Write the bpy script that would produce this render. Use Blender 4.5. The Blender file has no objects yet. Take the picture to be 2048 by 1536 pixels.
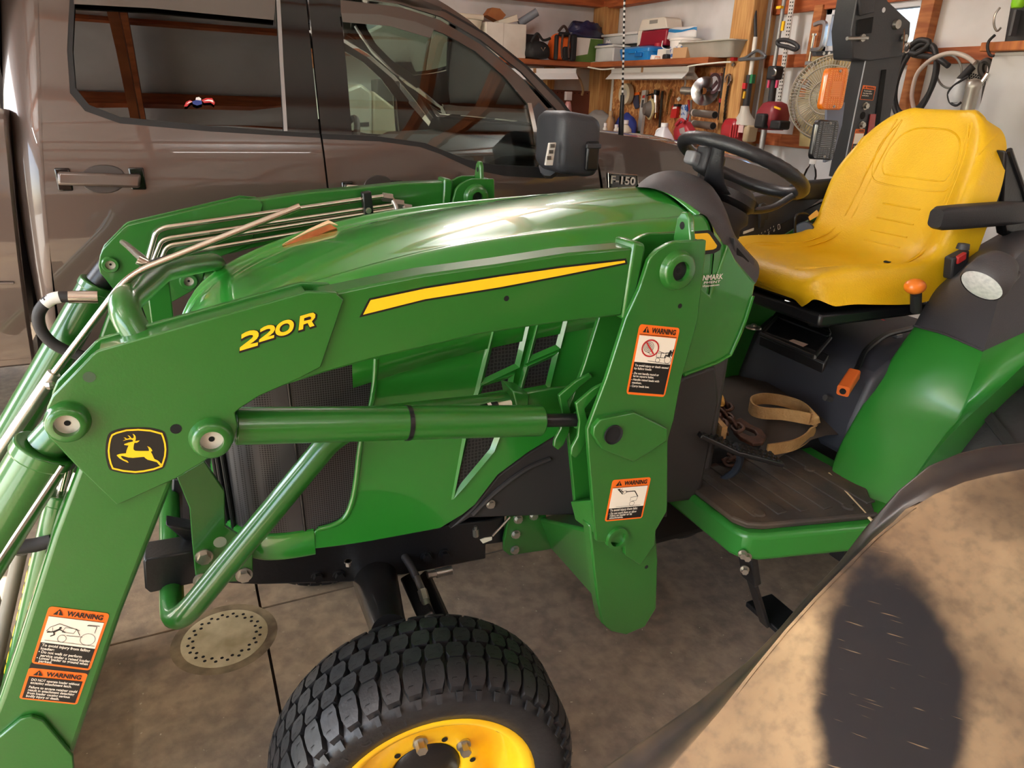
import bpy, bmesh, math, random
from mathutils import Vector as V, Matrix
random.seed(7)
PI = math.pi
SC = bpy.context.scene
COL = SC.collection
# ------------------------------------------------------------------ camera
# world frame: X along the tractor (towards its rear), Y across it (away from the viewer), Z up, floor at 0
EYE = V((0, 0, 1.48))
FPX = 1414.0
RX = V((0.90856831, -0.12924819, 0.39723863))   # world X in camera axes (right, down, forward)
RY = V((-0.41638432, -0.35664737, 0.83631737))
RZ = V((0.0335816, -0.9252554, -0.37785542))
cam_d = bpy.data.cameras.new('camera')
cam = bpy.data.objects.new('camera', cam_d)
COL.objects.link(cam)
right = V((RX[0], RY[0], RZ[0])); down = V((RX[1], RY[1], RZ[1])); fwd = V((RX[2], RY[2], RZ[2]))
m = Matrix.Identity(4)
for i in range(3):
    m[i][0] = right[i]; m[i][1] = -down[i]; m[i][2] = -fwd[i]; m[i][3] = EYE[i]
cam.matrix_world = m
cam_d.sensor_fit = 'HORIZONTAL'; cam_d.sensor_width = 36.0; cam_d.lens = 36.0 * FPX / 2048
cam_d.clip_start = 0.02; cam_d.clip_end = 300
SC.camera = cam
# ------------------------------------------------------------------ sky, sun, exposure
w = bpy.data.worlds.new('daylight'); SC.world = w; w.use_nodes = True
nt = w.node_tree
sky = nt.nodes.new('ShaderNodeTexSky'); sky.sky_type = 'NISHITA'; sky.sun_disc = False
sky.sun_elevation = math.radians(48); sky.sun_rotation = math.radians(280); sky.air_density = 1.2; sky.dust_density = 2.5
bg = nt.nodes['Background']; bg.inputs['Strength'].default_value = 0.50
nt.links.new(sky.outputs[0], bg.inputs['Color'])
sd = bpy.data.lights.new('sun', 'SUN'); sd.energy = 9.0; sd.angle = math.radians(0.6); sd.color = (1.0, 0.95, 0.86)
sun = bpy.data.objects.new('sun', sd); COL.objects.link(sun)
sun.rotation_euler = V((0.66, -0.14, -0.74)).to_track_quat('-Z', 'Y').to_euler()
SC.view_settings.view_transform = 'Standard'; SC.view_settings.look = 'None'
SC.view_settings.gamma = 1.0; SC.view_settings.use_curve_mapping = False
SC.view_settings.exposure = 1.6
SC.cycles.use_denoising = True
SC.cycles.max_bounces = 9; SC.cycles.diffuse_bounces = 6; SC.cycles.glossy_bounces = 4; SC.cycles.transparent_max_bounces = 12
SC.cycles.sample_clamp_indirect = 6.0; SC.cycles.caustics_reflective = False; SC.cycles.caustics_refractive = False
def area(name, loc, direction, sx, sy, power=0.0, portal=False, color=(1, 1, 1)):
    d = bpy.data.lights.new(name, 'AREA'); d.shape = 'RECTANGLE'; d.size = sx; d.size_y = sy; d.energy = power; d.color = color
    d.cycles.is_portal = portal
    o = bpy.data.objects.new(name, d); COL.objects.link(o); o.location = loc
    o.rotation_euler = V(direction).to_track_quat('-Z', 'Y').to_euler()
    return o
XL, XW, YF, YB = -2.7, 4.2, -3.2, 6.9          # the room: open door side, gable wall, wall behind the viewer, back wall
DOORS = [(-2.6, 0.9), (1.9, 6.4)]               # two open overhead doors in the wall at XL
DOOR_H = 2.45
for a, b in DOORS:
    area('door_daylight', (XL + 0.02, (a + b) / 2, DOOR_H / 2), (1, 0, 0), DOOR_H, b - a, portal=True)
WIN = (3.28, 4.03, 1.83, 2.09)                  # y0, y1, z0, z1 of the small window in the right wall
area('window_daylight', (XW + 0.1, (WIN[0] + WIN[1]) / 2, (WIN[2] + WIN[3]) / 2), (-1, 0, 0), 0.3, 0.75, portal=True)

# ------------------------------------------------------------------ helpers
def S(px, py, Y=None, X=None, Z=None):
    """the point of the plane Y=, X= or Z= that a survey sight line meets"""
    a, b = px - 1024, py - 768
    d = V((RX[0] * a + RX[1] * b + RX[2] * FPX, RY[0] * a + RY[1] * b + RY[2] * FPX, RZ[0] * a + RZ[1] * b + RZ[2] * FPX))
    if Y is not None: k = Y / d[1]
    elif X is not None: k = X / d[0]
    else: k = (Z - EYE[2]) / d[2]
    return EYE + d * k
def SS(pts, **kw): return [S(p[0], p[1], **kw) for p in pts]
def XZ(pts, Y): return [(q.x, q.z) for q in SS(pts, Y=Y)]

def lin(c):
    r = []
    for x in c:
        x /= 255.0
        r.append(x / 12.92 if x <= 0.04045 else ((x + 0.055) / 1.055) ** 2.4)
    return tuple(r)
MATS = {}
def mat(name, c, rough=0.5, metal=0.0, coat=0.0, c2=None, scale=8.0, detail=4.0, bump=0.0, bscale=None, emit=0.0, stretch=None, lo=0.35, hi=0.65, spec=0.5, crough=0.05, rough2=None):
    if name in MATS: return MATS[name]
    M = bpy.data.materials.new(name); M.use_nodes = True
    t = M.node_tree; p = t.nodes['Principled BSDF']
    p.inputs['Base Color'].default_value = (*lin(c), 1); p.inputs['Roughness'].default_value = rough
    p.inputs['Metallic'].default_value = metal; p.inputs['Coat Weight'].default_value = coat
    p.inputs['Coat Roughness'].default_value = crough; p.inputs['Specular IOR Level'].default_value = spec
    if emit: 
        p.inputs['Emission Color'].default_value = (*lin(c), 1); p.inputs['Emission Strength'].default_value = emit
    if c2 or bump:
        tc = t.nodes.new('ShaderNodeTexCoord'); mp = t.nodes.new('ShaderNodeMapping')
        t.links.new(tc.outputs['Object'], mp.inputs[0])
        if stretch: mp.inputs['Scale'].default_value = stretch
        n = t.nodes.new('ShaderNodeTexNoise'); n.inputs['Scale'].default_value = scale; n.inputs['Detail'].default_value = detail
        t.links.new(mp.outputs[0], n.inputs['Vector'])
        if c2:
            r = t.nodes.new('ShaderNodeValToRGB'); r.color_ramp.elements[0].position = lo; r.color_ramp.elements[1].position = hi
            r.color_ramp.elements[0].color = (*lin(c), 1); r.color_ramp.elements[1].color = (*lin(c2), 1)
            t.links.new(n.outputs['Fac'], r.inputs[0]); t.links.new(r.outputs[0], p.inputs['Base Color'])
            if rough2 is not None:
                mr = t.nodes.new('ShaderNodeMapRange'); mr.inputs[1].default_value = lo; mr.inputs[2].default_value = hi
                mr.inputs[3].default_value = rough; mr.inputs[4].default_value = rough2
                t.links.new(n.outputs['Fac'], mr.inputs[0]); t.links.new(mr.outputs[0], p.inputs['Roughness'])
        if bump:
            n2 = t.nodes.new('ShaderNodeTexNoise'); n2.inputs['Scale'].default_value = bscale or scale; n2.inputs['Detail'].default_value = 3
            t.links.new(mp.outputs[0], n2.inputs['Vector'])
            b = t.nodes.new('ShaderNodeBump'); b.inputs['Strength'].default_value = bump; b.inputs['Distance'].default_value = 0.01
            t.links.new(n2.outputs['Fac'], b.inputs['Height']); t.links.new(b.outputs[0], p.inputs['Normal'])
    MATS[name] = M
    return M
def glass(name, tint, ior=1.5, rough=0.0, gain=1.0):
    M = bpy.data.materials.new(name); M.use_nodes = True; t = M.node_tree
    t.nodes.remove(t.nodes['Principled BSDF'])
    f = t.nodes.new('ShaderNodeFresnel'); f.inputs[0].default_value = ior
    tr = t.nodes.new('ShaderNodeBsdfTransparent'); tr.inputs[0].default_value = (*tint, 1)
    g = t.nodes.new('ShaderNodeBsdfGlossy'); g.inputs['Roughness'].default_value = rough
    mx = t.nodes.new('ShaderNodeMixShader')
    t.links.new(f.outputs[0], mx.inputs[0]); t.links.new(tr.outputs[0], mx.inputs[1]); t.links.new(g.outputs[0], mx.inputs[2])
    t.links.new(mx.outputs[0], t.nodes['Material Output'].inputs[0])
    MATS[name] = M
    return M

def frame_of(d):
    d = d.normalized(); a = V((0, 0, 1)) if abs(d.z) < 0.9 else V((1, 0, 0))
    u = d.cross(a).normalized(); return u, d.cross(u).normalized()
def fillet(pts, r, n=6):
    pts = [V(p) for p in pts]
    if r <= 0 or len(pts) < 3: return pts
    out = [pts[0]]
    for i in range(1, len(pts) - 1):
        a, b, c = pts[i - 1], pts[i], pts[i + 1]
        d1 = (a - b); d2 = (c - b); l = min(r, d1.length * 0.48, d2.length * 0.48)
        p, q = b + d1.normalized() * l, b + d2.normalized() * l
        for k in range(n + 1):
            t = k / n; out.append((1 - t) ** 2 * p + 2 * t * (1 - t) * b + t * t * q)
    out.append(pts[-1]); return out
def catmull(pts, n=6, closed=False):
    P = [V(p) for p in pts]; out = []; L = len(P)
    for i in range(L if closed else L - 1):
        if closed: a, b, c, d = P[(i - 1) % L], P[i], P[(i + 1) % L], P[(i + 2) % L]
        else: a, b, c, d = P[max(i - 1, 0)], P[i], P[i + 1], P[min(i + 2, L - 1)]
        for k in range(n):
            t = k / n
            out.append(0.5 * ((2 * b) + (c - a) * t + (2 * a - 5 * b + 4 * c - d) * t * t + (3 * b - a - 3 * c + d) * t ** 3))
    if not closed: out.append(P[-1])
    return out
def cat2(pts, n=6, closed=False): return [(q.x, q.y) for q in catmull([(p[0], p[1], 0) for p in pts], n, closed)]
def rrect(x0, z0, x1, z1, r, n=4):
    out = []
    for cx, cz, a0 in ((x1 - r, z1 - r, 0), (x0 + r, z1 - r, 90), (x0 + r, z0 + r, 180), (x1 - r, z0 + r, 270)):
        for k in range(n + 1):
            a = math.radians(a0 + 90 * k / n); out.append((cx + r * math.cos(a), cz + r * math.sin(a)))
    return out

class MB:
    def __init__(s): s.v = []; s.f = []; s.mi = []; s.m = 0
    def add(s, vs, fs):
        o = len(s.v); s.v += [V(v) for v in vs]; s.f += [[i + o for i in f] for f in fs]; s.mi += [s.m] * len(fs); return s
    def box(s, a, b):
        x0, y0, z0 = (min(a[i], b[i]) for i in range(3)); x1, y1, z1 = (max(a[i], b[i]) for i in range(3))
        return s.add([(x0, y0, z0), (x1, y0, z0), (x1, y1, z0), (x0, y1, z0), (x0, y0, z1), (x1, y0, z1), (x1, y1, z1), (x0, y1, z1)],
                     [(0, 3, 2, 1), (4, 5, 6, 7), (0, 1, 5, 4), (1, 2, 6, 5), (2, 3, 7, 6), (3, 0, 4, 7)])
    def obox(s, c, u, v, w):
        c, u, v, w = V(c), V(u), V(v), V(w)
        P = [c + a * u + b * v + d * w for d in (-1, 1) for a, b in ((-1, -1), (1, -1), (1, 1), (-1, 1))]
        return s.add(P, [(0, 3, 2, 1), (4, 5, 6, 7), (0, 1, 5, 4), (1, 2, 6, 5), (2, 3, 7, 6), (3, 0, 4, 7)])
    def bar(s, p, q, w, h, up=(0, 0, 1)):
        p, q = V(p), V(q); d = (q - p); u = d.cross(V(up)).normalized(); v = u.cross(d).normalized()
        return s.obox((p + q) / 2, d / 2, u * w / 2, v * h / 2)
    def extrude(s, pts, off):
        pts = [V(p) for p in pts]; off = V(off); n = len(pts)
        nn = V((0, 0, 0))
        for i in range(n): nn += pts[i].cross(pts[(i + 1) % n])
        if nn.dot(off) > 0: pts = pts[::-1]
        return s.add(pts + [p + off for p in pts], [list(range(n)), list(range(2 * n - 1, n - 1, -1))] + [[(i + 1) % n, i, n + i, n + (i + 1) % n] for i in range(n)])
    def prism(s, xz, y0, y1): return s.extrude([(p[0], y0, p[1]) for p in xz], (0, y1 - y0, 0))
    def sweep(s, pts, prof, up=None, cap=True, closed=False, scales=None):
        """sweep a closed 2-D profile [(u,v)] along 3-D points"""
        P = [V(p) for p in pts]; n = len(P); m = len(prof); vs = []; fs = []; pu = None
        for i in range(n):
            if closed: d = P[(i + 1) % n] - P[i - 1]
            else: d = P[min(i + 1, n - 1)] - P[max(i - 1, 0)]
            d.normalize()
            if up is not None: u = d.cross(V(up)).normalized(); v = u.cross(d).normalized()
            else:
                if pu is None: u, v = frame_of(d)
                else: u = (pu - d * pu.dot(d)).normalized(); v = d.cross(u)
                pu = u
            k = scales[i] if scales else 1
            vs += [P[i] + u * a * k + v * b * k for a, b in prof]
        for i in range(n if closed else n - 1):
            j = (i + 1) % n
            for q in range(m): fs.append((i * m + q, i * m + (q + 1) % m, j * m + (q + 1) % m, j * m + q))
        if cap and not closed: fs += [list(range(m - 1, -1, -1)), [(n - 1) * m + q for q in range(m)]]
        return s.add(vs, fs)
    def tube(s, pts, r, n=10, bend=0.0, closed=False, scales=None):
        return s.sweep(fillet(pts, bend), [(r * math.cos(2 * PI * k / n), r * math.sin(2 * PI * k / n)) for k in range(n)], closed=closed, scales=scales)
    def cyl(s, p, q, r, r2=None, n=20):
        r2 = r if r2 is None else r2
        return s.tube([p, q], 1.0, n, scales=[r, r2])
    def lathe(s, prof, o, axis, n=28):
        o = V(o); d = V(axis).normalized(); u, v = frame_of(d); m = len(prof); vs = []; fs = []
        for k in range(n):
            a = 2 * PI * k / n; e = u * math.cos(a) + v * math.sin(a)
            vs += [o + e * r + d * h for r, h in prof]
        for k in range(n):
            j = (k + 1) % n
            for q in range(m - 1): fs.append((k * m + q, j * m + q, j * m + q + 1, k * m + q + 1))
        return s.add(vs, fs)
    def grid(s, rows, cu=False, cv=False):
        R = len(rows); C = len(rows[0]); vs = [p for r in rows for p in r]; fs = []
        for i in range(R if cu else R - 1):
            for j in range(C if cv else C - 1):
                a, b = (i + 1) % R, (j + 1) % C
                fs.append((i * C + j, i * C + b, a * C + b, a * C + j))
        return s.add(vs, fs)
    def loft(s, rings, cap=True):
        m = len(rings[0]); o = len(s.v); s.grid(rings, cv=True)
        if cap: s.f += [[o + i for i in range(m - 1, -1, -1)], [o + (len(rings) - 1) * m + i for i in range(m)]]; s.mi += [s.m] * 2
        return s
    def ball(s, c, r, n=14):
        c = V(c); r = V((r, r, r)) if isinstance(r, (int, float)) else V(r); rows = []
        for i in range(n // 2 + 1):
            a = PI * i / (n // 2)
            rows.append([c + V((r.x * math.sin(a) * math.cos(2 * PI * k / n), r.y * math.sin(a) * math.sin(2 * PI * k / n), r.z * math.cos(a))) for k in range(n)])
        return s.grid(rows, cv=True)
    def hexbolt(s, c, axis, r, h):
        c = V(c); d = V(axis).normalized()
        s.tube([c, c + d * h * 0.25], r * 1.35, 16); s.tube([c, c + d * h], r, 6); return s
    def build(s, name, mats, parent=None, smooth=38, bevel=0.0, seg=2, solid=0.0, sub=0, label=None, base=None):
        if not isinstance(mats, (list, tuple)): mats = [mats]
        me = bpy.data.meshes.new(name)
        root = parent
        while root is not None and root.parent is not None: root = root.parent
        if root is not None: off = root.location.copy()
        else:
            if base is None:
                lo = [min(v[i] for v in s.v) for i in range(3)]; hi = [max(v[i] for v in s.v) for i in range(3)]
                base = V(((lo[0] + hi[0]) / 2, (lo[1] + hi[1]) / 2, lo[2]))
            off = V(base)
        me.from_pydata([v - off for v in s.v], [], s.f)
        for M in mats: me.materials.append(M)
        for i, p in enumerate(me.polygons): p.material_index = s.mi[i]
        bm = bmesh.new(); bm.from_mesh(me)
        bmesh.ops.remove_doubles(bm, verts=bm.verts, dist=1e-5); bmesh.ops.recalc_face_normals(bm, faces=bm.faces)
        bm.to_mesh(me); bm.free()
        if smooth:
            for p in me.polygons: p.use_smooth = True
            me.set_sharp_from_angle(angle=math.radians(smooth))
        o = bpy.data.objects.new(name, me); COL.objects.link(o)
        if parent is not None: o.parent = parent
        else: o.location = off
        if solid:
            md = o.modifiers.new('thickness', 'SOLIDIFY'); md.thickness = abs(solid); md.offset = -1 if solid > 0 else 1
        if bevel:
            md = o.modifiers.new('edge', 'BEVEL'); md.width = bevel; md.segments = seg; md.limit_method = 'ANGLE'; md.angle_limit = math.radians(40)
            md.harden_normals = False
        if sub:
            md = o.modifiers.new('round', 'SUBSURF'); md.levels = sub; md.render_levels = sub
        if label: o['label'] = label
        return o
def tag(o, label, cat, group=None):
    o['label'] = label; o['category'] = cat
    if group: o['group'] = group
    return o
def thing(name, loc, label, cat, group=None):
    o = bpy.data.objects.new(name, None); COL.objects.link(o); o.location = loc; o.empty_display_size = 0.1
    return tag(o, label, cat, group)
def struct(o): o['kind'] = 'structure'; return o
def dup(o, delta=(0, 0, 0), parent=None):
    c = o.copy(); COL.objects.link(c); c.location = o.location + V(delta)
    if parent is not None: c.parent = parent
    return c
def dup_tree(o, delta, label=None):
    r = dup(o, delta)
    for ch in o.children:
        a = dup(ch, parent=r)
        for g in ch.children: dup(g, parent=a)
    if label: r['label'] = label
    return r
def text_mesh(string, O, U, W, N, h, width=None, bold=0.0, depth=0.0004, align='LEFT', spacing=1.0, shear=0.0):
    """a MB of lettering: baseline start O, reading direction U, up W, outward N, cap height h"""
    cu = bpy.data.curves.new('lettering', 'FONT'); cu.body = string; cu.size = 1.0; cu.offset = bold; cu.align_x = align
    cu.space_character = spacing; cu.resolution_u = 3; cu.shear = shear
    ob = bpy.data.objects.new('lettering', cu); COL.objects.link(ob)
    dg = bpy.context.evaluated_depsgraph_get(); dg.update()
    me = bpy.data.meshes.new_from_object(ob.evaluated_get(dg))
    b = MB(); U = V(U).normalized(); W = V(W); W = W.normalized(); N = V(N).normalized(); O = V(O)
    if len(me.vertices):
        x0 = min(v.co.x for v in me.vertices); x1 = max(v.co.x for v in me.vertices)
        sy = h / 0.69; sx = width / (x1 - x0) if width else sy
        xs = x0 if width else 0
        b.add([O + U * (v.co.x - xs) * sx + W * v.co.y * sy + N * depth for v in me.vertices], [list(p.vertices) for p in me.polygons])
    bpy.data.objects.remove(ob); bpy.data.meshes.remove(me); bpy.data.curves.remove(cu)
    return b
def merge(*bs):
    o = MB()
    for b in bs:
        n = len(o.v); o.v += b.v; o.f += [[i + n for i in f] for f in b.f]; o.mi += b.mi
    return o

# ------------------------------------------------------------------ materials
GREEN = mat('tractor_green_paint', (35, 102, 33), 0.32, coat=0.7, bump=0.03, bscale=260, crough=0.06)
GREEN_H = mat('hood_green_paint', (40, 128, 42), 0.28, coat=1.0, crough=0.03)
GREEN_P = mat('fender_green_plastic', (40, 120, 42), 0.38, coat=0.25, crough=0.2)
YEL = mat('tractor_yellow', (246, 196, 20), 0.35, coat=0.4, c2=(236, 180, 16), scale=9)
SEATY = mat('seat_yellow_vinyl', (230, 186, 24), 0.42, c2=(216, 170, 18), scale=5, bump=0.12, bscale=240, lo=0.3, hi=0.8)
DECY = mat('decal_yellow', (255, 200, 30), 0.4)
DECK = mat('decal_black', (22, 22, 20), 0.4)
DECO = mat('decal_orange', (240, 112, 30), 0.4)
DECW = mat('decal_white', (236, 228, 210), 0.45)
DECR = mat('decal_red', (196, 28, 32), 0.4)
BLK = mat('black_steel_paint', (20, 21, 24), 0.35, bump=0.05, bscale=120)
BLKP = mat('black_plastic', (38, 38, 41), 0.55, bump=0.1, bscale=300)
GREYP = mat('charcoal_plastic', (62, 60, 62), 0.55, bump=0.1, bscale=300)
RUB = mat('rubber', (24, 25, 28), 0.45, c2=(34, 34, 36), scale=30, bump=0.08, bscale=90)
HOSE = mat('hose_rubber', (38, 36, 36), 0.6)
ZINC = mat('zinc_plate', (190, 186, 176), 0.3, metal=0.9, c2=(160, 158, 152), scale=20)
CHROME = mat('chrome', (220, 216, 208), 0.12, metal=1.0)
STEEL = mat('steel_line', (205, 198, 184), 0.24, metal=1.0)
ALU = mat('aluminium', (176, 178, 180), 0.38, metal=0.85)
DARK = mat('dark_void', (8, 8, 8), 0.9)
WOOD = mat('framing_wood', (196, 128, 74), 0.62, c2=(156, 88, 44), scale=5, detail=6, stretch=(1.0, 1.0, 7.0), bump=0.1, bscale=12)
WOODH = mat('framing_wood_flat', (190, 106, 58), 0.62, c2=(150, 74, 34), scale=5, detail=6, stretch=(1.0, 1.0, 9.0), bump=0.1, bscale=12)
WOODL = mat('post_wood', (206, 160, 100), 0.62, c2=(176, 124, 70), scale=5, detail=6, stretch=(9.0, 9.0, 0.8), bump=0.1, bscale=10)
INSUL = mat('white_wall_liner', (226, 228, 230), 0.6, c2=(206, 208, 208), scale=2.5, bump=0.5, bscale=5)
# ------------------------------------------------------------------ room
def floor_material():
    M = bpy.data.materials.new('stained_concrete'); M.use_nodes = True; t = M.node_tree; p = t.nodes['Principled BSDF']
    tc = t.nodes.new('ShaderNodeTexCoord')
    def noise(s, d=6, dist=0.0):
        n = t.nodes.new('ShaderNodeTexNoise'); n.inputs['Scale'].default_value = s; n.inputs['Detail'].default_value = d; n.inputs['Distortion'].default_value = dist
        t.links.new(tc.outputs['Object'], n.inputs['Vector']); return n
    def ramp(src, a, ca, b, cb):
        r = t.nodes.new('ShaderNodeValToRGB'); e = r.color_ramp.elements; e[0].position = a; e[1].position = b; e[0].color = (*lin(ca), 1); e[1].color = (*lin(cb), 1)
        t.links.new(src.outputs['Fac'], r.inputs[0]); return r
    def mix(fac, a, b, kind='MIX'):
        m = t.nodes.new('ShaderNodeMix'); m.data_type = 'RGBA'; m.blend_type = kind
        if isinstance(fac, float): m.inputs[0].default_value = fac
        else: t.links.new(fac, m.inputs[0])
        t.links.new(a, m.inputs[6]); t.links.new(b, m.inputs[7]); return m.outputs[2]
    base = ramp(noise(1.6), 0.3, (186, 168, 142), 0.7, (158, 144, 132))
    fine = ramp(noise(22, 9, 0.15), 0.35, (120, 108, 98), 0.65, (205, 196, 180))
    c = mix(0.45, base.outputs[0], fine.outputs[0], 'MULTIPLY')
    c = mix(0.25, c, fine.outputs[0], 'OVERLAY')
    st = ramp(noise(0.9, 4, 2.0), 0.56, (255, 255, 255), 0.72, (128, 112, 98))
    c = mix(0.6, c, st.outputs[0], 'MULTIPLY')
    sp = ramp(noise(70, 2), 0.72, (0, 0, 0), 0.76, (255, 255, 255))
    fl = t.nodes.new('ShaderNodeRGB'); fl.outputs[0].default_value = (*lin((200, 188, 160)), 1)
    c = mix(sp.outputs[0], c, fl.outputs[0])
    t.links.new(c, p.inputs['Base Color'])
    rr = t.nodes.new('ShaderNodeMapRange'); rr.inputs[3].default_value = 0.45; rr.inputs[4].default_value = 0.85
    t.links.new(noise(3, 5).outputs['Fac'], rr.inputs[0]); t.links.new(rr.outputs[0], p.inputs['Roughness'])
    b = t.nodes.new('ShaderNodeBump'); b.inputs['Strength'].default_value = 0.25; b.inputs['Distance'].default_value = 0.004
    t.links.new(noise(60, 6).outputs['Fac'], b.inputs['Height']); t.links.new(b.outputs[0], p.inputs['Normal'])
    return M
FLOORM = floor_material()
# slabs of the floor: thin sawn joints between them
fl = MB()
JX = [XL - 0.3, 0.072, XW]; JY = [YF, 1.885, YB]
g = 0.004
fl.box((XL - 0.3, YF, -0.2), (XW, YB, -0.012)); 
floor = struct(fl.build('floor', mat('joint_dirt', (46, 38, 30), 0.9), smooth=0))
for i in range(2):
    for j in range(2):
        MB().box((JX[i] + g, JY[j] + g, -0.05), (JX[i + 1] - g, JY[j + 1] - g, 0.0)).build('slab', FLOORM, floor, smooth=0)
struct(MB().box((-40, -30, -0.12), (XL - 0.3, 40, -0.02)).build('driveway_ground', mat('driveway_gravel', (206, 200, 186), 0.9, c2=(180, 172, 156), scale=3)))
# walls
def wall_with_holes(axis, c, t, u0, u1, z0, z1, holes):
    b = MB()
    def q(a0, a1, b0, b1):
        if a1 - a0 < 1e-4 or b1 - b0 < 1e-4: return
        if axis == 'X': b.box((c, a0, b0), (c + t, a1, b1))
        else: b.box((a0, c, b0), (a1, c + t, b1))
    hs = sorted(holes); cur = u0
    for (a, e, l, h) in hs:
        q(cur, a, z0, z1); q(a, e, z0, l); q(a, e, h, z1); cur = e
    q(cur, u1, z0, z1); return b
EAVE = 2.62; RIDGE = 4.1; YR = (YF + YB) / 2
struct(wall_with_holes('X', XW, 0.12, YF, YB, 0, RIDGE, [(WIN[0], WIN[1], WIN[2], WIN[3])]).build('wall_right', INSUL, smooth=0))
struct(wall_with_holes('X', XL - 0.12, 0.12, YF, YB, 0, RIDGE, [(a, b, 0, DOOR_H) for a, b in DOORS]).build('wall_left', INSUL, smooth=0))
struct(MB().box((XL, YB, 0), (XW, YB + 0.12, EAVE + 0.1)).build('wall_back', INSUL, smooth=0))
wf = struct(MB().box((XL, YF - 0.12, 0), (XW, YF, EAVE + 0.1)).build('wall_front', INSUL, smooth=0))
PANEL = mat('brown_board', (112, 74, 50), 0.6, c2=(92, 58, 38), scale=3)
for k in range(6): MB().box((XL + 0.05 + k * 1.14, YF + 0.005, 0.0), (XL + 0.05 + k * 1.14 + 1.13, YF + 0.03, 1.22)).build('panel', PANEL, wf, smooth=0)
MB().box((XL, YF + 0.005, 1.23), (XW, YF + 0.06, 1.27)).build('rail', WOODL, wf, smooth=0)
for k in range(4): MB().box((XL + 0.4 + k * 1.9, YF, 0), (XL + 0.55 + k * 1.9, YF + 0.14, EAVE)).build('post', WOOD, wf, smooth=0)
MB().box((XL, YF, 1.8), (XW, YF + 0.05, 1.94)).build('girt', WOODH, wf, smooth=0)
for k in range(3): MB().bar((XL + 0.55 + 1.9 * k, YF + 0.03, 1.3), (XL + 2.3 + 1.9 * k, YF + 0.03, 2.5), 0.05, 0.09, (0, 1, 0)).build('brace', WOOD, wf, smooth=0)
# roof: white liner on two slopes, purlins and rafters under it
def slope(y):
    return EAVE + (RIDGE - EAVE) * (1 - abs(y - YR) / (YB - YR))
cl = MB()
for a, b in ((YF - 0.1, YR), (YR, YB + 0.1)):
    cl.extrude([(XL - 0.2, a, slope(a)), (XW + 0.1, a, slope(a)), (XW + 0.1, b, slope(b)), (XL - 0.2, b, slope(b))], (0, 0, 0.1))
ceil = struct(cl.build('ceiling', INSUL, smooth=0))
for k in range(14):
    y = YF + 0.25 + k * (YB - YF - 0.5) / 13
    MB().box((XL, y - 0.025, slope(y) - 0.10), (XW, y + 0.025, slope(y) - 0.01)).build('purlin', WOODH, ceil, smooth=0)
for k in range(4):
    x = XL + 0.5 + k * 2.05
    r = MB()
    for a, b in ((YF, YR), (YR, YB)): r.bar((x, a, slope(a) - 0.2), (x, b, slope(b) - 0.2), 0.05, 0.18)
    r.build('rafter', WOODH, ceil, smooth=0)
    MB().bar((x, YF, 2.62), (x, YB, 2.62), 0.045, 0.14).build('tie_beam', WOODH, ceil, smooth=0)
# header beams at the top of the two visible walls, corner post
struct(MB().box((XL, YB - 0.14, 2.31), (XW - 0.1, YB - 0.02, 2.55)).build('trim_1', WOODH, smooth=0, bevel=0.006))
struct(MB().box((XW - 0.14, 4.75, 2.30), (XW - 0.02, YB, 2.55)).build('trim_2', WOODH, smooth=0, bevel=0.006))
struct(MB().box((XW - 0.17, YB - 0.22, 0), (XW - 0.002, YB - 0.002, 2.31)).build('corner_post_wood', WOODL, smooth=0, bevel=0.006)); bpy.data.objects['corner_post_wood'].name = 'trim_3'
# framing of the right wall
xw = XW
def girt(n, y0, y1, z0, z1, d=0.045): return struct(MB().box((xw - d, y0, z0), (xw - 0.001, y1, z1)).build('trim_%d' % n, WOODH, smooth=0, bevel=0.003))
girt(4, 1.9, 4.52, 1.735, 1.82)
girt(5, 2.3, 4.52, 1.195, 1.28)
girt(6, 1.9, 4.52, 2.09, 2.24)
struct(MB().box((3.97, 4.52, 0), (xw - 0.001, 4.74, 2.62)).build('trim_7', WOODL, smooth=0, bevel=0.008))
struct(MB().box((xw - 0.06, 4.035, 1.28), (xw - 0.001, 4.11, 2.12)).build('trim_8', WOOD, smooth=0, bevel=0.003))
struct(MB().box((xw - 0.07, 3.19, 0.9), (xw - 0.001, 3.275, 2.12)).build('trim_9', WOOD, smooth=0, bevel=0.003))
# the window
wn = MB(); y0, y1, z0, z1 = WIN
for a, b in (((y0, z0), (y1, z0 + 0.035)), ((y0, z1 - 0.035), (y1, z1)), ((y0, z0), (y0 + 0.04, z1)), ((y1 - 0.05, z0), (y1, z1))):
    wn.box((xw - 0.02, a[0], a[1]), (xw + 0.06, b[0], b[1]))
win = struct(wn.build('window_1', mat('white_window_vinyl', (226, 232, 240), 0.4), smooth=0, bevel=0.004))
MB().box((xw + 0.03, y0 + 0.03, z0 + 0.03), (xw + 0.034, y1 - 0.04, z1 - 0.03)).build('pane', glass('window_glass', (0.95, 0.97, 1.0)), win, smooth=0)
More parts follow.
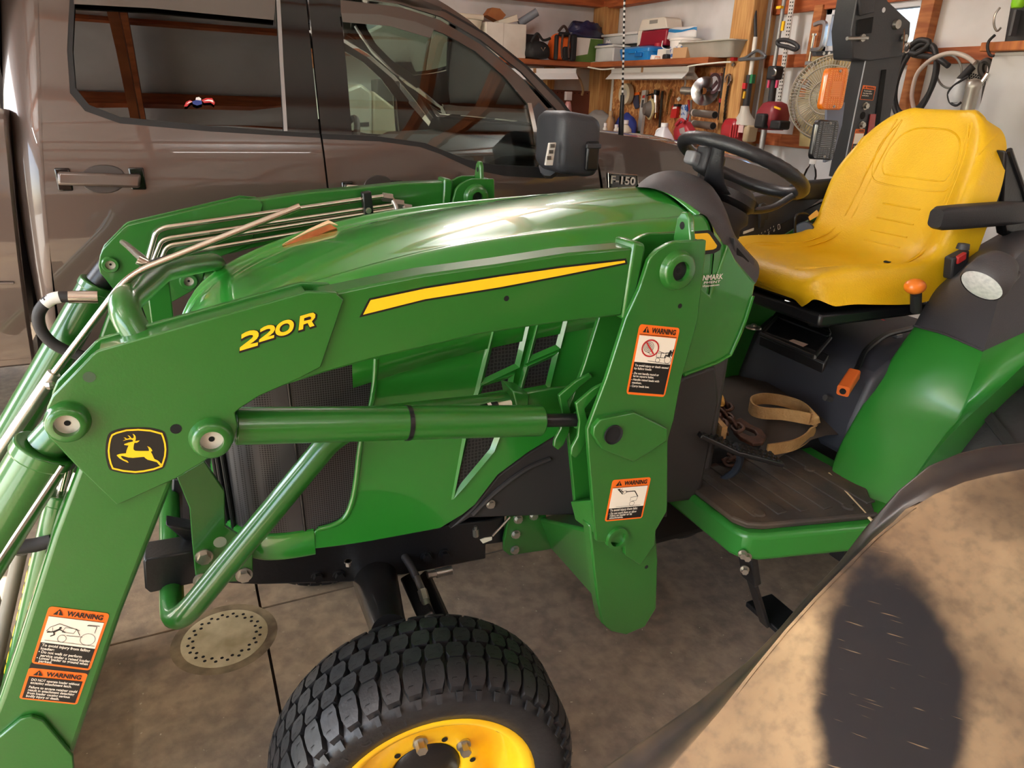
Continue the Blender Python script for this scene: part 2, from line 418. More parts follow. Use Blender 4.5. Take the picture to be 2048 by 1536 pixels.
# drain in the floor
dr = thing('floor_drain', S(450, 1275, Z=0.0), 'round pale perforated drain cover set into the concrete floor under the loader', 'drain')
c0 = dr.location
DR = mat('drain_plastic', (206, 194, 158), 0.6, c2=(170, 156, 120), scale=14)
MB().lathe([(0.0, 0.003), (0.112, 0.003), (0.118, 0.0015), (0.118, 0.0005)], c0, (0, 0, 1), 48).build('cover', DR, dr)
MB().lathe([(0.116, 0.0006), (0.145, 0.0004)], c0, (0, 0, 1), 40).build('dirty_surround', mat('drain_grout', (150, 134, 104), 0.8, c2=(92, 78, 58), scale=12), dr)
for ring, n in ((0.098, 20), (0.086, 20)):
    for k in range(n):
        a = 2 * PI * (k + (0.5 if ring < 0.09 else 0)) / n
        MB().lathe([(0, 0.0034), (0.0048, 0.0034)], c0 + V((ring * math.cos(a), ring * math.sin(a), 0)), (0, 0, 1), 10).build('hole', DARK, dr)

# added tube lamps, out of view, for fill and up-light; suggested by hood streak
for i, (x, y, z, dx) in enumerate(((-1.9, 0.0, 2.75, 0), (1.9, 4.4, 2.9, 1), (3.3, -1.4, 2.65, 0), (0.6, -1.6, 2.6, 1))):
    tl = thing('ceiling_fill_lamp', (x, y, z), ('white tube lamp added as fill between the tractor and the open door', 'white tube lamp added as fill above the pickup hood', 'white tube lamp added as fill in the corner behind the tractor seat', 'white tube lamp added as fill behind the viewer')[i], 'lamp')
    a, b_ = (0.6, 0.05) if dx else (0.05, 0.6)
    MB().box((x - a, y - b_, z), (x + a, y + b_, z + 0.05)).build('housing', mat('shop_white', (232, 234, 234), .5), tl)
    for sx in (-0.8, 0.8): MB().tube([(x + a * sx, y + b_ * sx, z + 0.05), (x + a * sx, y + b_ * sx, slope(y + b_ * sx) - 0.02)], 0.004, 6).build('hanger', mat('hanger_steel', (120, 120, 120), .5, metal=.8), tl)
    lo = area('tube_fill_light', (x, y, z - 0.004), (0, 0, -1), 1.15 if dx else 0.06, 0.06 if dx else 1.15, power=(6, 14, 3, 1.5)[i], color=(1.0, 0.96, 0.9)); lo.rotation_euler = (0, 0, 0)
    hi = area('tube_fill_light', (x, y, z + 0.056), (0, 0, 1), 1.15 if dx else 0.06, 0.06 if dx else 1.15, power=(18, 16, 9, 7)[i], color=(1.0, 0.97, 0.93)); hi.rotation_euler = (math.pi, 0, 0)
# ------------------------------------------------------------------ pickup truck
PAINT = mat('truck_paint', (92, 80, 74), 0.36, metal=0.55, coat=1.0, crough=0.015)
TRIMB = mat('truck_gloss_black', (14, 14, 15), 0.12, coat=0.5)
SEAL = mat('truck_rubber_seal', (24, 24, 25), 0.6)
TPLAS = mat('truck_grained_plastic', (58, 60, 66), 0.45, bump=0.15, bscale=400)
PRIV = glass('privacy_glass', (0.03, 0.03, 0.032), 1.95)
CLEARG = glass('front_glass', (0.78, 0.84, 0.80), 1.6)
SHIELD = glass('windshield_glass', (0.86, 0.90, 0.87), 1.45)
INTER = mat('truck_interior', (44, 40, 38), 0.7)
YC_T = 3.6
PROF = [(0.40, 2.70), (0.58, 2.635), (0.75, 2.60), (0.95, 2.58), (1.15, 2.583), (1.28, 2.600), (1.36, 2.622), (1.50, 2.672), (1.65, 2.725), (1.78, 2.780), (1.86, 2.85), (1.92, 2.95), (1.97, 3.2)]
def Yb(z):
    for (a, ya), (b, yb) in zip(PROF, PROF[1:]):
        if z <= b or b == PROF[-1][0]:
            t = max(0.0, min(1.0, (z - a) / (b - a))); return ya + (yb - ya) * t
def T(px, py, inset=0.0):
    y = 2.6
    for _ in range(12):
        q = S(px, py, Y=y); y = Yb(q.z) + inset
    return q
truck = thing('pickup_truck', (1.2, YC_T, 0), 'dark grey-brown crew cab pickup truck parked behind the green tractor', 'truck')
ZCUT = [z for z, _ in PROF] + [0.66, 0.85, 1.05, 1.22, 1.32, 1.43, 1.57, 1.71, 1.82]
def skin(name, pxs, M, inset=0.0, thick=0.02, parent=truck, both=True, xz=None, label=None):
    xz = xz or [(q.x, q.z) for q in (T(a, b, inset) for a, b in pxs)]
    bm = bmesh.new(); vs = [bm.verts.new((x, 0, z)) for x, z in xz]; bm.faces.new(vs)
    for z in sorted(ZCUT): bmesh.ops.bisect_plane(bm, geom=bm.verts[:] + bm.edges[:] + bm.faces[:], plane_co=(0, 0, z), plane_no=(0, 0, 1))
    bmesh.ops.triangulate(bm, faces=[f for f in bm.faces if len(f.verts) > 4])
    bm.verts.index_update(); P = [v.co.copy() for v in bm.verts]; F = [[v.index for v in f.verts] for f in bm.faces]; bm.free()
    out = None
    for side in ((0, 1) if both else (0,)):
        b = MB()
        sg = 1 if side == 0 else -1
        f0 = [(p.x, YC_T + sg * (Yb(p.z) + inset - YC_T), p.z) for p in P]; f1 = [(p.x, YC_T + sg * (Yb(p.z) + inset + thick - YC_T), p.z) for p in P]
        n = len(P); b.add(f0 + f1, [f[:] for f in F] + [[i + n for i in f[::-1]] for f in F])
        cnt = {}
        for f in F:
            for i in range(len(f)):
                e = (f[i], f[(i + 1) % len(f)]); k = tuple(sorted(e)); cnt.setdefault(k, []).append(e)
        for k, es in cnt.items():
            if len(es) == 1: a, c = es[0]; b.f.append([c, a, a + n, c + n]); b.mi.append(0)
        o = b.build(name, M, parent, smooth=30, label=label if side == 0 else None)
        out = out or o
    return out
# rear door: painted L of the lower panel and the rear frame
rear_door = skin('rear_door', [(66, -30), (72, 100), (77, 250), (91, 420), (111, 590), (119, 650), (126, 712), (690, 712), (668, 560), (656, 400), (652, 360), (641, 276), (420, 263), (240, 247), (170, 222), (140, 186), (134, 100), (141, -30)], PAINT)
skin('rear_window_seal', [(141, -30), (134, 100), (140, 186), (170, 222), (240, 247), (420, 263), (641, 276), (640, 268), (574, 263), (420, 252), (240, 234), (178, 210), (151, 176), (145, 100), (151, -30)], SEAL, inset=0.001, thick=0.025)
skin('rear_window', [(151, -30), (145, 100), (151, 176), (178, 210), (240, 234), (420, 252), (575, 263), (566, 130), (556, -30)], PRIV, inset=0.012, thick=0.005)
skin('window_visor', [(146, -30), (148, 8), (300, 16), (548, 40), (552, -30)], mat('smoked_acrylic', (92, 86, 82), 0.3, coat=0.5), inset=-0.008, thick=0.006)
skin('pillar_trim', [(556, -30), (566, 130), (575, 263), (639, 267), (625, 130), (607, -30)], TRIMB, inset=0.004)
ps = skin('pillar_strip', [(550, -30), (560, 130), (568, 262), (575, 262), (567, 130), (558, -30)], ALU, inset=-0.004, thick=0.012)
# front door
skin('front_door', [(645, 278), (656, 362), (660, 400), (672, 560), (694, 712), (1300, 712), (1250, 560), (1215, 440), (1201, 375), (1196, 338), (1185, 350), (1080, 356), (1010, 352), (950, 340), (880, 308), (840, 294), (760, 283)], PAINT)
skin('front_window_seal', [(645, 278), (760, 283), (840, 294), (880, 308), (950, 340), (1010, 352), (1080, 356), (1185, 350), (1180, 338), (1078, 334), (990, 330), (930, 318), (850, 286), (752, 272), (704, 270), (643, 268)], SEAL, inset=0.001, thick=0.025)
skin('pillar_trim', [(613, -30), (629, 130), (643, 268), (704, 270), (694, 150), (682, 28), (680, -30)], TRIMB, inset=0.004)
skin('front_window', [(684, 30), (704, 270), (752, 272), (850, 286), (930, 318), (990, 330), (1078, 334), (1055, 208), (1008, 152), (950, 102), (890, 68), (830, 45), (760, 31)], CLEARG, inset=0.012, thick=0.005)
skin('door_frame', [(682, 28), (684, 30), (760, 31), (830, 45), (890, 68), (950, 102), (1008, 152), (1055, 208), (1070, 222), (1100, 238), (1100, 222), (1040, 152), (960, 88), (880, 40), (800, 14), (700, 2), (681, 0)], PAINT, inset=0.002)
skin('window_visor', [(683, 26), (686, 44), (780, 52), (860, 76), (868, 58), (830, 43), (760, 29)], mat('smoked_acrylic', (52, 50, 50), 0.15), inset=-0.015, thick=0.006)
skin('window_channel', [(1055, 206), (1078, 336), (1086, 336), (1063, 206)], CHROME, inset=-0.003, thick=0.012)
skin('mirror_sail', [(1066, 218), (1088, 336), (1182, 340), (1168, 300), (1078, 205)], TPLAS, inset=-0.002, thick=0.02)
# A-pillar and roof rail: two strips with a dark channel between them
skin('roof_rail', [(600, -40), (690, -6), (800, 8), (884, 34), (962, 80), (1044, 145), (1112, 218), (1172, 290), (1180, 286), (1120, 206), (1050, 134), (970, 70), (890, 24), (800, -4), (700, -26)], PAINT, inset=0.012)
skin('roof_channel', [(700, -26), (800, -4), (890, 24), (970, 70), (1050, 134), (1120, 206), (1180, 286), (1184, 284), (1126, 203), (1054, 131), (972, 66), (892, 20), (800, -9), (700, -32)], SEAL, inset=0.02)
skin('roof_rail', [(700, -32), (800, -9), (892, 20), (972, 66), (1054, 131), (1126, 203), (1184, 284), (1190, 276), (1182, 262), (1108, 190), (1058, 143), (1000, 95), (938, 40), (880, 2), (840, -20), (760, -45)], PAINT, inset=0.022, thick=0.05)
# front fender and hood
skin('front_fender', [(1182, 262), (1190, 300), (1200, 338), (1206, 375), (1220, 440), (1260, 570), (1310, 700), (1800, 700), (1700, 420), (1600, 360), (1480, 320), (1392, 300), (1300, 278)], PAINT, inset=0.004)
rows = []
for x, zc in ((1.50, 1.372), (1.62, 1.36), (1.9, 1.342), (2.2, 1.322), (2.5, 1.275), (2.7, 1.21), (2.85, 1.13), (3.0, 1.02), (3.1, 0.88), (3.14, 0.6)):
    r = []
    for k in range(-14, 15):
        t = k / 14; e = abs(t)
        drop = 0.13 * max(0.0, (e - 0.82) / 0.18) ** 1.6 + 0.022 * max(0, min(1, (e - 0.52) / 0.1)) + 0.01 * e * e
        r.append(V((x + 0.0 - 0.10 * e ** 4 * (1 if x > 2.9 else 0), YC_T + t * 0.985, zc - drop * (1 if x < 3.2 else 0.4))))
    rows.append(r)
MB().grid(rows).build('truck_hood', PAINT, truck, smooth=60)
MB().box((3.2, 2.66, 0.4), (3.36, 4.54, 0.75)).build('front_bumper', CHROME, truck, bevel=0.03)
# cab rear corner, wrapping to the back, and the box behind the gap
rows = []
for z in [0.60, 0.75, 0.95, 1.15, 1.28, 1.36, 1.5, 1.65, 1.78, 1.86]:
    xs = -0.402 + 0.115 * max(0, (z - 0.75)) * 1.02; xl = -0.452 + 0.02 * max(0, z - 0.9) - 0.05 * max(0, z - 1.3); rr = min(0.11, xs - 0.006 - xl)
    y = Yb(z); r = [V((xs - 0.004, y + 0.02, z)), V((xs - 0.004, y, z))]
    for k in range(9):
        a = PI / 2 * k / 8
        r.append(V((xs - 0.006 - rr * math.sin(a), y + rr * (1 - math.cos(a)), z)))
    r.append(V((xl - 0.002, YC_T, z))); rows.append(r)
MB().grid(rows).build('cab_corner', PAINT, truck, smooth=60)
MB().grid([[V((p.x, 2 * YC_T - p.y, p.z)) for p in r] for r in rows]).build('cab_corner', PAINT, truck, smooth=60)
XB = -0.492
bed = MB()
prof = [(Yb(z) + 0.004, z) for z in (0.60, 0.75, 0.95, 1.15, 1.26)] + [(2.60, 1.335), (2.615, 1.375), (2.65, 1.392), (2.70, 1.392), (2.72, 1.30), (2.72, 0.62)]
bed.loft([[V((x + (0.10 * (z - 0.62) if x > -1 else 0), y, z)) for y, z in prof] for x in (-2.3, XB - 0.02, XB)])
bed.build('bed_side', PAINT, truck, smooth=40, bevel=0.01)
MB().loft([[V((x, 2 * YC_T - y, z)) for y, z in prof] for x in (-2.3, XB)]).build('bed_side', PAINT, truck, smooth=40)
MB().box((XB - 0.04, 2.73, 0.6), (XB - 0.01, 4.5, 1.36)).build('bed_front', SEAL, truck)
MB().box((-2.3, 2.72, 0.7), (XB, 4.48, 0.74)).build('bed_floor', BLKP, truck)
MB().box((-2.32, 2.62, 0.6), (-2.27, 4.58, 1.38)).build('tailgate', PAINT, truck, bevel=0.01)
# body line of the door, rocker and running board
MB().tube([T(-60, 566) + V((0, -.001, 0)), T(28, 566) + V((0, -.001, 0))], 0.004, 8).build('body_line', PAINT, truck)
MB().box((-0.45, 2.66, 0.42), (1.9, 2.76, 0.62)).build('rocker', PAINT, truck, bevel=0.02)
MB().box((-0.45, 2.47, 0.50), (1.8, 2.62, 0.55)).build('running_board', mat('running_board_tread', (60, 58, 56), 0.6), truck, bevel=0.015)
for x in (-1.55, 2.45):
    for y in (2.62, 4.32):
        o = MB().lathe([(0.0, 0.02), (0.2, 0.02), (0.25, 0.0), (0.36, 0.0), (0.385, 0.03), (0.39, 0.13), (0.385, 0.23), (0.36, 0.26), (0.0, 0.26)], (x, y, 0.39), (0, 1, 0), 36).build('wheel', RUB, truck)
MB().box((-0.4, 2.75, 0.42), (3.1, 4.45, 0.62)).build('chassis', DARK, truck)
# roof, windshield, back wall
rows = []
for x, dz in ((-0.40, -0.03), (-0.2, 0.0), (0.3, 0.02), (0.75, 0.0), (0.98, -0.06)):
    rows.append([V((x, YC_T + t * 0.82, 1.90 + dz - 0.07 * abs(t) ** 3)) for t in [k / 8 for k in range(-8, 9)]])
MB().grid(rows).build('roof', PAINT, truck, solid=0.03)
MB().grid([[V((0.98, YC_T + t * 0.80, 1.83 - 0.05 * t * t)), V((1.56, YC_T + t * 0.88, 1.36))] for t in [k / 8 for k in range(-8, 9)]]).build('windshield', SHIELD, truck)
MB().box((-0.45, 2.75, 0.5), (-0.43, 4.45, 1.86)).build('cab_back', INTER, truck)
# interior
MB().box((-0.4, 2.68, 0.6), (1.5, 4.5, 0.68)).build('cab_floor', INTER, truck)
d = MB(); d.prism([(1.05, 0.7), (1.02, 1.02), (1.08, 1.19), (1.22, 1.25), (1.55, 1.27), (1.55, 0.7)], 2.72, 4.48)
dash = d.build('dashboard', INTER, truck, bevel=0.02)
MB().box((1.00, 3.42, 1.02), (1.06, 3.78, 1.22)).build('centre_screen', TRIMB, dash, bevel=0.01)
MB().tube([V((0.98, 3.42, 1.02)), V((1.0, 3.42, 1.24)), V((1.0, 3.78, 1.24)), V((0.98, 3.78, 1.02))], 0.005, 6).build('screen_bezel', CHROME, dash)
sw = MB(); c = V((0.86, 4.05, 1.16)); u = V((0.35, 0, 0.94)).normalized(); vv = V((0, 1, 0))
sw.tube([c + (u * math.cos(a) + vv * math.sin(a)) * 0.19 for a in [2 * PI * k / 28 for k in range(28)]], 0.017, 8, closed=True)
sw.bar(c - vv * 0.18, c + vv * 0.18, 0.05, 0.03); sw.bar(c, c - u * 0.18, 0.06, 0.03, (0, 1, 0)); sw.cyl(c, c + V((0.25, 0, -0.08)), 0.04)
sw.build('steering_wheel', mat('truck_leather', (60, 52, 46), 0.5), truck)
for y in (3.1, 4.1):
    s_ = MB(); s_.obox((0.12, y, 1.05), (0.06, 0, 0.0), (0, 0.24, 0), (-0.06, 0, 0.34)); s_.obox((0.02, y, 1.50), (0.05, 0, 0), (0, 0.14, 0), (0, 0, 0.09)); s_.obox((0.42, y, 0.78), (0.27, 0, 0), (0, 0.25, 0), (0, 0, 0.08))
    s_.build('seat', INTER, truck, bevel=0.04)
mq = S(925, 132, Y=3.55)
im = MB().obox(mq, (0.015, 0.02, 0), (-0.02, 0.11, 0), (0, 0, 0.035)).build('inside_mirror', TRIMB, truck, bevel=0.01)
MB().tube([mq, mq + V((0.08, 0, 0.09))], 0.008, 6).build('stalk', BLK, im)
# eagle emblem on the rear window
RW, WH, BL = mat('emblem_red', (190, 40, 46), .4), mat('emblem_white', (240, 240, 240), .4), mat('emblem_blue', (40, 60, 130), .4)
e = MB()
def epoly(pts, k):
    e.m = k; q = [T(a, b, 0.0) for a, b in pts]; e.extrude([p + V((0, -0.002 - 0.001 * k, 0)) for p in q], (0, 0.001, 0))
epoly([(368, 213), (372, 204), (380, 200), (386, 203), (380, 206), (374, 213)], 0); epoly([(403, 200), (412, 196), (424, 196), (430, 205), (428, 210), (421, 205), (408, 206)], 0)
epoly([(372, 209), (378, 203), (385, 203), (378, 206)], 1); epoly([(406, 202), (416, 199), (425, 200), (427, 205), (419, 202)], 1)
epoly([(384, 203), (392, 200), (403, 201), (404, 208), (394, 211), (386, 208)], 2); epoly([(391, 200), (392, 195), (398, 194), (402, 197), (402, 201)], 1)
e.build('eagle_emblem', [RW, WH, BL], truck, smooth=0)
# handles
def handle(pts_bar, cup, chrome=False):
    h = MB(); a, b, c, dd = [T(*p) for p in pts_bar]
    h.extrude([p + V((0, -0.035, 0)) for p in (a, b, c, dd)], (0, 0.022, 0))
    o = h.build('door_handle', CHROME if chrome else PAINT, truck, bevel=0.008, seg=3)
    k = MB(); q = [T(*p) for p in cup]; k.extrude([p + V((0, -0.004, 0)) for p in q], (0, 0.006, 0)); k.build('handle_cup', mat('handle_cup_shade', (52, 46, 44), 0.4, coat=0.6), o, bevel=0.003)  # flat cup patch; recess shade put into its darker body colour
    z0, z1 = c.z - 0.008, a.z + 0.008
    MB().box((a.x - 0.01, a.y - 0.012, z0), (a.x + 0.03, a.y + 0.002, z1)).build('handle_mount', TRIMB, o, bevel=0.004); MB().box((b.x - 0.035, b.y - 0.012, z0), (b.x + 0.008, b.y + 0.002, z1)).build('handle_mount', TRIMB, o, bevel=0.004)
def arc(cx, cy, rx, ry, n=22): return [(cx + rx * math.cos(2 * PI * k / n), cy + ry * abs(math.sin(2 * PI * k / n)) ** 0.8 * (1 if math.sin(2 * PI * k / n) > 0 else -1)) for k in range(n)]
handle([(117, 341), (283, 347), (281, 374), (117, 368)], arc(207, 358, 44, 29))
handle([(688, 367), (800, 372), (800, 392), (688, 388)], arc(757, 376, 30, 26), True)
# door mirror
mm = MB(); c = S(1128, 287, Y=2.42); hw, hh = 0.085, 0.115
ring = rrect(-0.075, -0.105, 0.095, 0.11, 0.035, 5)
mm.loft([[V((c.x + x * k + 0.0, 2.42 + dy, c.z + z * k - x * 0.12)) for x, z in ring] for dy, k in ((0.10, 0.86), (0.06, 0.97), (-0.06, 1.0), (-0.10, 0.93), (-0.115, 0.75))])
mir = mm.build('door_mirror', TPLAS, truck, smooth=50)
k = MB(); k.obox((c.x + 0.052, 2.42 - 0.118, c.z - 0.035), (0.026, 0, 0), (0, 0.012, 0), (0, 0, 0.05)); k.build('mirror_recess', BLK, mir, bevel=0.008)
k = MB(); k.obox((c.x + 0.05, 2.42 - 0.128, c.z + 0.0), (0.03, 0, 0), (0, 0.006, 0), (0, 0, 0.008)); k.build('mirror_ledge', TPLAS, mir, bevel=0.003)
k = MB(); q = [S(a, b, Y=2.315) for a, b in ((1099, 286), (1113, 285), (1106, 331), (1091, 331))]
k.extrude(q, (0, 0.012, 0)); tl = k.build('turn_signal', mat('signal_lens', (226, 222, 214), 0.2, coat=0.6), mir, bevel=0.002)
for (a, b) in ((1105, 291), (1102, 303), (1098, 315)):
    p = S(a, b, Y=2.313); MB().box((p.x - 0.008, 2.309, p.z - 0.007), (p.x + 0.007, 2.314, p.z + 0.005)).build('signal_bulb', mat('signal_dark', (92, 88, 84), .3), tl)
MB().tube([V((c.x - 0.02, 2.5, c.z - 0.09)), V((c.x + 0.03, 2.58, c.z - 0.11))], 0.035, 10).build('mirror_arm', TPLAS, mir)
# fender badge
bp = MB(); q = [T(a, b) + V((0, -0.006, 0)) for a, b in ((1214, 346), (1272, 350), (1276, 392), (1216, 388))]
bp.extrude(q, (0, 0.008, 0)); badge = bp.build('fender_badge', TRIMB, truck, bevel=0.003)
o0 = T(1219, 366) + V((0, -0.0065, 0)); o1 = T(1268, 369.5) + V((0, -0.0065, 0))
text_mesh('F-150', o0, o1 - o0, (0, 0, 1), (0, -1, 0), 0.030, width=(o1 - o0).length, bold=0.03, depth=0.002).build('badge_lettering', mat('badge_silver', (214, 206, 200), .3, metal=.3), badge, smooth=0)
MB().tube([p + V((0, -0.002, 0)) for p in q], 0.003, 6, closed=True).build('badge_rim', CHROME, badge)
# antenna
a0 = S(1243, 266, Y=2.8); a1 = S(1245, 190, Y=2.8); a2 = S(1250, -40, Y=2.8)
an = MB().tube([a0 - V((0, 0, 0.05)), a1], 0.012, 10, scales=[1.15, 0.75]).build('antenna', BLK, truck)
st = MB()
for k in range(44):
    p = a1 + (a2 - a1) * (k / 44); q2 = a1 + (a2 - a1) * ((k + 1) / 44); st.m = k % 2; st.cyl(p, q2, 0.0045, n=8)
st.build('antenna_mast', [BLK, mat('antenna_white', (220, 220, 220), 0.5)], an)
# ------------------------------------------------------------------ front loader (near arm outer face Y=1.00, far arm inner face Y=1.95)
loader = thing('front_loader', (0.4, 1.475, 0), 'green front loader with two bent arms bolted to the front of the tractor', 'loader')
NEAR, FAR = 1.0, 1.95
def dist(a, b, Y): return (S(*a, Y=Y) - S(*b, Y=Y)).length
KNEE = XZ([(300, 672), (195, 702), (182, 712), (104, 793), (94, 815), (89, 850), (97, 876), (112, 890), (155, 935), (234, 1011), (351, 958), (433, 908), (466, 888), (476, 850), (470, 826), (478, 819), (518, 793), (600, 757), (642, 735), (688, 600), (672, 585), (614, 583)], 0.994)
BEAM = XZ([(640, 590), (679, 583), (744, 569), (847, 549), (1000, 528), (1140, 506), (1268, 495), (1243, 632), (1122, 645), (967, 668), (850, 695), (750, 718), (650, 746), (560, 775)], 1.0)
BOOM = XZ([(165, 900), (330, 940), (347, 965), (243, 1228), (150, 1500), (110, 1620), (-90, 1620), (0, 1395), (32, 1300), (104, 1072), (155, 935)], 1.0)
FOOT = XZ([(-60, 1520), (0, 1473), (40, 1440), (62, 1434), (86, 1442), (146, 1512), (150, 1560), (100, 1640), (-60, 1640)], 0.992)
MAST = XZ([(1252, 637), (1279, 579), (1298, 521), (1306, 510), (1316, 500), (1337, 488), (1351, 483), (1413, 480), (1411, 509), (1402, 588), (1395, 643), (1363, 759), (1348, 838), (1336, 882), (1335, 1010), (1334, 1023), (1312, 1061), (1310, 1090), (1281, 1131), (1250, 1110), (1250, 1088), (1218, 1085), (1193, 1083), (1189, 1046), (1178, 912), (1175, 859), (1213, 759)], 0.985)
FOOTP = XZ([(1178, 1050), (1193, 1193), (1203, 1246), (1222, 1263), (1252, 1270), (1290, 1254), (1313, 1216), (1316, 1120), (1310, 1050)], 1.005)
HEX = XZ([(1187, 853), (1200, 838), (1267, 824), (1333, 856), (1333, 880), (1267, 923), (1202, 897), (1185, 870)], 0.977)
DIRTPIN = mat('pin_steel', (214, 208, 198), 0.45, c2=(120, 96, 78), scale=30, lo=0.5, hi=0.75)
def boss(c, Yc, ro, ri, prot, parent, pin=True, sgn=-1):
    c = V((c.x, Yc, c.z))
    b = MB().lathe([(ri, prot * 0.1), (ri, prot), (ro * 0.86, prot), (ro * 0.97, prot * 0.8), (ro, prot * 0.4), (ro * 1.08, 0.0)], c, (0, sgn, 0), 32)
    o = b.build('pivot_boss', GREEN, parent, smooth=50)
    MB().lathe([(0, prot * 0.35), (ri, prot * 0.35)], c, (0, sgn, 0), 24).build('pivot_pin', DIRTPIN if pin else BLK, o)
    MB().lathe([(0, prot * 0.35 + 0.0006), (ri * 0.26, prot * 0.35 + 0.0006)], c + V((0, 0, 0)), (0, sgn, 0), 14).build('grease_hole', DARK, o)
    return o
def arm(y0, sg):
    """one loader arm: y0 its outer face, sg +1 grows inward along +Y"""
    side = 'near' if sg > 0 else 'far'
    t = 0.05
    Yo = lambda d: y0 + sg * d
    MB().prism(BEAM, Yo(0.0), Yo(t)).build('arm_beam', GREEN, loader, bevel=0.004)
    MB().prism(BOOM, Yo(0.0), Yo(t + 0.012)).build('arm_boom', GREEN, loader, bevel=0.008, seg=3)
    kn = MB().prism(KNEE, Yo(-0.006), Yo(0.002)).build('knee_plate', GREEN, loader, bevel=0.002)
    MB().prism(KNEE, Yo(t - 0.002), Yo(t + 0.006)).build('knee_plate', GREEN, loader, bevel=0.002)
    MB().prism(FOOT, Yo(-0.008), Yo(0.0)).build('weld_plate', GREEN, loader, bevel=0.002)
    # flange closing the top of the knee
    tp = [(300, 676), (197, 706), (640, 592)]
    q = SS([(197, 706), (614, 588)], Y=1.0); f = MB(); f.extrude([(q[0].x, Yo(0), q[0].z), (q[1].x, Yo(0), q[1].z), (q[1].x, Yo(0), q[1].z - 0.012), (q[0].x, Yo(0), q[0].z - 0.012)], (0, sg * t, 0)); f.build('top_flange', GREEN, loader)
    # masts
    m1 = MB().prism(MAST, Yo(-0.015), Yo(-0.004)).build('mast_plate', GREEN, loader, bevel=0.002)
    MB().prism(MAST, Yo(0.062), Yo(0.073)).build('mast_plate', GREEN, loader, bevel=0.002)
    MB().prism(HEX, Yo(-0.026), Yo(-0.013)).build('pin_plate', GREEN, m1, bevel=0.002)
    a, b = S(1413, 484, Y=0.985), S(1396, 640, Y=0.985); wb = MB(); wb.extrude([(a.x - 0.012, Yo(-0.01), a.z), (a.x, Yo(-0.01), a.z), (b.x, Yo(-0.01), b.z), (b.x - 0.012, Yo(-0.01), b.z)], (0, sg * 0.075, 0)); wb.build('mast_web', GREEN, m1)
    lg = [(Yo(-0.008 + u * 0.05), a.z - 0.02 + v * 0.068) for u, v in [(0, 0), (1.0, 0), (0.98, 0.3), (0.9, 0.8), (0.7, 0.98), (0.45, 1.0), (0.22, 0.85), (0.1, 0.55), (0.0, 0.35)]]
    lu = MB().extrude([(a.x - 0.03, y, z) for y, z in lg], (0.012, 0, 0)).build('lifting_lug', GREEN, m1, bevel=0.003)
    MB().lathe([(0, 0.0), (0.007, 0.0)], (a.x - 0.0305, Yo(-0.008 + 0.027), a.z + 0.024), (-1, 0, 0), 14).build('lug_hole', DARK, lu)
    c = S(1353, 540, Y=0.985); boss(c, Yo(-0.015), dist((1322, 540), (1383, 540), 0.985) / 2, dist((1340, 540), (1372, 540), 0.985) / 2, 0.014, loader, False, -sg)
    for p in ((1360, 612), (1013, 597), (1236, 1144), (1293, 1134)):
        y = {1360: -0.0155, 1013: -0.0005, 1236: 0.0045, 1293: -0.0155}[p[0]]; c = S(*p, Y=1.0 + y)
        MB().lathe([(0, 0), (0.0046, 0)], (c.x, Yo(y), c.z), (0, -sg, 0), 14).build('small_hole', DARK, loader)
    # end collar of the beam
    q = SS([(1243, 480), (1285, 488), (1290, 500), (1262, 640), (1243, 640)], Y=0.99)
    ec = MB(); ec.extrude([(p.x, Yo(-0.004), p.z) for p in SS([(1268, 484), (1290, 487), (1292, 500), (1264, 640), (1244, 640)], Y=0.996)], (0, sg * 0.06, 0)); ec.build('end_collar', GREEN, loader, bevel=0.005)
    # knee bosses
    for p, ro, ri in (((135, 845), 45, 27), ((423, 877), 42, 24)):
        c = S(*p, Y=0.99); boss(c, Yo(-0.006), dist(p, (p[0] + ro, p[1]), 0.99), dist(p, (p[0] + ri, p[1]), 0.99), 0.016, loader, True, -sg)
        if sg < 0: boss(c, FAR - 0.001 + 0.0, dist(p, (p[0] + ro, p[1]), 0.99) * 0.8, dist(p, (p[0] + ri, p[1]), 0.99) * 0.75, 0.016, loader, True, -1)
    if sg < 0:
        c = S(1353, 540, Y=0.985); boss(c, FAR - 0.026, 0.035, 0.016, 0.016, loader, False, -1)
    c = S(352, 860, Y=0.99); MB().lathe([(0, 0), (0.0075, 0)], (c.x, Yo(-0.0065), c.z), (0, -sg, 0), 14).build('small_hole', DARK, loader)
    c = S(178, 756, Y=0.99); MB().lathe([(0, 0), (0.0075, 0)], (c.x, Yo(-0.0065), c.z), (0, -sg, 0), 14).build('small_hole', mat('hole_green', (60, 84, 60), .6), loader)
    c = S(1225, 868, Y=0.975); MB().lathe([(0, 0.0), (0.016, 0.0), (0.019, 0.003), (0.019, -0.002)], (c.x, Yo(-0.0275), c.z), (0, -sg, 0), 20).build('pivot_pin', DARK, loader)
    # lift cylinder
    p0, p1, p2, p3 = S(470, 852, Y=1.03), S(1081, 841, Y=1.03), S(1152, 840, Y=1.03), S(425, 877, Y=1.03)
    yy = lambda p: V((p.x, Yo(0.03), p.z))
    cy = MB().tube([yy(p0), yy(p1)], 0.0285, 28).build('lift_cylinder', GREEN, loader, bevel=0.003)
    MB().cyl(yy(p1), yy(p2), 0.0125).build('piston_rod', BLK, cy)
    MB().cyl(yy(p2), yy(p2 + (p2 - p1) * 0.55), 0.017).build('rod_eye', GREEN, cy, bevel=0.002)
    r0 = p0 + (p1 - p0) * 0.508; r1 = p0 + (p1 - p0) * 0.522; MB().cyl(yy(r0), yy(r1), 0.0298, n=28).build('cylinder_band', BLK, cy)
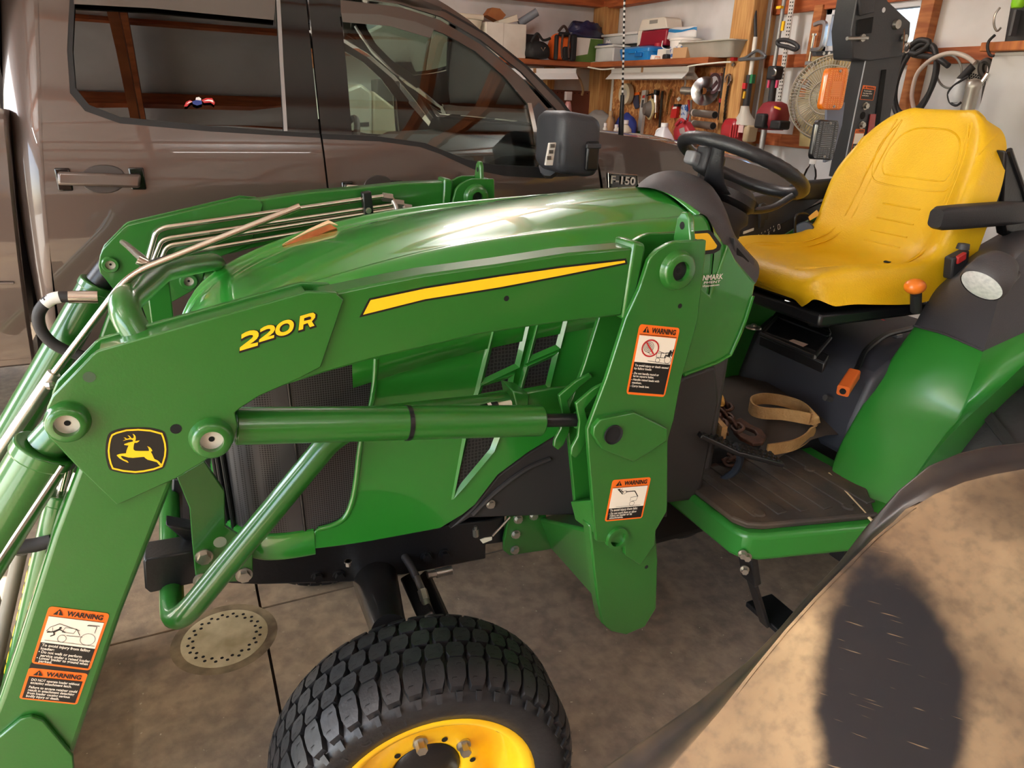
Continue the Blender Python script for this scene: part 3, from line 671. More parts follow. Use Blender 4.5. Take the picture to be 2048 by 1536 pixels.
    # rod-end lugs under the mast
    for k, (dx, dy) in enumerate(((0, 0), (-34, -16))):
        lp = [(1150, 806), (1185, 776), (1213, 762), (1217, 769), (1190, 790), (1168, 816), (1174, 840), (1171, 878), (1160, 904), (1149, 915), (1140, 908), (1142, 894), (1154, 872), (1157, 842)]
        y_ = Yo(0.012 if k == 0 else 0.052); MB().prism([(q_.x, q_.z) for q_ in SS([(a_ + dx, b_ + dy) for a_, b_ in lp], Y=1.0 + (0.012 if k == 0 else 0.052))], y_ - 0.004, y_ + 0.004).build('parking_lug', GREEN, loader, bevel=0.002)
    # foot bracket
    MB().prism(FOOTP, Yo(0.004), Yo(0.034)).build('foot_bracket', GREEN, loader, bevel=0.004)
    c = S(1233, 1075, Y=0.985); MB().lathe([(0.017, -0.05), (0.017, 0.012), (0.024, 0.012), (0.025, -0.0)], (c.x, Yo(-0.01), c.z), (0, -sg, 0), 24).build('pin_tube', GREEN, loader)
    MB().lathe([(0, 0), (0.017, 0)], (c.x, Yo(0.02), c.z), (0, -sg, 0), 20).build('pin_hole', DARK, loader)
arm(NEAR, 1); arm(FAR + 0.05, -1)
# filler floor of the mast channel, torque tube and frame plate
q = [S(1180, 1000, Y=1.0), S(1150, 1030, Y=1.06)]
MB().extrude([S(1187, 1000, Y=0.99), S(1140, 1003, Y=1.06), S(1150, 1040, Y=1.06), S(1192, 1070, Y=0.99)], (0.04, 0, 0)).build('channel_floor', GREEN, loader, bevel=0.003)
for sg in (1, -1):
    fx = lambda p: p if sg > 0 else V((p.x, 2.95 - p.y, p.z))
    tq = MB(); tq.extrude([fx(p) for p in (S(1076, 1036, Y=1.27), S(1178, 1060, Y=1.03), S(1190, 1200, Y=1.03), S(1102, 1099, Y=1.27))], (0.11, 0, 0.0)); tq.build('torque_tube', GREEN, loader, bevel=0.008)
    fp = MB(); fp.extrude([fx(p) for p in SS([(1008, 1082), (1017, 1035), (1040, 1022), (1090, 1018), (1100, 1064), (1104, 1099), (1020, 1112), (1008, 1102)], Y=1.262)], (0, sg * 0.012, 0)); fpo = fp.build('frame_plate', GREEN, loader, bevel=0.003)
    for p in ((1036, 1038), (1067, 1031), (1031, 1068), (1029, 1099)): MB().hexbolt(fx(S(*p, Y=1.262)), (0, -sg, 0), 0.0085, 0.009).build('bolt', ZINC, fpo)
# brush guard: one bent tube on each side and a cross tube low in front
gp = [S(1035, 803, Y=1.13), S(755, 835, Y=1.13), S(672, 866, Y=1.13), S(345, 1262, Y=1.13)]
e = gp[-1]; far_g = [V((p.x, 2.95 - p.y, p.z)) for p in gp]
MB().tube(gp[:2] + [gp[2]] + [e] + [far_g[3]] + [far_g[2]] + far_g[:2][::-1], 0.0215, 18, bend=0.07).build('brush_guard_tube', GREEN, loader, smooth=60)
bk = MB(); bk.prism(XZ([(1048, 786), (1106, 776), (1150, 772), (1150, 850), (1105, 850), (1050, 842)], 1.10), 1.10, 1.108); bk.prism(XZ([(1024, 780), (1056, 786), (1056, 842), (1036, 836)], 1.10), 1.095, 1.155)
bk.build('guard_bracket', GREEN, loader, bevel=0.003)
a, b = S(945, 826, Y=1.08), S(1022, 806, Y=1.08)
lab = MB().tube([S(945, 822, Y=1.10), S(1022, 806, Y=1.10)], 0.006, 10).build('hydraulic_fitting', mat('tag_white', (226, 218, 196), 0.6), loader)
MB().tube([S(962, 818, Y=1.095), S(995, 811, Y=1.095)], 0.008, 10).build('fitting_sleeve', BLK, lab); MB().tube([S(975, 816, Y=1.09), S(982, 814, Y=1.09)], 0.0098, 8).build('fitting_clamp', CHROME, lab)
# front mounting plate with bolts
mp_ = MB().prism(XZ([(353, 954), (409, 923), (449, 982), (451, 1053), (476, 1070), (506, 1105), (506, 1155), (497, 1162), (398, 1169), (391, 1155), (384, 1084), (379, 1017), (356, 961)], 1.2), 1.2, 1.21).build('front_mount_plate', GREEN, loader, bevel=0.002)
for p in ((408, 1113), (404, 1160), (488, 1149)): MB().hexbolt(S(*p, Y=1.2), (0, -1, 0), 0.0115, 0.012).build('bolt', ZINC, mp_)
MB().lathe([(0, 0.0005), (0.0115, 0.0005)], S(440, 1084, Y=1.2), (0, -1, 0), 16).build('plate_hole', mat('hole_pale', (150, 160, 140), .7), mp_)
MB().prism([(x + 0.0, z) for x, z in XZ([(353, 954), (409, 923), (449, 982), (451, 1053), (476, 1070), (506, 1105), (506, 1155), (398, 1169), (384, 1084), (379, 1017)], 1.2)], 1.74, 1.75).build('front_mount_plate', GREEN, loader, bevel=0.002)
# upper cross tube with its bracket
MB().tube([S(292, 700, Y=1.05), S(240, 612, Y=1.07), S(318, 545, Y=1.28)], 0.0205, 18, bend=0.05).build('cross_tube', GREEN, loader, smooth=60)
MB().tube([S(318, 545, Y=1.28), S(352, 536, Y=1.36), S(430, 523, Y=1.62), S(445, 540, Y=1.9)], 0.018, 16, bend=0.05).build('cross_tube', GREEN, loader, smooth=60)
MB().prism(XZ([(292, 566), (298, 549), (314, 540), (332, 546), (339, 562), (350, 660), (306, 668)], 1.28), 1.28, 1.29).build('tube_bracket', GREEN, loader, bevel=0.002)
# tilt cylinders at the front of both arms
def capsule(name, a, b, r, M, collar=True):
    o = MB().tube([a, b], r, 24).build(name, M, loader, bevel=0.003)
    if collar: MB().cyl(a, a + (b - a).normalized() * 0.02, r * 1.07, n=24).build('collar', M, o, bevel=0.003)
    return o
capsule('tilt_cylinder', S(93, 893, Y=1.03), S(-110, 1230, Y=1.03), 0.037, GREEN); MB().cyl(S(137, 845, Y=1.03), S(93, 893, Y=1.03), 0.026).build('cylinder_eye', GREEN, loader)
capsule('tilt_cylinder', S(197, 566, Y=1.98), S(-130, 1130, Y=1.98), 0.040, GREEN); MB().cyl(S(222, 533, Y=1.98), S(197, 566, Y=1.98), 0.03).build('cylinder_eye', BLK, loader)
MB().tube([S(124, 930, Y=1.0), S(-20, 1145, Y=1.0)], 0.004, 8).build('cylinder_line', ZINC, loader)
c2 = capsule('inner_cylinder', S(122, 985, Y=1.2), S(20, 1420, Y=1.2), 0.021, GREEN)
MB().cyl(S(137, 925, Y=1.2), S(122, 985, Y=1.2), 0.008).build('piston_rod', CHROME, c2)
yl = MB()
for k in range(9):
    t0 = 0.28 + k * 0.062; A, B = S(122, 985, Y=1.2), S(20, 1420, Y=1.2); d = B - A
    yl.cyl(A + d * t0 + V((-0.0100, 0.0015, 0)), A + d * (t0 + 0.03 + 0.012 * (k % 2)) + V((-0.0100, 0.0015, 0)), 0.0124, n=20)
yl.build('yellow_marking', DECY, c2)['kind'] = 'stuff'
# level-indicator rod
MB().tube([S(600, 413, Y=1.12), S(258, 550, Y=1.12), S(104, 752, Y=1.12)], 0.0052, 12, bend=0.03).build('level_rod', STEEL, loader, smooth=60)
lr = MB().tube([S(108, 746, Y=1.12), S(-10, 918, Y=1.12)], 0.009, 14).build('level_sleeve', ZINC, loader, smooth=60)
MB().ball(S(100, 770, Y=1.11), 0.007, 8).build('sleeve_bolt', ZINC, lr)
MB().tube([S(245, 484, Y=1.9), S(254, 490, Y=1.7), S(283, 516, Y=1.3), S(296, 530, Y=1.14), S(275, 520, Y=1.14)], 0.0065, 10, bend=0.04).build('rod_hook', STEEL, loader, smooth=60)
# hydraulic lines on the far arm
for pts in ([(296, 520), (312, 464), (330, 455), (778, 391)], [(306, 522), (322, 482), (338, 476), (795, 408)], [(320, 525), (331, 497), (342, 490), (815, 414)], [(345, 520), (356, 510), (420, 496), (640, 459), (700, 448)]):
    MB().tube(SS(pts, Y=1.925), 0.0065, 12, bend=0.03).build('hydraulic_line', STEEL, loader, smooth=60)
cb = S(734, 406, Y=1.92); k = MB().obox(cb, (0.012, 0, 0.002), (0, 0.014, 0), (-0.002, 0, 0.030)).build('line_clamp', BLK, loader, bevel=0.003)
MB().hexbolt(S(737, 421, Y=1.9), (0, -1, 0), 0.006, 0.006).build('bolt', ZINC, k)
for p in ((774, 395), (796, 407), (812, 416)):
    q = S(*p, Y=1.925); f = MB(); f.tube([q - V((0.012, 0, -0.002)), q + V((0.014, 0, -0.002))], 0.0125, 6); f.tube([q + V((0.01, 0, 0)), q + V((0.022, -0.01, -0.02)), q + V((0.024, -0.02, -0.07))], 0.007, 10, bend=0.015)
    f.build('hose_fitting', ZINC, loader)
# hoses
def hose(pts, Y, r, name='hydraulic_hose'): return MB().tube(catmull(SS(pts, Y=Y), 5), r, 12).build(name, HOSE, loader, smooth=60)
h = hose([(140, 594), (120, 594), (96, 602), (78, 626), (80, 655), (100, 682), (130, 700), (165, 712), (200, 722)], 1.9, 0.0135)
MB().tube(SS([(196, 594), (137, 594)], Y=1.9), 0.0155, 12).build('ferrule', CHROME, h); MB().tube(catmull(SS([(120, 594), (104, 598), (90, 608)], Y=1.9), 4), 0.0142, 12).build('hose_label', mat('hose_label', (224, 222, 214), 0.6), h)
h = hose([(-20, 935), (12, 918), (60, 900), (110, 930), (150, 918)], 1.15, 0.0125); MB().tube(SS([(10, 920), (48, 899)], Y=1.149), 0.0142, 12).build('ferrule', ALU, h)
hose([(-15, 1096), (30, 1094), (70, 1090), (104, 1080)], 1.18, 0.0115)
hose([(345, 520), (300, 535), (275, 560), (268, 600), (280, 640)], 1.75, 0.014); hose([(270, 560), (262, 610), (282, 660)], 1.7, 0.012)
MB().tube(SS([(345, 528), (368, 534)], Y=1.7), 0.014, 12).build('brass_ferrule', mat('brass', (190, 150, 90), .35, metal=.8), loader)
MB().tube(SS([(40, 1105), (-30, 1420)], Y=1.3), 0.0115, 12).build('stand_rod', mat('galvanised', (132, 128, 118), .5, metal=.5), loader, smooth=60)
MB().tube(SS([(290, 640), (240, 760)], Y=1.6), 0.007, 10).build('hydraulic_line', STEEL, loader, smooth=60)
# quick-attach frame between the boom ends (dark green, ahead of the picture)
MB().box((-0.62, 1.06, 0.02), (-0.56, 1.94, 0.5)).build('carrier_frame', GREEN, loader, bevel=0.01)

# ------------------------------------------------------------------ decals
class Decal:
    def __init__(s, name, corners, Y, parent, label=None):
        s.c = [S(*p, Y=Y) for p in corners]; s.lay = 0; s.parent = parent; s.name = name; s.o = None; s.label = label   # TL, TR, BR, BL
    def P(s, u, v, l=0.0):
        tl, tr, br, bl = s.c; p = (bl * (1 - u) + br * u) * (1 - v) + (tl * (1 - u) + tr * u) * v
        return p + V((0, -0.0004 - 0.0005 * l, 0))
    def poly(s, pts, M, l, name=None, b=None):
        b2 = b or MB(); b2.extrude([s.P(u, v, l) for u, v in pts], (0, 0.0003, 0))
        if b is None:
            o = b2.build(name or s.name, M, s.o or s.parent, smooth=0, label=s.label if s.o is None else None)
            if s.o is None: s.o = o
            return o
    def stroke(s, b, pts, w, l, closed=False):
        pts = list(pts); n = len(pts)
        for i in range(n if closed else n - 1):
            a, c = V((*pts[i], 0)), V((*pts[(i + 1) % n], 0)); d = c - a
            if d.length < 1e-6: continue
            asp = (s.c[1] - s.c[0]).length / (s.c[0] - s.c[3]).length
            d2 = V((d.x * asp, d.y, 0)).normalized(); nn = V((-d2.y / asp, d2.x, 0)) * w / 2; ex = V((d2.x / asp, d2.y, 0)) * w * 0.3
            b.add([s.P(*(q.x, q.y), l) for q in (a - ex - nn, c + ex - nn, c + ex + nn, a - ex + nn)], [(0, 1, 2, 3)])
    def text(s, b, txt, u, v, h, width=None, l=4, bold=0.02):
        O = s.P(u, v, l); U = s.P(u + 0.1, v, l) - O; W = s.P(u, v + 0.1, l) - O
        t = text_mesh(txt, O, U, W, (0, -1, 0), h * (s.c[0] - s.c[3]).length, width=width and width * (s.c[1] - s.c[0]).length, bold=bold, depth=0)
        n = len(b.v); b.v += t.v; b.f += [[i + n for i in f] for f in t.f]; b.mi += [b.m] * len(t.f)
def ell(cx, cy, rx, ry, n=20): return [(cx + rx * math.cos(2 * PI * k / n), cy + ry * math.sin(2 * PI * k / n)) for k in range(n)]
def warning(corners, Y, parent, head, pic, lines, draw=None, label=None, bottom=0.035):
    D = Decal('warning_decal', corners, Y, parent, label)
    D.poly(rrect(0, 0, 1, 1, 0.06, 4), DECO, 0)
    x0, x1 = 0.045, 0.955
    if pic: D.poly([(x0, pic[0]), (x1, pic[0]), (x1, pic[1]), (x0, pic[1])], DECW, 1, 'picture_field')
    D.poly([(x0, bottom), (x1, bottom), (x1, pic[0] if pic else head), (x0, pic[0] if pic else head)], DECK, 1, 'text_field')
    b = MB(); hh = (1 - head)
    b.m = 0
    D.text(b, 'WARNING', 0.31, head + hh * 0.24, hh * 0.52, 0.60, 2, 0.035)
    b.extrude([D.P(u, v, 2) for u, v in ((0.10, head + hh * 0.22), (0.26, head + hh * 0.22), (0.18, head + hh * 0.86))], (0, 0.0002, 0))
    D.stroke(b, [(x0, head), (x1, head)], 0.008, 2)
    b.m = 1; D.stroke(b, [(0.18, head + hh * 0.42), (0.18, head + hh * 0.66)], 0.016, 3); D.stroke(b, [(0.18, head + hh * 0.29), (0.18, head + hh * 0.33)], 0.016, 3)
    if draw: b.m = 0; draw(D, b)
    b.m = 2
    for u, v, h, wd, t in lines: D.text(b, t, u, v, h, wd, 2, 0.02)
    b.build('decal_print', [DECK, DECO, DECW, DECR], D.o, smooth=0)
    return D
def draw_roll(D, b):
    D.stroke(b, [(0.08, 0.70), (0.62, 0.63)], 0.006, 2)
    D.stroke(b, [(0.46, 0.48 + .03), (0.98, 0.46 + .03)], 0.006, 2)
def draw_bale(D, b):
    y = 0.0
    for c, rx, ry in (((0.60, 0.525), 0.055, 0.032), ((0.85, 0.54), 0.08, 0.05)): D.stroke(b, ell(*c, rx, ry, 16), 0.006, 2, True)
    D.stroke(b, [(0.36, 0.505), (0.93, 0.485)], 0.006, 2)
    D.stroke(b, [(0.55, 0.565), (0.78, 0.565), (0.78, 0.63), (0.55, 0.63)], 0.006, 2, True); D.stroke(b, [(0.66, 0.565), (0.66, 0.63)], 0.01, 2)
    D.stroke(b, [(0.55, 0.66), (0.75, 0.63)], 0.006, 2)
    D.stroke(b, [(0.93, 0.60), (0.95, 0.69)], 0.018, 2); D.stroke(b, [(0.86, 0.60), (0.89, 0.655)], 0.05, 2); D.stroke(b, [(0.86, 0.60), (0.78, 0.60), (0.765, 0.575)], 0.018, 2); D.stroke(b, [(0.88, 0.645), (0.77, 0.635)], 0.012, 2)
    b.extrude([D.P(u, v, 2) for u, v in ell(0.885, 0.672, 0.02, 0.012, 10)], (0, .0002, 0))
    for k in (1.0, 0.72, 0.45, 0.2): D.stroke(b, ell(0.32, 0.70, 0.12 * k, 0.075 * k, 16), 0.006, 2, True)
    D.stroke(b, [(0.33, 0.63), (0.38, 0.60), (0.43, 0.605)], 0.006, 2)
    b.m = 3; D.stroke(b, ell(0.36, 0.685, 0.2, 0.115, 26), 0.02, 3, True); D.stroke(b, [(0.25, 0.755), (0.46, 0.61)], 0.02, 3); b.m = 0
def draw_lift(D, b):
    D.stroke(b, ell(0.62, 0.40, 0.065, 0.055, 16), 0.007, 2, True); D.stroke(b, [(0.22, 0.345), (0.86, 0.345)], 0.006, 2)
    D.stroke(b, [(0.56, 0.46), (0.56, 0.55), (0.74, 0.565), (0.72, 0.47), (0.60, 0.455)], 0.007, 2); D.stroke(b, [(0.74, 0.565), (0.63, 0.70), (0.40, 0.70)], 0.02, 2); 
    D.stroke(b, [(0.40, 0.73), (0.43, 0.68), (0.36, 0.65), (0.30, 0.66), (0.34, 0.72), (0.40, 0.73)], 0.007, 2)
    D.stroke(b, [(0.18, 0.775), (0.32, 0.65)], 0.022, 2); D.stroke(b, [(0.25, 0.73), (0.30, 0.72), (0.33, 0.69)], 0.02, 2); D.stroke(b, [(0.26, 0.735), (0.29, 0.775)], 0.014, 2)
    b.extrude([D.P(u, v, 2) for u, v in ell(0.225, 0.765, 0.02, 0.018, 10)], (0, .0002, 0))
def draw_fall(D, b):
    D.stroke(b, [(0.10, 0.43), (0.93, 0.43)], 0.006, 2)
    D.stroke(b, ell(0.36, 0.49, 0.07, 0.062, 16), 0.006, 2, True); D.stroke(b, ell(0.78, 0.53, 0.125, 0.10, 18), 0.006, 2, True)
    D.stroke(b, [(0.42, 0.55), (0.68, 0.56)], 0.008, 2); D.stroke(b, [(0.33, 0.60), (0.52, 0.60), (0.55, 0.68), (0.36, 0.685), (0.33, 0.60)], 0.006, 2); D.stroke(b, [(0.55, 0.68), (0.63, 0.58)], 0.008, 2)
    D.stroke(b, [(0.86, 0.65), (0.86, 0.76), (0.70, 0.76), (0.72, 0.775), (0.90, 0.775)], 0.008, 2)
    D.stroke(b, [(0.60, 0.66), (0.25, 0.735), (0.12, 0.66)], 0.008, 2); D.stroke(b, [(0.12, 0.66), (0.02 + .06, 0.59), (0.18, 0.585), (0.16, 0.66)], 0.006, 2)
    D.stroke(b, [(0.28, 0.645), (0.20, 0.59)], 0.03, 2); D.stroke(b, [(0.20, 0.59), (0.10, 0.57)], 0.018, 2); D.stroke(b, [(0.20, 0.59), (0.22, 0.54), (0.17, 0.51)], 0.018, 2); D.stroke(b, [(0.28, 0.64), (0.38, 0.60)], 0.014, 2)
    b.extrude([D.P(u, v, 2) for u, v in ell(0.285, 0.668, 0.022, 0.016, 10)], (0, .0002, 0))
warning([(98, 1212), (220, 1227), (180, 1341), (62, 1326)], 0.9995, loader, 0.845, (0.385, 0.835),
        [(0.08, 0.325, 0.045, 0.80, 'To avoid injury from falling'), (0.08, 0.265, 0.045, 0.22, 'loader:'), (0.06, 0.205, 0.045, 0.72, '• Do not walk or perform'), (0.11, 0.145, 0.045, 0.84, 'service under a raised loader.'), (0.06, 0.095, 0.045, 0.86, '• Lower loader to ground when'), (0.11, 0.047, 0.04, 0.22, 'parked.')], draw_fall, 'orange warning decal with a falling loader pictogram')
MB().extrude([S(a, b, Y=0.9993) for a, b in ((62, 1326), (180, 1341), (176, 1350), (58, 1336))], (0, 0.0002, 0)).build('decal_strip', DECK, loader, smooth=0)
warning([(58, 1335), (176, 1347), (154, 1409), (38, 1397)], 0.9995, loader, 0.74, None,
        [(0.10, 0.62, 0.075, 0.82, 'DO NOT operate loader without'), (0.10, 0.525, 0.075, 0.70, 'engaging attachment latch.'), (0.10, 0.385, 0.075, 0.82, 'Failure to engage retainer could'), (0.10, 0.29, 0.075, 0.79, 'result in attachment detaching'), (0.10, 0.195, 0.075, 0.73, 'from loader causing serious'), (0.10, 0.10, 0.075, 0.56, 'bodily injury or death.')], None, 'small text-only orange warning decal', bottom=0.05)
warning([(1279, 648), (1360, 656), (1329, 794), (1252, 788)], 0.9845, loader, 0.865, (0.475, 0.85),
        [(0.07, 0.415, 0.03, 0.84, 'To avoid injury or death caused'), (0.07, 0.37, 0.03, 0.43, 'by falling loads:'), (0.05, 0.30, 0.03, 0.66, '- Do not handle round or'), (0.08, 0.26, 0.03, 0.52, 'large square bales.'), (0.05, 0.21, 0.03, 0.70, '- Handle raised loads with'), (0.08, 0.165, 0.03, 0.24, 'caution.'), (0.05, 0.115, 0.03, 0.48, '- Carry loads low.')], draw_bale, 'orange warning decal with a crossed-out round bale')
warning([(1225, 960), (1302, 954), (1284, 1036), (1209, 1043)], 0.9845, loader, 0.815, (0.315, 0.80),
        [(0.08, 0.245, 0.055, 0.72, 'To avoid injury from falls:'), (0.07, 0.17, 0.05, 0.72, '- Do not work from or allow'), (0.10, 0.115, 0.05, 0.58, 'riders on loader or its'), (0.10, 0.06, 0.05, 0.36, 'attachments.')], draw_lift, 'orange warning decal with a man on a raised bucket')
# arm stripe, model number, emblem
def flat(name, pts, Y, M, parent, org=None, lay=0, label=None):
    return MB().extrude([S(a, b, Y=Y) + V((0, -0.0004 - 0.0006 * lay, 0)) for a, b in pts], (0, 0.0003, 0)).build(name, M, parent, smooth=0, label=label)
def offset(pts, d):
    n = len(pts); ar = sum(pts[i][0] * pts[(i + 1) % n][1] - pts[(i + 1) % n][0] * pts[i][1] for i in range(n)); sg = 1 if ar > 0 else -1; out = []
    for i in range(n):
        a, b, c = (V((*pts[(i + k) % n][:2], 0)) for k in (-1, 0, 1)); d1 = (b - a).normalized(); d2 = (c - b).normalized()
        n1 = V((d1.y, -d1.x, 0)) * sg; n2 = V((d2.y, -d2.x, 0)) * sg; m = n1 + n2
        m = m / max(m.length_squared, 0.6) * 2 if m.length > 1e-6 else n1
        out.append((b.x + m.x * d, b.y + m.y * d))
    return out
stripe = [(741, 600), (850, 577), (1000, 553), (1120, 536), (1249, 521), (1250, 525), (1120, 551), (1000, 574), (850, 598), (726, 629)]
so = flat('stripe_decal', offset(stripe, 4.0), 1.0, DECK, loader, lay=0); flat('stripe_fill', stripe, 1.0, DECY, so, lay=1)
gz = lambda pts, ox=470, oy=610, s=0.08789: [(ox + a * s, oy + b * s) for a, b in pts]
T1 = gz([(145, 670), (240, 612), (340, 578), (430, 570), (500, 587), (537, 635), (533, 700), (495, 765), (420, 828), (330, 888), (525, 845), (515, 918), (105, 1040), (110, 965), (200, 895), (310, 810), (390, 745), (412, 705), (395, 678), (330, 680), (240, 712), (145, 765)])
T2 = gz([(575, 545), (660, 490), (750, 455), (820, 450), (880, 465), (908, 510), (905, 560), (870, 620), (800, 680), (735, 720), (890, 678), (885, 740), (545, 845), (550, 785), (640, 715), (740, 640), (800, 580), (803, 548), (780, 535), (720, 545), (640, 580), (572, 615)])
O1 = gz(cat2([(1215, 330), (1300, 360), (1338, 440), (1300, 570), (1190, 660), (1050, 697), (945, 665), (915, 580), (960, 460), (1080, 365)], 3, True)); 
cx = sum(p[0] for p in O1) / len(O1); cy = sum(p[1] for p in O1) / len(O1)
RR = gz([(1480, 250), (1700, 185), (1780, 172), (1825, 210), (1820, 280), (1745, 370), (1805, 465), (1700, 500), (1650, 405), (1555, 440), (1545, 545), (1445, 575)])
RH = gz([(1570, 295), (1690, 255), (1730, 270), (1715, 320), (1565, 355)])
back = MB(); front = MB()
def pz(b, pts, lay, Y=0.994): b.extrude([S(a, c, Y=Y) + V((0, -0.0004 - 0.0006 * lay, 0)) for a, c in pts], (0, 0.0003, 0))
def ring(b, pts, k0, k1, lay, sx=0, sy=0, Y=0.994):
    n = len(pts); q = [S(cx + (a - cx) * k + sx, cy + (c - cy) * k + sy, Y=Y) + V((0, -0.0004 - 0.0006 * lay, 0)) for k in (k0, k1) for a, c in pts]
    b.add(q, [(i, (i + 1) % n, n + (i + 1) % n, n + i) for i in range(n)])
for g_ in (T1, T2, RR): pz(back, [(a + 1.6, c + 1.8) for a, c in offset(g_, 2.4)], 0)
ring(back, O1, 1.14, 0.42, 0, 1.4, 1.6)
for g_ in (T1, T2, RR): pz(front, g_, 1)
ring(front, O1, 1.0, 0.54, 1)
nd = back.build('model_number_decal', DECK, loader, smooth=0); front.build('number_print', DECY, nd, smooth=0); flat('letter_counter', RH, 0.994, DECK, nd, lay=2)
ez = lambda pts: gz(pts, 205, 845, 0.06836)
SH = ez(cat2([(85, 840), (100, 620), (140, 420), (200, 305), (330, 230), (600, 160), (1000, 135), (1400, 150), (1700, 220), (1815, 285), (1870, 420), (1910, 600), (1925, 800), (1910, 1000), (1860, 1180), (1790, 1325), (1680, 1380), (1400, 1460), (1000, 1510), (600, 1480), (300, 1410), (200, 1360), (140, 1200), (95, 1000)], 2, True))
RG = ez([(155, 820), (175, 620), (210, 460), (265, 340), (400, 275), (700, 195), (1050, 178), (1400, 205), (1750, 300), (1800, 420), (1850, 600), (1868, 780), (1850, 980), (1800, 1150), (1750, 1290), (1500, 1380), (1200, 1440), (960, 1465), (600, 1430), (285, 1355), (220, 1200), (175, 1020)])
DEER = ez([(635, 625), (760, 580), (890, 550), (925, 560), (945, 545), (1000, 530), (1090, 515), (1060, 550), (1005, 585), (935, 585), (915, 660), (905, 750), (915, 790), (960, 820), (1100, 825), (1360, 825), (1360, 780), (1335, 720), (1305, 680), (1390, 720), (1440, 780), (1460, 825), (1440, 835), (1410, 845), (1450, 910), (1490, 1000), (1520, 1060), (1620, 1105), (1660, 1140), (1730, 1220), (1750, 1280), (1700, 1275), (1640, 1210), (1590, 1150), (1480, 1120), (1320, 1080), (1250, 1030), (1215, 995), (1080, 1005), (900, 1025), (760, 1015), (600, 970), (530, 970), (560, 1020), (620, 1070), (720, 1105), (765, 1165), (740, 1165), (600, 1100), (500, 1040), (420, 960), (425, 940), (520, 910), (690, 890), (700, 830), (730, 740), (765, 665), (650, 650), (635, 640)])
ANT = [ez([(600, 528), (690, 480), (790, 450), (890, 455), (915, 430), (915, 380), (880, 325), (930, 345), (970, 400), (975, 470), (955, 545), (925, 565), (895, 560), (890, 510), (850, 490), (780, 488), (700, 500)]), ez([(735, 365), (800, 390), (850, 455), (800, 460), (790, 420)]), ez([(620, 430), (680, 440), (715, 470), (680, 480)])]
em = flat('emblem_decal', SH, 0.994, DECK, loader, label='black shield emblem with a yellow leaping deer')
b = MB(); inn = offset(RG, -3.4); n = len(RG); b.add([S(a, c, Y=0.994) + V((0, -0.001, 0)) for a, c in RG + inn], [(i, (i + 1) % n, n + (i + 1) % n, n + i) for i in range(n)]); b.build('emblem_border', DECY, em, smooth=0)
b = MB(); pz(b, DEER, 1)
for a in ANT: pz(b, a, 1)
b.build('leaping_deer', DECY, em, smooth=0)
# ------------------------------------------------------------------ compact tractor
YC = 1.475
tractor = thing('compact_tractor', (1.2, YC, 0), 'green compact tractor with yellow seat and rounded glossy hood, in front of the pickup', 'tractor')
# --- hood: stations along X, shoulder height table
SH_Z = [(-0.034, 1.000), (-0.021, 1.036), (0.01, 1.078), (0.041, 1.102), (0.105, 1.131), (0.2, 1.162), (0.3, 1.187), (0.4, 1.208), (0.506, 1.222), (0.616, 1.231), (0.754, 1.240), (0.9, 1.247), (1.03, 1.252)]
def half_w(x):
    t = max(0.0, min(1.0, (x + 0.036) / 0.36)); return 0.135 + 0.145 * (1 - (1 - t) ** 2.4) - 0.012 * max(0, x - 0.5)
rows = []
for x, z in SH_Z + [(1.045, 1.2525)]:
    hw = half_w(x); r = []
    k = hw / 0.28
    prof = [(1.0, -0.20), (1.0, -0.135), (0.995, -0.095), (0.975, -0.060), (0.93, -0.030), (0.87, -0.010), (0.80, -0.0015), (0.745, -0.001), (0.715, -0.008), (0.69, -0.0125), (0.60, -0.0100), (0.4, -0.005), (0.2, -0.002), (0.0, 0.0)]
    drop = min(1.0, max(0.1, (z - 0.93) / 0.2)); cr = 0.034 * max(0.0, min(1.0, (x - 0.15) / 0.75)) ** 1.2
    prof = [(e, d + (cr * (1 - (e / 0.70) ** 2) if e < 0.70 else 0.0)) for e, d in prof]
    for e, d in prof: r.append(V((x - 0.0 * e, YC - hw * e, z + d * (drop if d < -0.03 else 1))))
    for e, d in prof[-2::-1]: r.append(V((x, YC + hw * e, z + d * (drop if d < -0.03 else 1))))
    rows.append(r)
hood_rear = [p.copy() for p in rows[-1]]
nose = [V((-0.045 + 0.0 * i, p.y * 0.9 + YC * 0.1, 0.985)) for i, p in enumerate(rows[0])]
hood = MB().grid([nose] + rows).build('hood', GREEN_H, tractor, smooth=75, sub=1)
hood.modifiers.new('thickness', 'SOLIDIFY').thickness = 0.006
# --- grille: a rounded perforated screen under the nose, with its green lip
def mesh_material():
    M = bpy.data.materials.new('perforated_screen'); M.use_nodes = True; t = M.node_tree; p = t.nodes['Principled BSDF']
    tc = t.nodes.new('ShaderNodeTexCoord'); v = t.nodes.new('ShaderNodeTexVoronoi'); v.inputs['Scale'].default_value = 230; v.inputs['Randomness'].default_value = 0.0
    mp = t.nodes.new('ShaderNodeMapping'); mp.inputs['Scale'].default_value = (1, 0.35, 1); t.links.new(tc.outputs['Object'], mp.inputs[0]); t.links.new(mp.outputs[0], v.inputs['Vector'])
    r = t.nodes.new('ShaderNodeValToRGB'); r.color_ramp.elements[0].position = 0.34; r.color_ramp.elements[1].position = 0.42
    r.color_ramp.elements[0].color = (0.006, 0.006, 0.007, 1); r.color_ramp.elements[1].color = (0.055, 0.055, 0.06, 1)
    t.links.new(v.outputs['Distance'], r.inputs[0]); t.links.new(r.outputs[0], p.inputs['Base Color']); p.inputs['Roughness'].default_value = 0.45; p.inputs['Metallic'].default_value = 0.3
    return M
SCREEN = mesh_material()
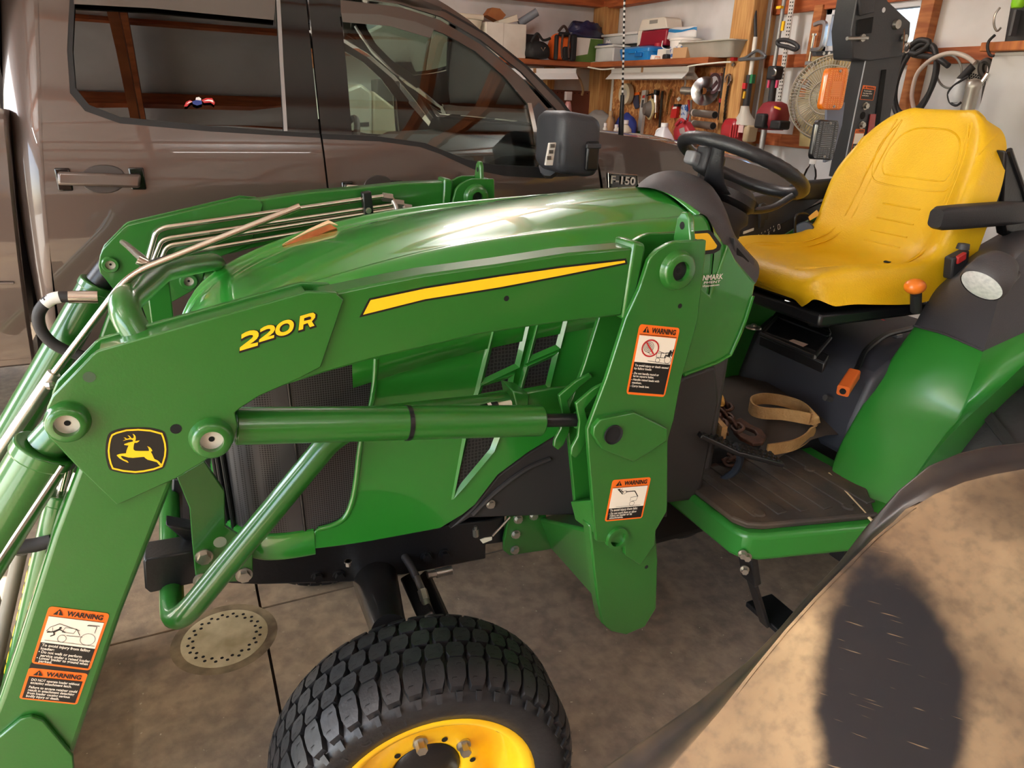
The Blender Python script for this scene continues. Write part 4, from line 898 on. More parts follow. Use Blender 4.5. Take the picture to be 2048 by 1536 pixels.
plan = catmull([(0.30, 1.197, 0), (0.20, 1.199, 0), (0.10, 1.207, 0), (0.045, 1.232, 0), (0.012, 1.285, 0), (-0.004, 1.36, 0), (-0.008, 1.475, 0)], 5)
plan = plan + [V((p.x, 2 * YC - p.y, 0)) for p in plan[-2::-1]]
def lean(z): return (z - 0.68) * -0.02
rows = [[V((p.x + lean(z) + 0.006, p.y + (0.004 if p.y < YC else -0.004), z)) for p in plan] for z in (0.675, 0.75, 0.85, 0.95, 1.02)]
gr = MB().grid(rows).build('grille_screen', SCREEN, tractor, smooth=60)
for fr in (0.10, 0.17, 0.23, 0.92):
    i = int(fr * (len(plan) - 1)) + (0 if fr < .5 else 0)
cr = MB()
for i in (19, 21, 23): cr.tube([rows[0][i] + V((-0.004, -0.003, 0)), rows[-1][i] + V((-0.004, -0.003, 0))], 0.0045, 8)
for i in (8,): cr.tube([rows[0][i], rows[-1][i]], 0.003, 8)
cr.build('screen_rib', BLK, gr)['kind'] = 'stuff'
lipp = [(0.004, 0.0), (-0.002, 0.008), (-0.004, 0.045), (0.0, 0.058), (0.010, 0.062), (0.012, 0.0)]
lo = MB(); rr = []
plan_b = [q for q in plan if q.x < 0.165]
for i, p in enumerate(plan_b):
    a = plan_b[max(i - 1, 0)]; c = plan_b[min(i + 1, len(plan_b) - 1)]; d = (c - a).normalized(); nrm = V((d.y, -d.x, 0)) if True else None
    if (p - V((0.3, YC, 0))).dot(nrm) < 0: nrm = -nrm
    rr.append([p + nrm * (-u) + V((0, 0, 0.631 + v_)) for u, v_ in lipp])
lo.loft(rr).build('grille_base', GREEN_H, tractor, smooth=50)
# --- side panels
SIDE = [(752, 716), (744, 800), (722, 880), (712, 960), (704, 1005), (692, 1034), (672, 1048), (640, 1056), (628, 1064), (628, 1098), (680, 1092), (740, 1083), (880, 1057), (925, 1030), (950, 1010), (996, 950), (1055, 906), (1120, 866), (1190, 830), (1300, 790), (1330, 700), (1330, 470), (1200, 500), (1000, 560), (800, 640)]
SIDE_XZ = XZ(SIDE, 1.2)
VENTS = [[(991, 667), (1045, 657), (1029, 727), (969, 755)], [(1079, 652), (1122, 645), (1111, 689), (1064, 709)], [(1016, 757), (1012, 778), (961, 787), (966, 772)], [(1058, 736), (1103, 715), (1090, 769), (1046, 777)], [(938, 868), (991, 866), (979, 897), (955, 926), (923, 964), (909, 985)]]
def honey():
    M = bpy.data.materials.new('honeycomb_vent'); M.use_nodes = True; t = M.node_tree; p = t.nodes['Principled BSDF']
    tc = t.nodes.new('ShaderNodeTexCoord'); v = t.nodes.new('ShaderNodeTexVoronoi'); v.feature = 'DISTANCE_TO_EDGE'; v.inputs['Scale'].default_value = 130; v.inputs['Randomness'].default_value = 0.25
    mp = t.nodes.new('ShaderNodeMapping'); mp.inputs['Scale'].default_value = (1, 0.3, 1); t.links.new(tc.outputs['Object'], mp.inputs[0]); t.links.new(mp.outputs[0], v.inputs['Vector'])
    r = t.nodes.new('ShaderNodeValToRGB'); r.color_ramp.elements[0].position = 0.1; r.color_ramp.elements[1].position = 0.2
    r.color_ramp.elements[0].color = (0.035, 0.035, 0.035, 1); r.color_ramp.elements[1].color = (0.004, 0.004, 0.004, 1)
    t.links.new(v.outputs['Distance'], r.inputs[0]); t.links.new(r.outputs[0], p.inputs['Base Color']); p.inputs['Roughness'].default_value = 0.6
    return M
HONEY = honey()
for sg in (1, -1):
    yy = lambda d: YC - sg * (YC - 1.2 - d)
    sp = MB().prism(SIDE_XZ, yy(0.0), yy(0.008)).build('side_panel', GREEN_H, tractor, smooth=30, bevel=0.002)
    e = MB().tube([V((x, yy(-0.001), z)) for x, z in cat2(XZ([(752, 716), (744, 800), (722, 880), (712, 960), (703, 1005), (688, 1036), (664, 1050), (636, 1058)], 1.2), 3)], 0.0055, 10).build('panel_lip', GREEN_H, sp)
    for vt in VENTS:
        xz = XZ(vt, 1.2); o = MB().prism(xz, yy(-0.0012), yy(0.002)).build('side_vent', HONEY, sp, smooth=0)
        fr = MB(); n = len(xz); big = offset(xz, 0.009); inn = xz
        for i in range(n):
            j = (i + 1) % n
            fr.add([(inn[i][0], yy(-0.001), inn[i][1]), (inn[j][0], yy(-0.001), inn[j][1]), (big[j][0], yy(-0.008), big[j][1]), (big[i][0], yy(-0.008), big[i][1]), (offset(xz, 0.014)[i][0], yy(0), offset(xz, 0.014)[i][1]), (offset(xz, 0.014)[j][0], yy(0), offset(xz, 0.014)[j][1])], [(0, 1, 2, 3), (3, 2, 5, 4)])
        fr.build('vent_frame', GREEN_H, o, smooth=20)
# seam between hood top and side panel
# --- engine, dark shields, frame rails, axle
MB().prism(XZ([(900, 1060), (945, 1018), (996, 952), (1055, 908), (1120, 868), (1200, 826), (1335, 775), (1335, 1035), (1130, 1030), (940, 1036)], 1.215), 1.215, 1.235).build('engine_shield', mat('engine_shield_plastic', (46, 44, 44), 0.55), tractor, bevel=0.004)
MB().tube(catmull(SS([(945, 1030), (990, 985), (1050, 940), (1100, 918)], Y=1.212), 5), 0.006, 8).build('shield_rib', mat('engine_shield_plastic', (46, 44, 44), 0.55), tractor)
b = MB(); b.hexbolt(S(981, 1008, Y=1.213), (0, -1, 0), 0.008, 0.008); b.build('bolt', ZINC, tractor)
MB().box((0.30, 1.24, 0.62), (1.10, 1.71, 1.10)).build('engine', DARK, tractor)
ra = MB(); ra.prism(XZ([(330, 1050), (400, 1062), (500, 1070), (700, 1075), (980, 1040), (1010, 1030), (1010, 1085), (972, 1090), (972, 1118), (820, 1148), (700, 1165), (520, 1170), (400, 1165), (395, 1105)], 1.28), 1.28, 1.32)
ra.build('frame_rail', BLK, tractor, bevel=0.004)
MB().prism(XZ([(330, 1050), (400, 1062), (700, 1075), (1010, 1030), (1010, 1085), (972, 1118), (700, 1165), (400, 1165)], 1.28), 1.63, 1.67).build('frame_rail', BLK, tractor, bevel=0.004)
MB().prism(XZ([(286, 1122), (292, 1118), (400, 1100), (400, 1165), (300, 1187), (290, 1178)], 1.24), 1.24, 1.30).build('front_weight_bracket', BLK, tractor, bevel=0.004)
MB().extrude([S(345, 958, Y=1.60), S(470, 955, Y=1.60), S(470, 1048, Y=1.60), S(340, 1056, Y=1.60)], (0.0, 0.1, 0)).build('front_crossmember', BLK, tractor, bevel=0.004)
MB().bar(S(372, 975, Y=1.42), S(374, 1100, Y=1.3), 0.02, 0.012, (1, 0, 0)).build('front_brace', BLK, tractor)
for p, r in (((635, 1152), 0.010), ((678, 1150), 0.010), ((852, 1112), 0.010), ((888, 1108), 0.010)): MB().hexbolt(S(*p, Y=1.28), (0, -1, 0), r, 0.012).build('frame_bolt', BLK, tractor)
MB().hexbolt(S(696, 1122, Y=1.25), (0, 0, -1), 0.006, 0.012).build('bolt', ZINC, tractor)
ax = MB(); ax.tube([S(745, 1120, Y=1.40), S(752, 1165, Y=1.27), S(778, 1260, Y=1.08)], 0.042, 20, scales=[1.35, 1.15, 0.82]); axle = ax.build('front_axle', mat('axle_paint', (22, 22, 23), 0.3, coat=0.4), tractor, smooth=60)
MB().bar(S(822, 1165, Y=1.3), S(862, 1250, Y=1.1), 0.035, 0.05, (0, 1, 0)).build('steering_arm', BLK, tractor, bevel=0.005)
MB().bar(S(850, 1150, Y=1.3), S(898, 1260, Y=1.08), 0.022, 0.022, (0, 1, 0)).build('tie_rod', BLK, tractor, bevel=0.004)
ft = MB(); ft.tube([S(834, 1156, Y=1.22), S(844, 1180, Y=1.18)], 0.008, 10); ft.tube([S(844, 1180, Y=1.18), S(850, 1200, Y=1.16)], 0.0105, 6); ft.tube([S(850, 1200, Y=1.16), S(858, 1225, Y=1.13)], 0.009, 10)
ft.build('hose_fitting', ZINC, tractor)
f2 = MB(); f2.tube([S(855, 1150, Y=1.24), S(872, 1147, Y=1.24)], 0.008, 6); f2.tube([S(872, 1147, Y=1.24), S(903, 1140, Y=1.24)], 0.0105, 12); f2.build('hose_coupling', ZINC, tractor)
MB().tube(catmull([S(835, 1160, Y=1.23), S(820, 1130, Y=1.26), S(800, 1100, Y=1.3)], 4), 0.009, 10).build('steering_hose', HOSE, tractor)
b = MB(); b.tube([S(952, 1072, Y=1.24), S(951, 1058, Y=1.24)], 0.007, 10); b.tube([S(951, 1060, Y=1.24), S(951, 1052, Y=1.24)], 0.004, 8); b.build('zinc_stud', ZINC, tractor)
MB().extrude(SS([(960, 1080), (970, 1076), (984, 1074), (984, 1080), (966, 1087)], Y=1.235), (0, 0.002, 0)).build('paper_tag', mat('tag_white', (226, 218, 196), .6), tractor)
MB().tube([S(985, 1072, Y=1.26), S(1020, 1034, Y=1.26)], 0.003, 6).build('cable', ZINC, tractor)
MB().lathe([(0, 0.0), (0.10, 0.0), (0.13, 0.02), (0.135, 0.06), (0.13, 0.2), (0, 0.22)], S(1392, 1010, Y=1.42) + V((0, 0, 0.0)), (0, 1, 0), 28).build('drive_housing', BLK, tractor)
MB().box((1.0, 1.3, 0.34), (2.3, 1.65, 0.60)).build('transmission', DARK, tractor, bevel=0.03)
# --- front wheels
def front_wheel(cx, cy, yaw, mirror):
    R0, W = 0.285, 0.192
    a = V((math.sin(yaw), -math.cos(yaw), 0)) * (1 if not mirror else -1); u = V((math.cos(yaw), math.sin(yaw), 0)); v = V((0, 0, 1)); C = V((cx, cy, R0))
    prof = [(0.190, 0.083), (0.196, 0.094), (0.215, 0.102), (0.24, 0.105), (0.252, 0.101), (0.2575, 0.094), (0.266, 0.078), (0.2735, 0.05), (0.2745, 0.0), (0.2735, -0.05), (0.266, -0.078), (0.2575, -0.094), (0.25, -0.103), (0.215, -0.10), (0.190, -0.085)]
    tire = MB().lathe(prof, C, a, 72).build('front_tire', RUB, tractor, smooth=50)
    P = lambda r, th, h: C + (u * math.cos(th) + v * math.sin(th)) * r + a * h
    N = 46; tb = MB()
    cols = [(0.0685, 0.2, 0.0262), (0.0225, 0.0, 0.0182), (-0.0165, 1.0, 0.0182), (-0.0555, 0.0, 0.0182), (-0.084, 1.0, 0.0085)]
    for k in range(N):
        for ci, (h, sh, hwid) in enumerate(cols):
            th0 = 2 * PI * (k + sh * 0.5 + h * 2.2) / N; dt = 2 * PI / N * 0.455
            rt = lambda h_: 0.2855 - 0.018 * max(0.0, (abs(h_) - 0.045) / 0.05) ** 1.9
            secs = []
            for pv in (-1, -0.78, -0.45, 0.0, 0.45, 0.78, 1):
                wd = 1.0 if abs(pv) < 0.5 else 1 - 0.32 * ((abs(pv) - 0.5) / 0.5); hh = h + hwid * pv; h2 = h + hwid * pv * 0.95; tw = 0.010 * pv
                secs.append([P(rt(hh) - 0.012, th0 - dt * wd + tw, hh), P(rt(h2), th0 - dt * wd * 0.93 + tw, h2), P(rt(h2), th0 + dt * wd * 0.93 + tw, h2), P(rt(hh) - 0.012, th0 + dt * wd + tw, hh)])
            tb.loft(secs)
        # lower shoulder rib running down the sidewall
        th0 = 2 * PI * (k + 0.25) / N
        for s_ in (1,):
            q = [P(0.262, th0 - 0.02, 0.0965), P(0.262, th0 + 0.02, 0.0965), P(0.250, th0 + 0.016, 0.1065), P(0.250, th0 - 0.016, 0.1065)]
            q2 = [p_ + a * 0.004 + (p_ - C).normalized() * 0.002 for p_ in q]; tb.add(q + q2, [(4, 5, 6, 7), (0, 1, 5, 4), (1, 2, 6, 5), (2, 3, 7, 6), (3, 0, 4, 7)])
    t_ = tb.build('tread_block', RUB, tire, smooth=32); t_['kind'] = 'stuff'
    sip = MB()
    for k in range(N):
        for ci, (h, sh, hwid) in enumerate(cols[:4]):
            th0 = 2 * PI * (k + sh * 0.5 + h * 2.2) / N; r = 0.2862 - (0.003 if ci == 0 else 0)
            for s_ in (-1, 1):
                th = th0 + s_ * 0.022; hh = h + s_ * hwid * 0.45; r2 = 0.2861 - 0.018 * max(0.0, (abs(hh) - 0.045) / 0.05) ** 1.9
                sip.add([P(r2, th - 0.014, hh), P(r2, th + 0.012, hh), P(r2, th + 0.012, hh + 0.0014), P(r2, th - 0.014, hh + 0.0014)], [(0, 1, 2, 3)])
                sip.add([P(r2, th + 0.012, hh), P(r2, th + 0.012, hh + 0.0014), P(r2, th + 0.02, hh + 0.0054), P(r2, th + 0.02, hh + 0.004)], [(0, 1, 2, 3)])
    s2 = sip.build('tread_sipe', DARK, tire, smooth=0); s2['kind'] = 'stuff'
    rim = MB().lathe([(0.196, 0.088), (0.1955, 0.094), (0.190, 0.096), (0.178, 0.090), (0.172, 0.080), (0.166, 0.050), (0.158, 0.028), (0.150, 0.022), (0.125, 0.020), (0.108, 0.030), (0.092, 0.036), (0.078, 0.034), (0.070, 0.026), (0.066, 0.022)], C, a, 56).build('front_rim', YEL, tractor, smooth=55)
    MB().lathe([(0, 0.010), (0.066, 0.010), (0.066, 0.024), (0.058, 0.030), (0.0, 0.034)], C, a, 32).build('hub', BLK, rim)
    for k in range(6):
        th = math.radians(98 + 60 * k)
        p_ = P(0.089, th, 0.032); MB().hexbolt(p_, a, 0.0105, 0.024).build('wheel_bolt', ZINC, rim)
        p_ = P(0.089, th - math.radians(30), 0.0365); MB().lathe([(0, 0.0006), (0.006, 0.0006)], p_, a, 14).build('rim_hole', DARK, rim)
    MB().lathe([(0, 0.0), (0.0075, 0.0)], P(0.170, math.radians(42), 0.075), (C - P(0.172, math.radians(42), 0.0)).normalized() + a, 12).build('valve_hole', DARK, rim)
    for i, ch in enumerate('MIGHT'):
        th = math.radians(140 - 9.2 * i); O = P(0.220, th, 0.1035); rad = (P(1, th, 0) - C).normalized(); tg_ = rad.cross(a).normalized()
        if tg_.dot(u) < 0: tg_ = -tg_
        text_mesh(ch, O - tg_ * 0.006, tg_, rad, a, 0.020, bold=-0.0, depth=0.0008).build('sidewall_lettering', mat('rubber_raised', (40, 41, 44), 0.4), tire, smooth=0)
front_wheel(0.294, 0.956, -0.113, False)
fw2 = front_wheel(0.294, 2 * YC - 0.956, -0.113, True)
# rear wheel behind the fender
def rear_wheel(cy):
    C = V((2.12, cy, 0.46)); rw = MB().lathe([(0.26, 0.10), (0.30, 0.14), (0.38, 0.15), (0.43, 0.13), (0.445, 0.06), (0.445, -0.06), (0.43, -0.13), (0.38, -0.15), (0.26, -0.10)], C, (0, -1, 0), 48).build('rear_tire', RUB, tractor, smooth=50)
    lg = MB()
    for k in range(20):
        for s_ in (1, -1):
            th = 2 * PI * (k + (0.5 if s_ > 0 else 0)) / 20; pts = []
            for (h, dth) in ((0.0, 0.0), (0.14 * s_, 0.16)):
                for r in (0.43, 0.462): 
                    for w_ in (-0.03, 0.03): pts.append(C + V((math.cos(th + dth + w_) * r, -h, math.sin(th + dth + w_) * r)))
            lg.add(pts, [(0, 1, 3, 2), (4, 6, 7, 5), (0, 2, 6, 4), (1, 5, 7, 3), (2, 3, 7, 6), (0, 4, 5, 1)])
    lg.build('tire_lug', RUB, rw)['kind'] = 'stuff'
    MB().lathe([(0.27, 0.11), (0.255, 0.10), (0.24, 0.04), (0.1, 0.03), (0.0, 0.05)], C, (0, -1, 0), 40).build('rear_rim', YEL, rw)
rear_wheel(0.99); rear_wheel(1.96)
# --- cowl behind the hood, dash hump
EY = [1.455, 1.40, 1.34, 1.28, 1.235, 1.207, 1.198]
E_PX = [(1274, 374), (1310, 378), (1361, 399), (1404, 429), (1436, 474), (1468, 517), (1511, 567)]
g1 = [S(a, b, Y=y) for (a, b), y in zip(E_PX, EY)]
hn = hood_rear[:14][::-1]
g0 = [hn[i] for i in (0, 2, 4, 6, 8, 10, 13)]
g0 = [p + V((0.004, 0, 0)) for p in g0]
A_, B_ = catmull(g0, 4), catmull(g1, 4)
rows = [[a * (1 - t) + c * t + V((0, 0, 0.002 * math.sin(PI * t))) for a, c in zip(A_, B_)] for t in (0, 0.2, 0.4, 0.6, 0.8, 1.0)]
MB().grid(rows).build('cowl', GREEN_H, tractor, smooth=60)
MB().grid([[V((p.x, 2 * YC - p.y, p.z - 0.02)) for p in r] for r in rows]).build('cowl', GREEN_H, tractor, smooth=60)
cp = SS([(1346, 462), (1348, 500), (1511, 567), (1505, 600), (1492, 637), (1480, 668), (1461, 710), (1433, 727), (1368, 750), (1300, 770), (1300, 480)], Y=1.198)
side = MB().extrude([V((g0[6].x, 1.199, g0[6].z + 0.03)), V((g1[4].x, 1.199, g1[4].z - 0.01)), V((g1[5].x, 1.199, g1[5].z - 0.003)), g1[6]] + cp[3:], (0, 0.02, 0)).build('cowl_side', GREEN_H, tractor, bevel=0.004)
MB().tube(SS([(1506, 592), (1492, 637), (1480, 668), (1461, 710), (1433, 726), (1368, 750)], Y=1.196), 0.004, 8).build('cowl_lip', GREEN_H, tractor)
MB().box((1.02, 1.22, 0.60), (1.16, 1.73, 1.15)).build('firewall', GREYP, tractor, bevel=0.02)
MB().extrude(SS([(1368, 752), (1433, 730), (1440, 800), (1400, 1000), (1320, 1010), (1322, 790)], Y=1.209), (0, 0.3, 0)).build('lower_shroud', mat('engine_shield_plastic', (46, 44, 44), .55), tractor, bevel=0.01)
# yellow marker on the cowl and dealer lettering
mk = flat('marker_decal', rrect(0, 0, 1, 1, .2) and [(1380, 465), (1421, 461), (1428, 466), (1443, 492), (1441, 500), (1430, 507), (1380, 512)], 1.193, DECK, tractor) if False else None
def dz(pts, Y, M, name, lay, parent): return MB().extrude([S(a, c, Y=Y) + V((0, -0.0006 * lay, 0)) for a, c in pts], (0, 0.0004, 0)).build(name, M, parent, smooth=0)
mk = dz([(1380, 463), (1418, 460), (1424, 464), (1443, 490), (1440, 500), (1428, 507), (1380, 512)], 1.190, DECK, 'marker_decal', 0, tractor)
dz([(1384, 468), (1414, 466), (1418, 468), (1434, 491), (1432, 496), (1426, 499), (1384, 504)], 1.190, DECY, 'marker_fill', 1, mk)
DWH = mat('decal_pure_white', (238, 236, 226), 0.5)
for txt, a, c, h, wpx in (('NMARK', (1405, 561), (1445, 557.5), 0.0115, 39), ('PMENT', (1407, 568), (1440, 565), 0.0052, 32), ('kEquipment.com', (1405, 574), (1438, 571), 0.0045, 31)):
    O = S(*a, Y=1.1935); E_ = S(*c, Y=1.1935)
    text_mesh(txt, O, E_ - O, (0.05, 0, 1), (0, -1, 0), h, width=(E_ - O).length, bold=0.02, depth=0.0005, spacing=1.0).build('dealer_lettering', DWH, tractor, smooth=0)
# dash hump
C_ = [S(a, b, Y=y) for a, b, y in ((1276, 368.5, 1.475), (1306, 348, 1.475), (1352, 341, 1.475), (1408, 360, 1.45), (1434, 400, 1.38), (1456, 458, 1.305), (1511, 519, 1.25))]
E5 = catmull(g1, 4); R5 = catmull(C_, 4)
rows = []
for t in (0, 0.1, 0.22, 0.36, 0.5, 0.65, 0.82, 1.0):
    rows.append([V((a.x + (c.x - a.x) * t, a.y + (c.y - a.y) * (1 - math.cos(t * PI / 2)), a.z + (c.z - a.z) * math.sin(t * PI / 2))) for a, c in zip(E5, R5)])
for dy, dz in ((0.03, -0.02), (0.08, -0.06), (0.14, -0.13)): rows.append([c + V((0.0, dy, dz)) for c in R5])
MB().grid(rows).build('dash_cover', GREYP, tractor, smooth=70)
dp = MB().extrude(SS([(1469, 475), (1511, 521), (1509, 566), (1490, 545), (1471, 520)], Y=1.21), (0, 0.02, 0)).build('dash_pocket', GREYP, tractor, bevel=0.003)
MB().extrude(SS([(1475, 496), (1498, 522), (1494, 536), (1473, 514)], Y=1.2085), (0, 0.004, 0)).build('pocket_slot', DARK, dp)
# steering column and wheel
Wc = V((1.333, 1.475, 1.331)); th = 0.4296; wu = V((math.cos(th), 0, -math.sin(th))); wv = V((0, 1, 0)); wn = V((math.sin(th), 0, math.cos(th)))
prof = []
for k in range(13): prof += [(0.072 - 0.002 * k + (0.009 if k % 2 else 0.0) + 0.018 * (k / 12) ** 2 * 0, -0.11 - 0.019 * k)]
MB().lathe([(0.0, -0.10)] + prof, Wc, wn, 28).build('column_boot', mat('boot_rubber', (40, 37, 36), 0.7), tractor, smooth=60)
WH_M = mat('wheel_grip', (34, 35, 38), 0.38, bump=0.1, bscale=260)
rp = lambda a, r=0.163, d=0.0: Wc + (wu * math.cos(a) + wv * math.sin(a)) * r - wn * d
sw = MB().tube([rp(2 * PI * k / 72) for k in range(72)], 0.0165, 16, closed=True, scales=[1 + 0.03 * math.sin(k * 3.1) for k in range(72)]).build('steering_wheel', WH_M, tractor, smooth=70)
hub = Wc - wn * 0.082
MB().lathe([(0.0, 0.03), (0.06, 0.026), (0.08, 0.008), (0.08, -0.012), (0.06, -0.03), (0.0, -0.036)], hub, wn, 28).build('wheel_hub', WH_M, sw)
for ang, w0 in ((203, 0.038), (333, 0.038), (88, 0.028)):
    a = math.radians(ang); pts = catmull([hub + (rp(a, 0.03, 0.09) - hub), rp(a, 0.075, 0.088), rp(a, 0.12, 0.060), rp(a, 0.148, 0.022), rp(a, 0.163, 0.0)], 5); tang = (-wu * math.sin(a) + wv * math.cos(a))
    sp_ = MB(); rr = []
    for i, p in enumerate(pts):
        d = (pts[min(i + 1, len(pts) - 1)] - pts[max(i - 1, 0)]).normalized(); nn = d.cross(tang).normalized(); k = i / (len(pts) - 1); w_ = w0 * (1.5 - 1.05 * math.sin(PI * min(1, k * 0.62)) + 0.0); hgt = 0.009
        rr.append([p + tang * w_ * math.cos(q) + nn * hgt * math.sin(q) for q in [2 * PI * j / 12 for j in range(12)]])
    sp_.loft(rr); sp_.build('wheel_spoke', WH_M, sw, smooth=60)
st = MB(); st.obox(S(1398, 322, Y=1.5), (0.035, 0, -0.012), (0, 0.02, 0), (0.004, 0, 0.016)); st.build('column_switch', mat('switch_grey', (120, 122, 126), .35), tractor, bevel=0.008, seg=3)
MB().obox(S(1418, 326, Y=1.48), (0.03, 0, -0.014), (0, 0.025, 0), (0.006, 0, 0.03)).build('column_shroud', BLKP, tractor, bevel=0.008)
# --- operator platform
pl = MB(); PZ = 0.56
out = [(1.085, 1.42), (1.085, 1.05), (1.10, 1.015), (1.135, 0.998), (1.44, 0.925), (1.56, 0.93), (1.60, 1.02), (1.60, 1.30), (1.75, 1.42)]
pl.extrude([(x, y, PZ - 0.075) for x, y in out], (0, 0, 0.072)); pl.build('step_platform', GREEN_P, tractor, bevel=0.012, seg=3)
MATM = mat('floor_mat_rubber', (52, 47, 43), 0.7, c2=(92, 76, 58), scale=7, detail=8, lo=0.45, hi=0.8, bump=0.15, bscale=60)
mo = [(1.10, 1.42), (1.10, 1.07), (1.115, 1.038), (1.148, 1.02), (1.44, 0.952), (1.535, 1.06), (1.535, 1.30), (1.60, 1.42)]
fm = MB(); fm.extrude([(x, y, PZ - 0.004) for x, y in mo], (0, 0, 0.014)); fm = fm.build('floor_mat', MATM, tractor, bevel=0.004)
MB().tube([(x, y, PZ + 0.0105) for x, y in mo[1:5]], 0.006, 8).build('mat_rim', MATM, fm)
for k in range(6):
    x = 1.15 + k * 0.062; y0 = 0.965 + max(0, (1.44 - x)) * 0.20; MB().box((x, y0 + 0.03, PZ + 0.008), (x + 0.030, 1.42, PZ + 0.0135)).build('mat_rib', MATM, fm, bevel=0.002)
for x, y in ((1.17, 1.06), (1.40, 1.0), (1.46, 1.18), (1.30, 1.34)): MB().lathe([(0, .0035), (.012, .0035), (.016, 0)], (x, y, PZ + 0.0125), (0, 0, 1), 16).build('mat_button', MATM, fm)
MB().lathe([(0, 0.012), (0.05, 0.010), (0.11, 0.0)], (1.62, 1.40, PZ), (0, 0, 1), 20) 
hump = MB(); rows = []
for i in range(9):
    x = 1.36 + 0.42 * i / 8; rows.append([V((x, 1.24 + 0.5 * j / 10, PZ + 0.105 * (min(1, i / 3.0) ** 0.7) * max(0, math.sin(PI * (0.12 + 0.76 * j / 10))) ** 0.5 + 0.004 * math.sin(i * 2.1 + j * 1.7))) for j in range(11)])
hump.grid(rows); hump.build('tunnel_mat', mat('dusty_mat', (64, 54, 45), 0.8, c2=(40, 36, 33), scale=6, detail=6), tractor, smooth=70)
TUN = mat('tunnel_plastic', (52, 54, 62), 0.5)
tn = MB(); tn.prism([(1.62, 0.56), (1.62, 0.66), (1.66, 0.80), (1.72, 0.84), (2.2, 0.84), (2.2, 0.56)], 1.20, 1.80); tn.build('seat_tunnel', TUN, tractor, bevel=0.02, seg=3)
MB().box((1.55, 1.66, 0.56), (2.3, 1.95, 0.95)).build('far_inner_fender', GREEN_P, tractor, bevel=0.02)
MB().box((1.02, 1.62, 0.50), (1.75, 2.0, 0.555)).build('far_platform', GREEN_P, tractor, bevel=0.01)
MB().tube([S(1640, 700, Y=1.7), S(1638, 640, Y=1.7)], 0.03, 16).build('green_post', GREEN_P, tractor)
sn = MB().lathe([(0, .012), (.008, .012), (.008, .006), (.022, .004), (.024, 0)], S(1507, 656, Z=0.845), (0, 0, 1), 20).build('tunnel_bolt', ZINC, tractor)
# pedal
pd = MB(); A, B_ = S(1392, 862, Y=1.22), S(1556, 920, Y=1.16)
pd.sweep([A, A * 0.55 + B_ * 0.45 + V((0, 0, -0.012)), A * 0.5 + B_ * 0.5 + V((0, 0, -0.010)), B_], [(-0.032, -0.006), (0.032, -0.006), (0.032, 0.006), (-0.032, 0.006)], up=(0, 0, 1)); pedal = pd.build('drive_pedal', BLK, tractor, bevel=0.003)
for k in range(16):
    for s_ in (-1, 0, 1):
        t = 0.05 + 0.9 * k / 15; p = A + (B_ - A) * t; d = (B_ - A).normalized(); sd_ = d.cross(V((0, 0, 1))).normalized(); p = p + sd_ * s_ * 0.022 + V((0, 0, 0.006 - 0.012 * (1 - abs(2 * t - 1))))
        MB().lathe([(0, .005), (.004, .004), (.005, 0)], p, (0, 0, 1), 8).build('pedal_stud', BLK, pedal)
MB().tube([S(1470, 893, Y=1.19), S(1484, 915, Y=1.2), S(1470, 945, Y=1.22), S(1400, 985, Y=1.26)], 0.010, 8, bend=0.03).build('pedal_arm', mat('pedal_arm_paint', (44, 50, 60), .35), pedal)
MB().tube([S(1420, 870, Y=1.24), S(1370, 940, Y=1.3)], 0.02, 10).build('pedal_arm', BLK, pedal)
# step bracket under the platform
sb = MB(); sb.bar(S(1494, 1105, Y=1.03), S(1503, 1160, Y=1.03), 0.02, 0.05, (0, 1, 0)); sb.bar(S(1500, 1150, Y=1.03), S(1530, 1248, Y=1.03), 0.012, 0.03, (0, 1, 0))
stp = sb.build('step_hanger', BLK, tractor, bevel=0.003)
MB().obox(S(1555, 1232, Y=1.04), (0.045, 0, 0), (0, 0.07, 0), (0, 0, 0.008)).build('step_tread', BLK, stp, bevel=0.003)
for p in ((1485, 1107), (1489, 1138), (1494, 1112)): MB().hexbolt(S(*p, Y=1.015), (-0.6, -0.8, 0), 0.008, 0.014).build('bolt', ZINC, stp)
MB().box((1.40, 0.98, 0.42), (1.46, 1.02, 0.50)).build('rear_step_bracket', BLK, tractor)
# --- near fender
FI = [S(1660, 950, Z=0.563), S(1672, 905, Y=1.19), S(1700, 850, Y=1.20), S(1742, 780, Y=1.21), S(1790, 705, Y=1.215), S(1828, 652, Y=1.22)]
FO = [S(1787, 1030, Y=0.965), S(1824, 960, Y=0.985), S(1880, 880, Y=1.0), S(1920, 830, Y=1.005), S(1944, 770, Y=1.0), S(1967, 700, Y=0.995)]
FB = [S(1760, 1052, Y=0.955), S(1826, 962, Y=0.95), S(1900, 870, Y=0.945), S(1985, 790, Y=0.94), S(2080, 700, Y=0.935), S(2190, 600, Y=0.93)]
rows = []
for i in range(6):
    a, o, b_ = FI[i], FO[i], FB[i]
    r = [a + V((0.12, 0.05, -0.01)), a + V((0.03, 0.012, 0.0)), a + V((0.004, 0.0, 0.0))] + [a * (1 - t) + o * t + V((-0.010, 0, 0.006)) * math.sin(PI * t) for t in (0.04, 0.2, 0.4, 0.6, 0.8, 0.93, 0.985)] + [o, o * 0.97 + b_ * 0.03 + V((0.004, 0, 0)), o * 0.6 + b_ * 0.4, b_, b_ + V((0.2, 0.02, 0.02))]
    rows.append(r)
cm = list(zip(*[catmull([rows[i][j] for i in range(6)], 4) for j in range(len(rows[0]))]))
MB().grid([list(r) for r in cm]).build('near_fender', GREEN_P, tractor, smooth=60)
MB().tube([FI[0] + V((-0.006, -0.0, 0.006)), S(1745, 1043, Z=0.567)], 0.0035, 6).build('fender_trim', mat('trim_cream', (206, 186, 150), .6), tractor)
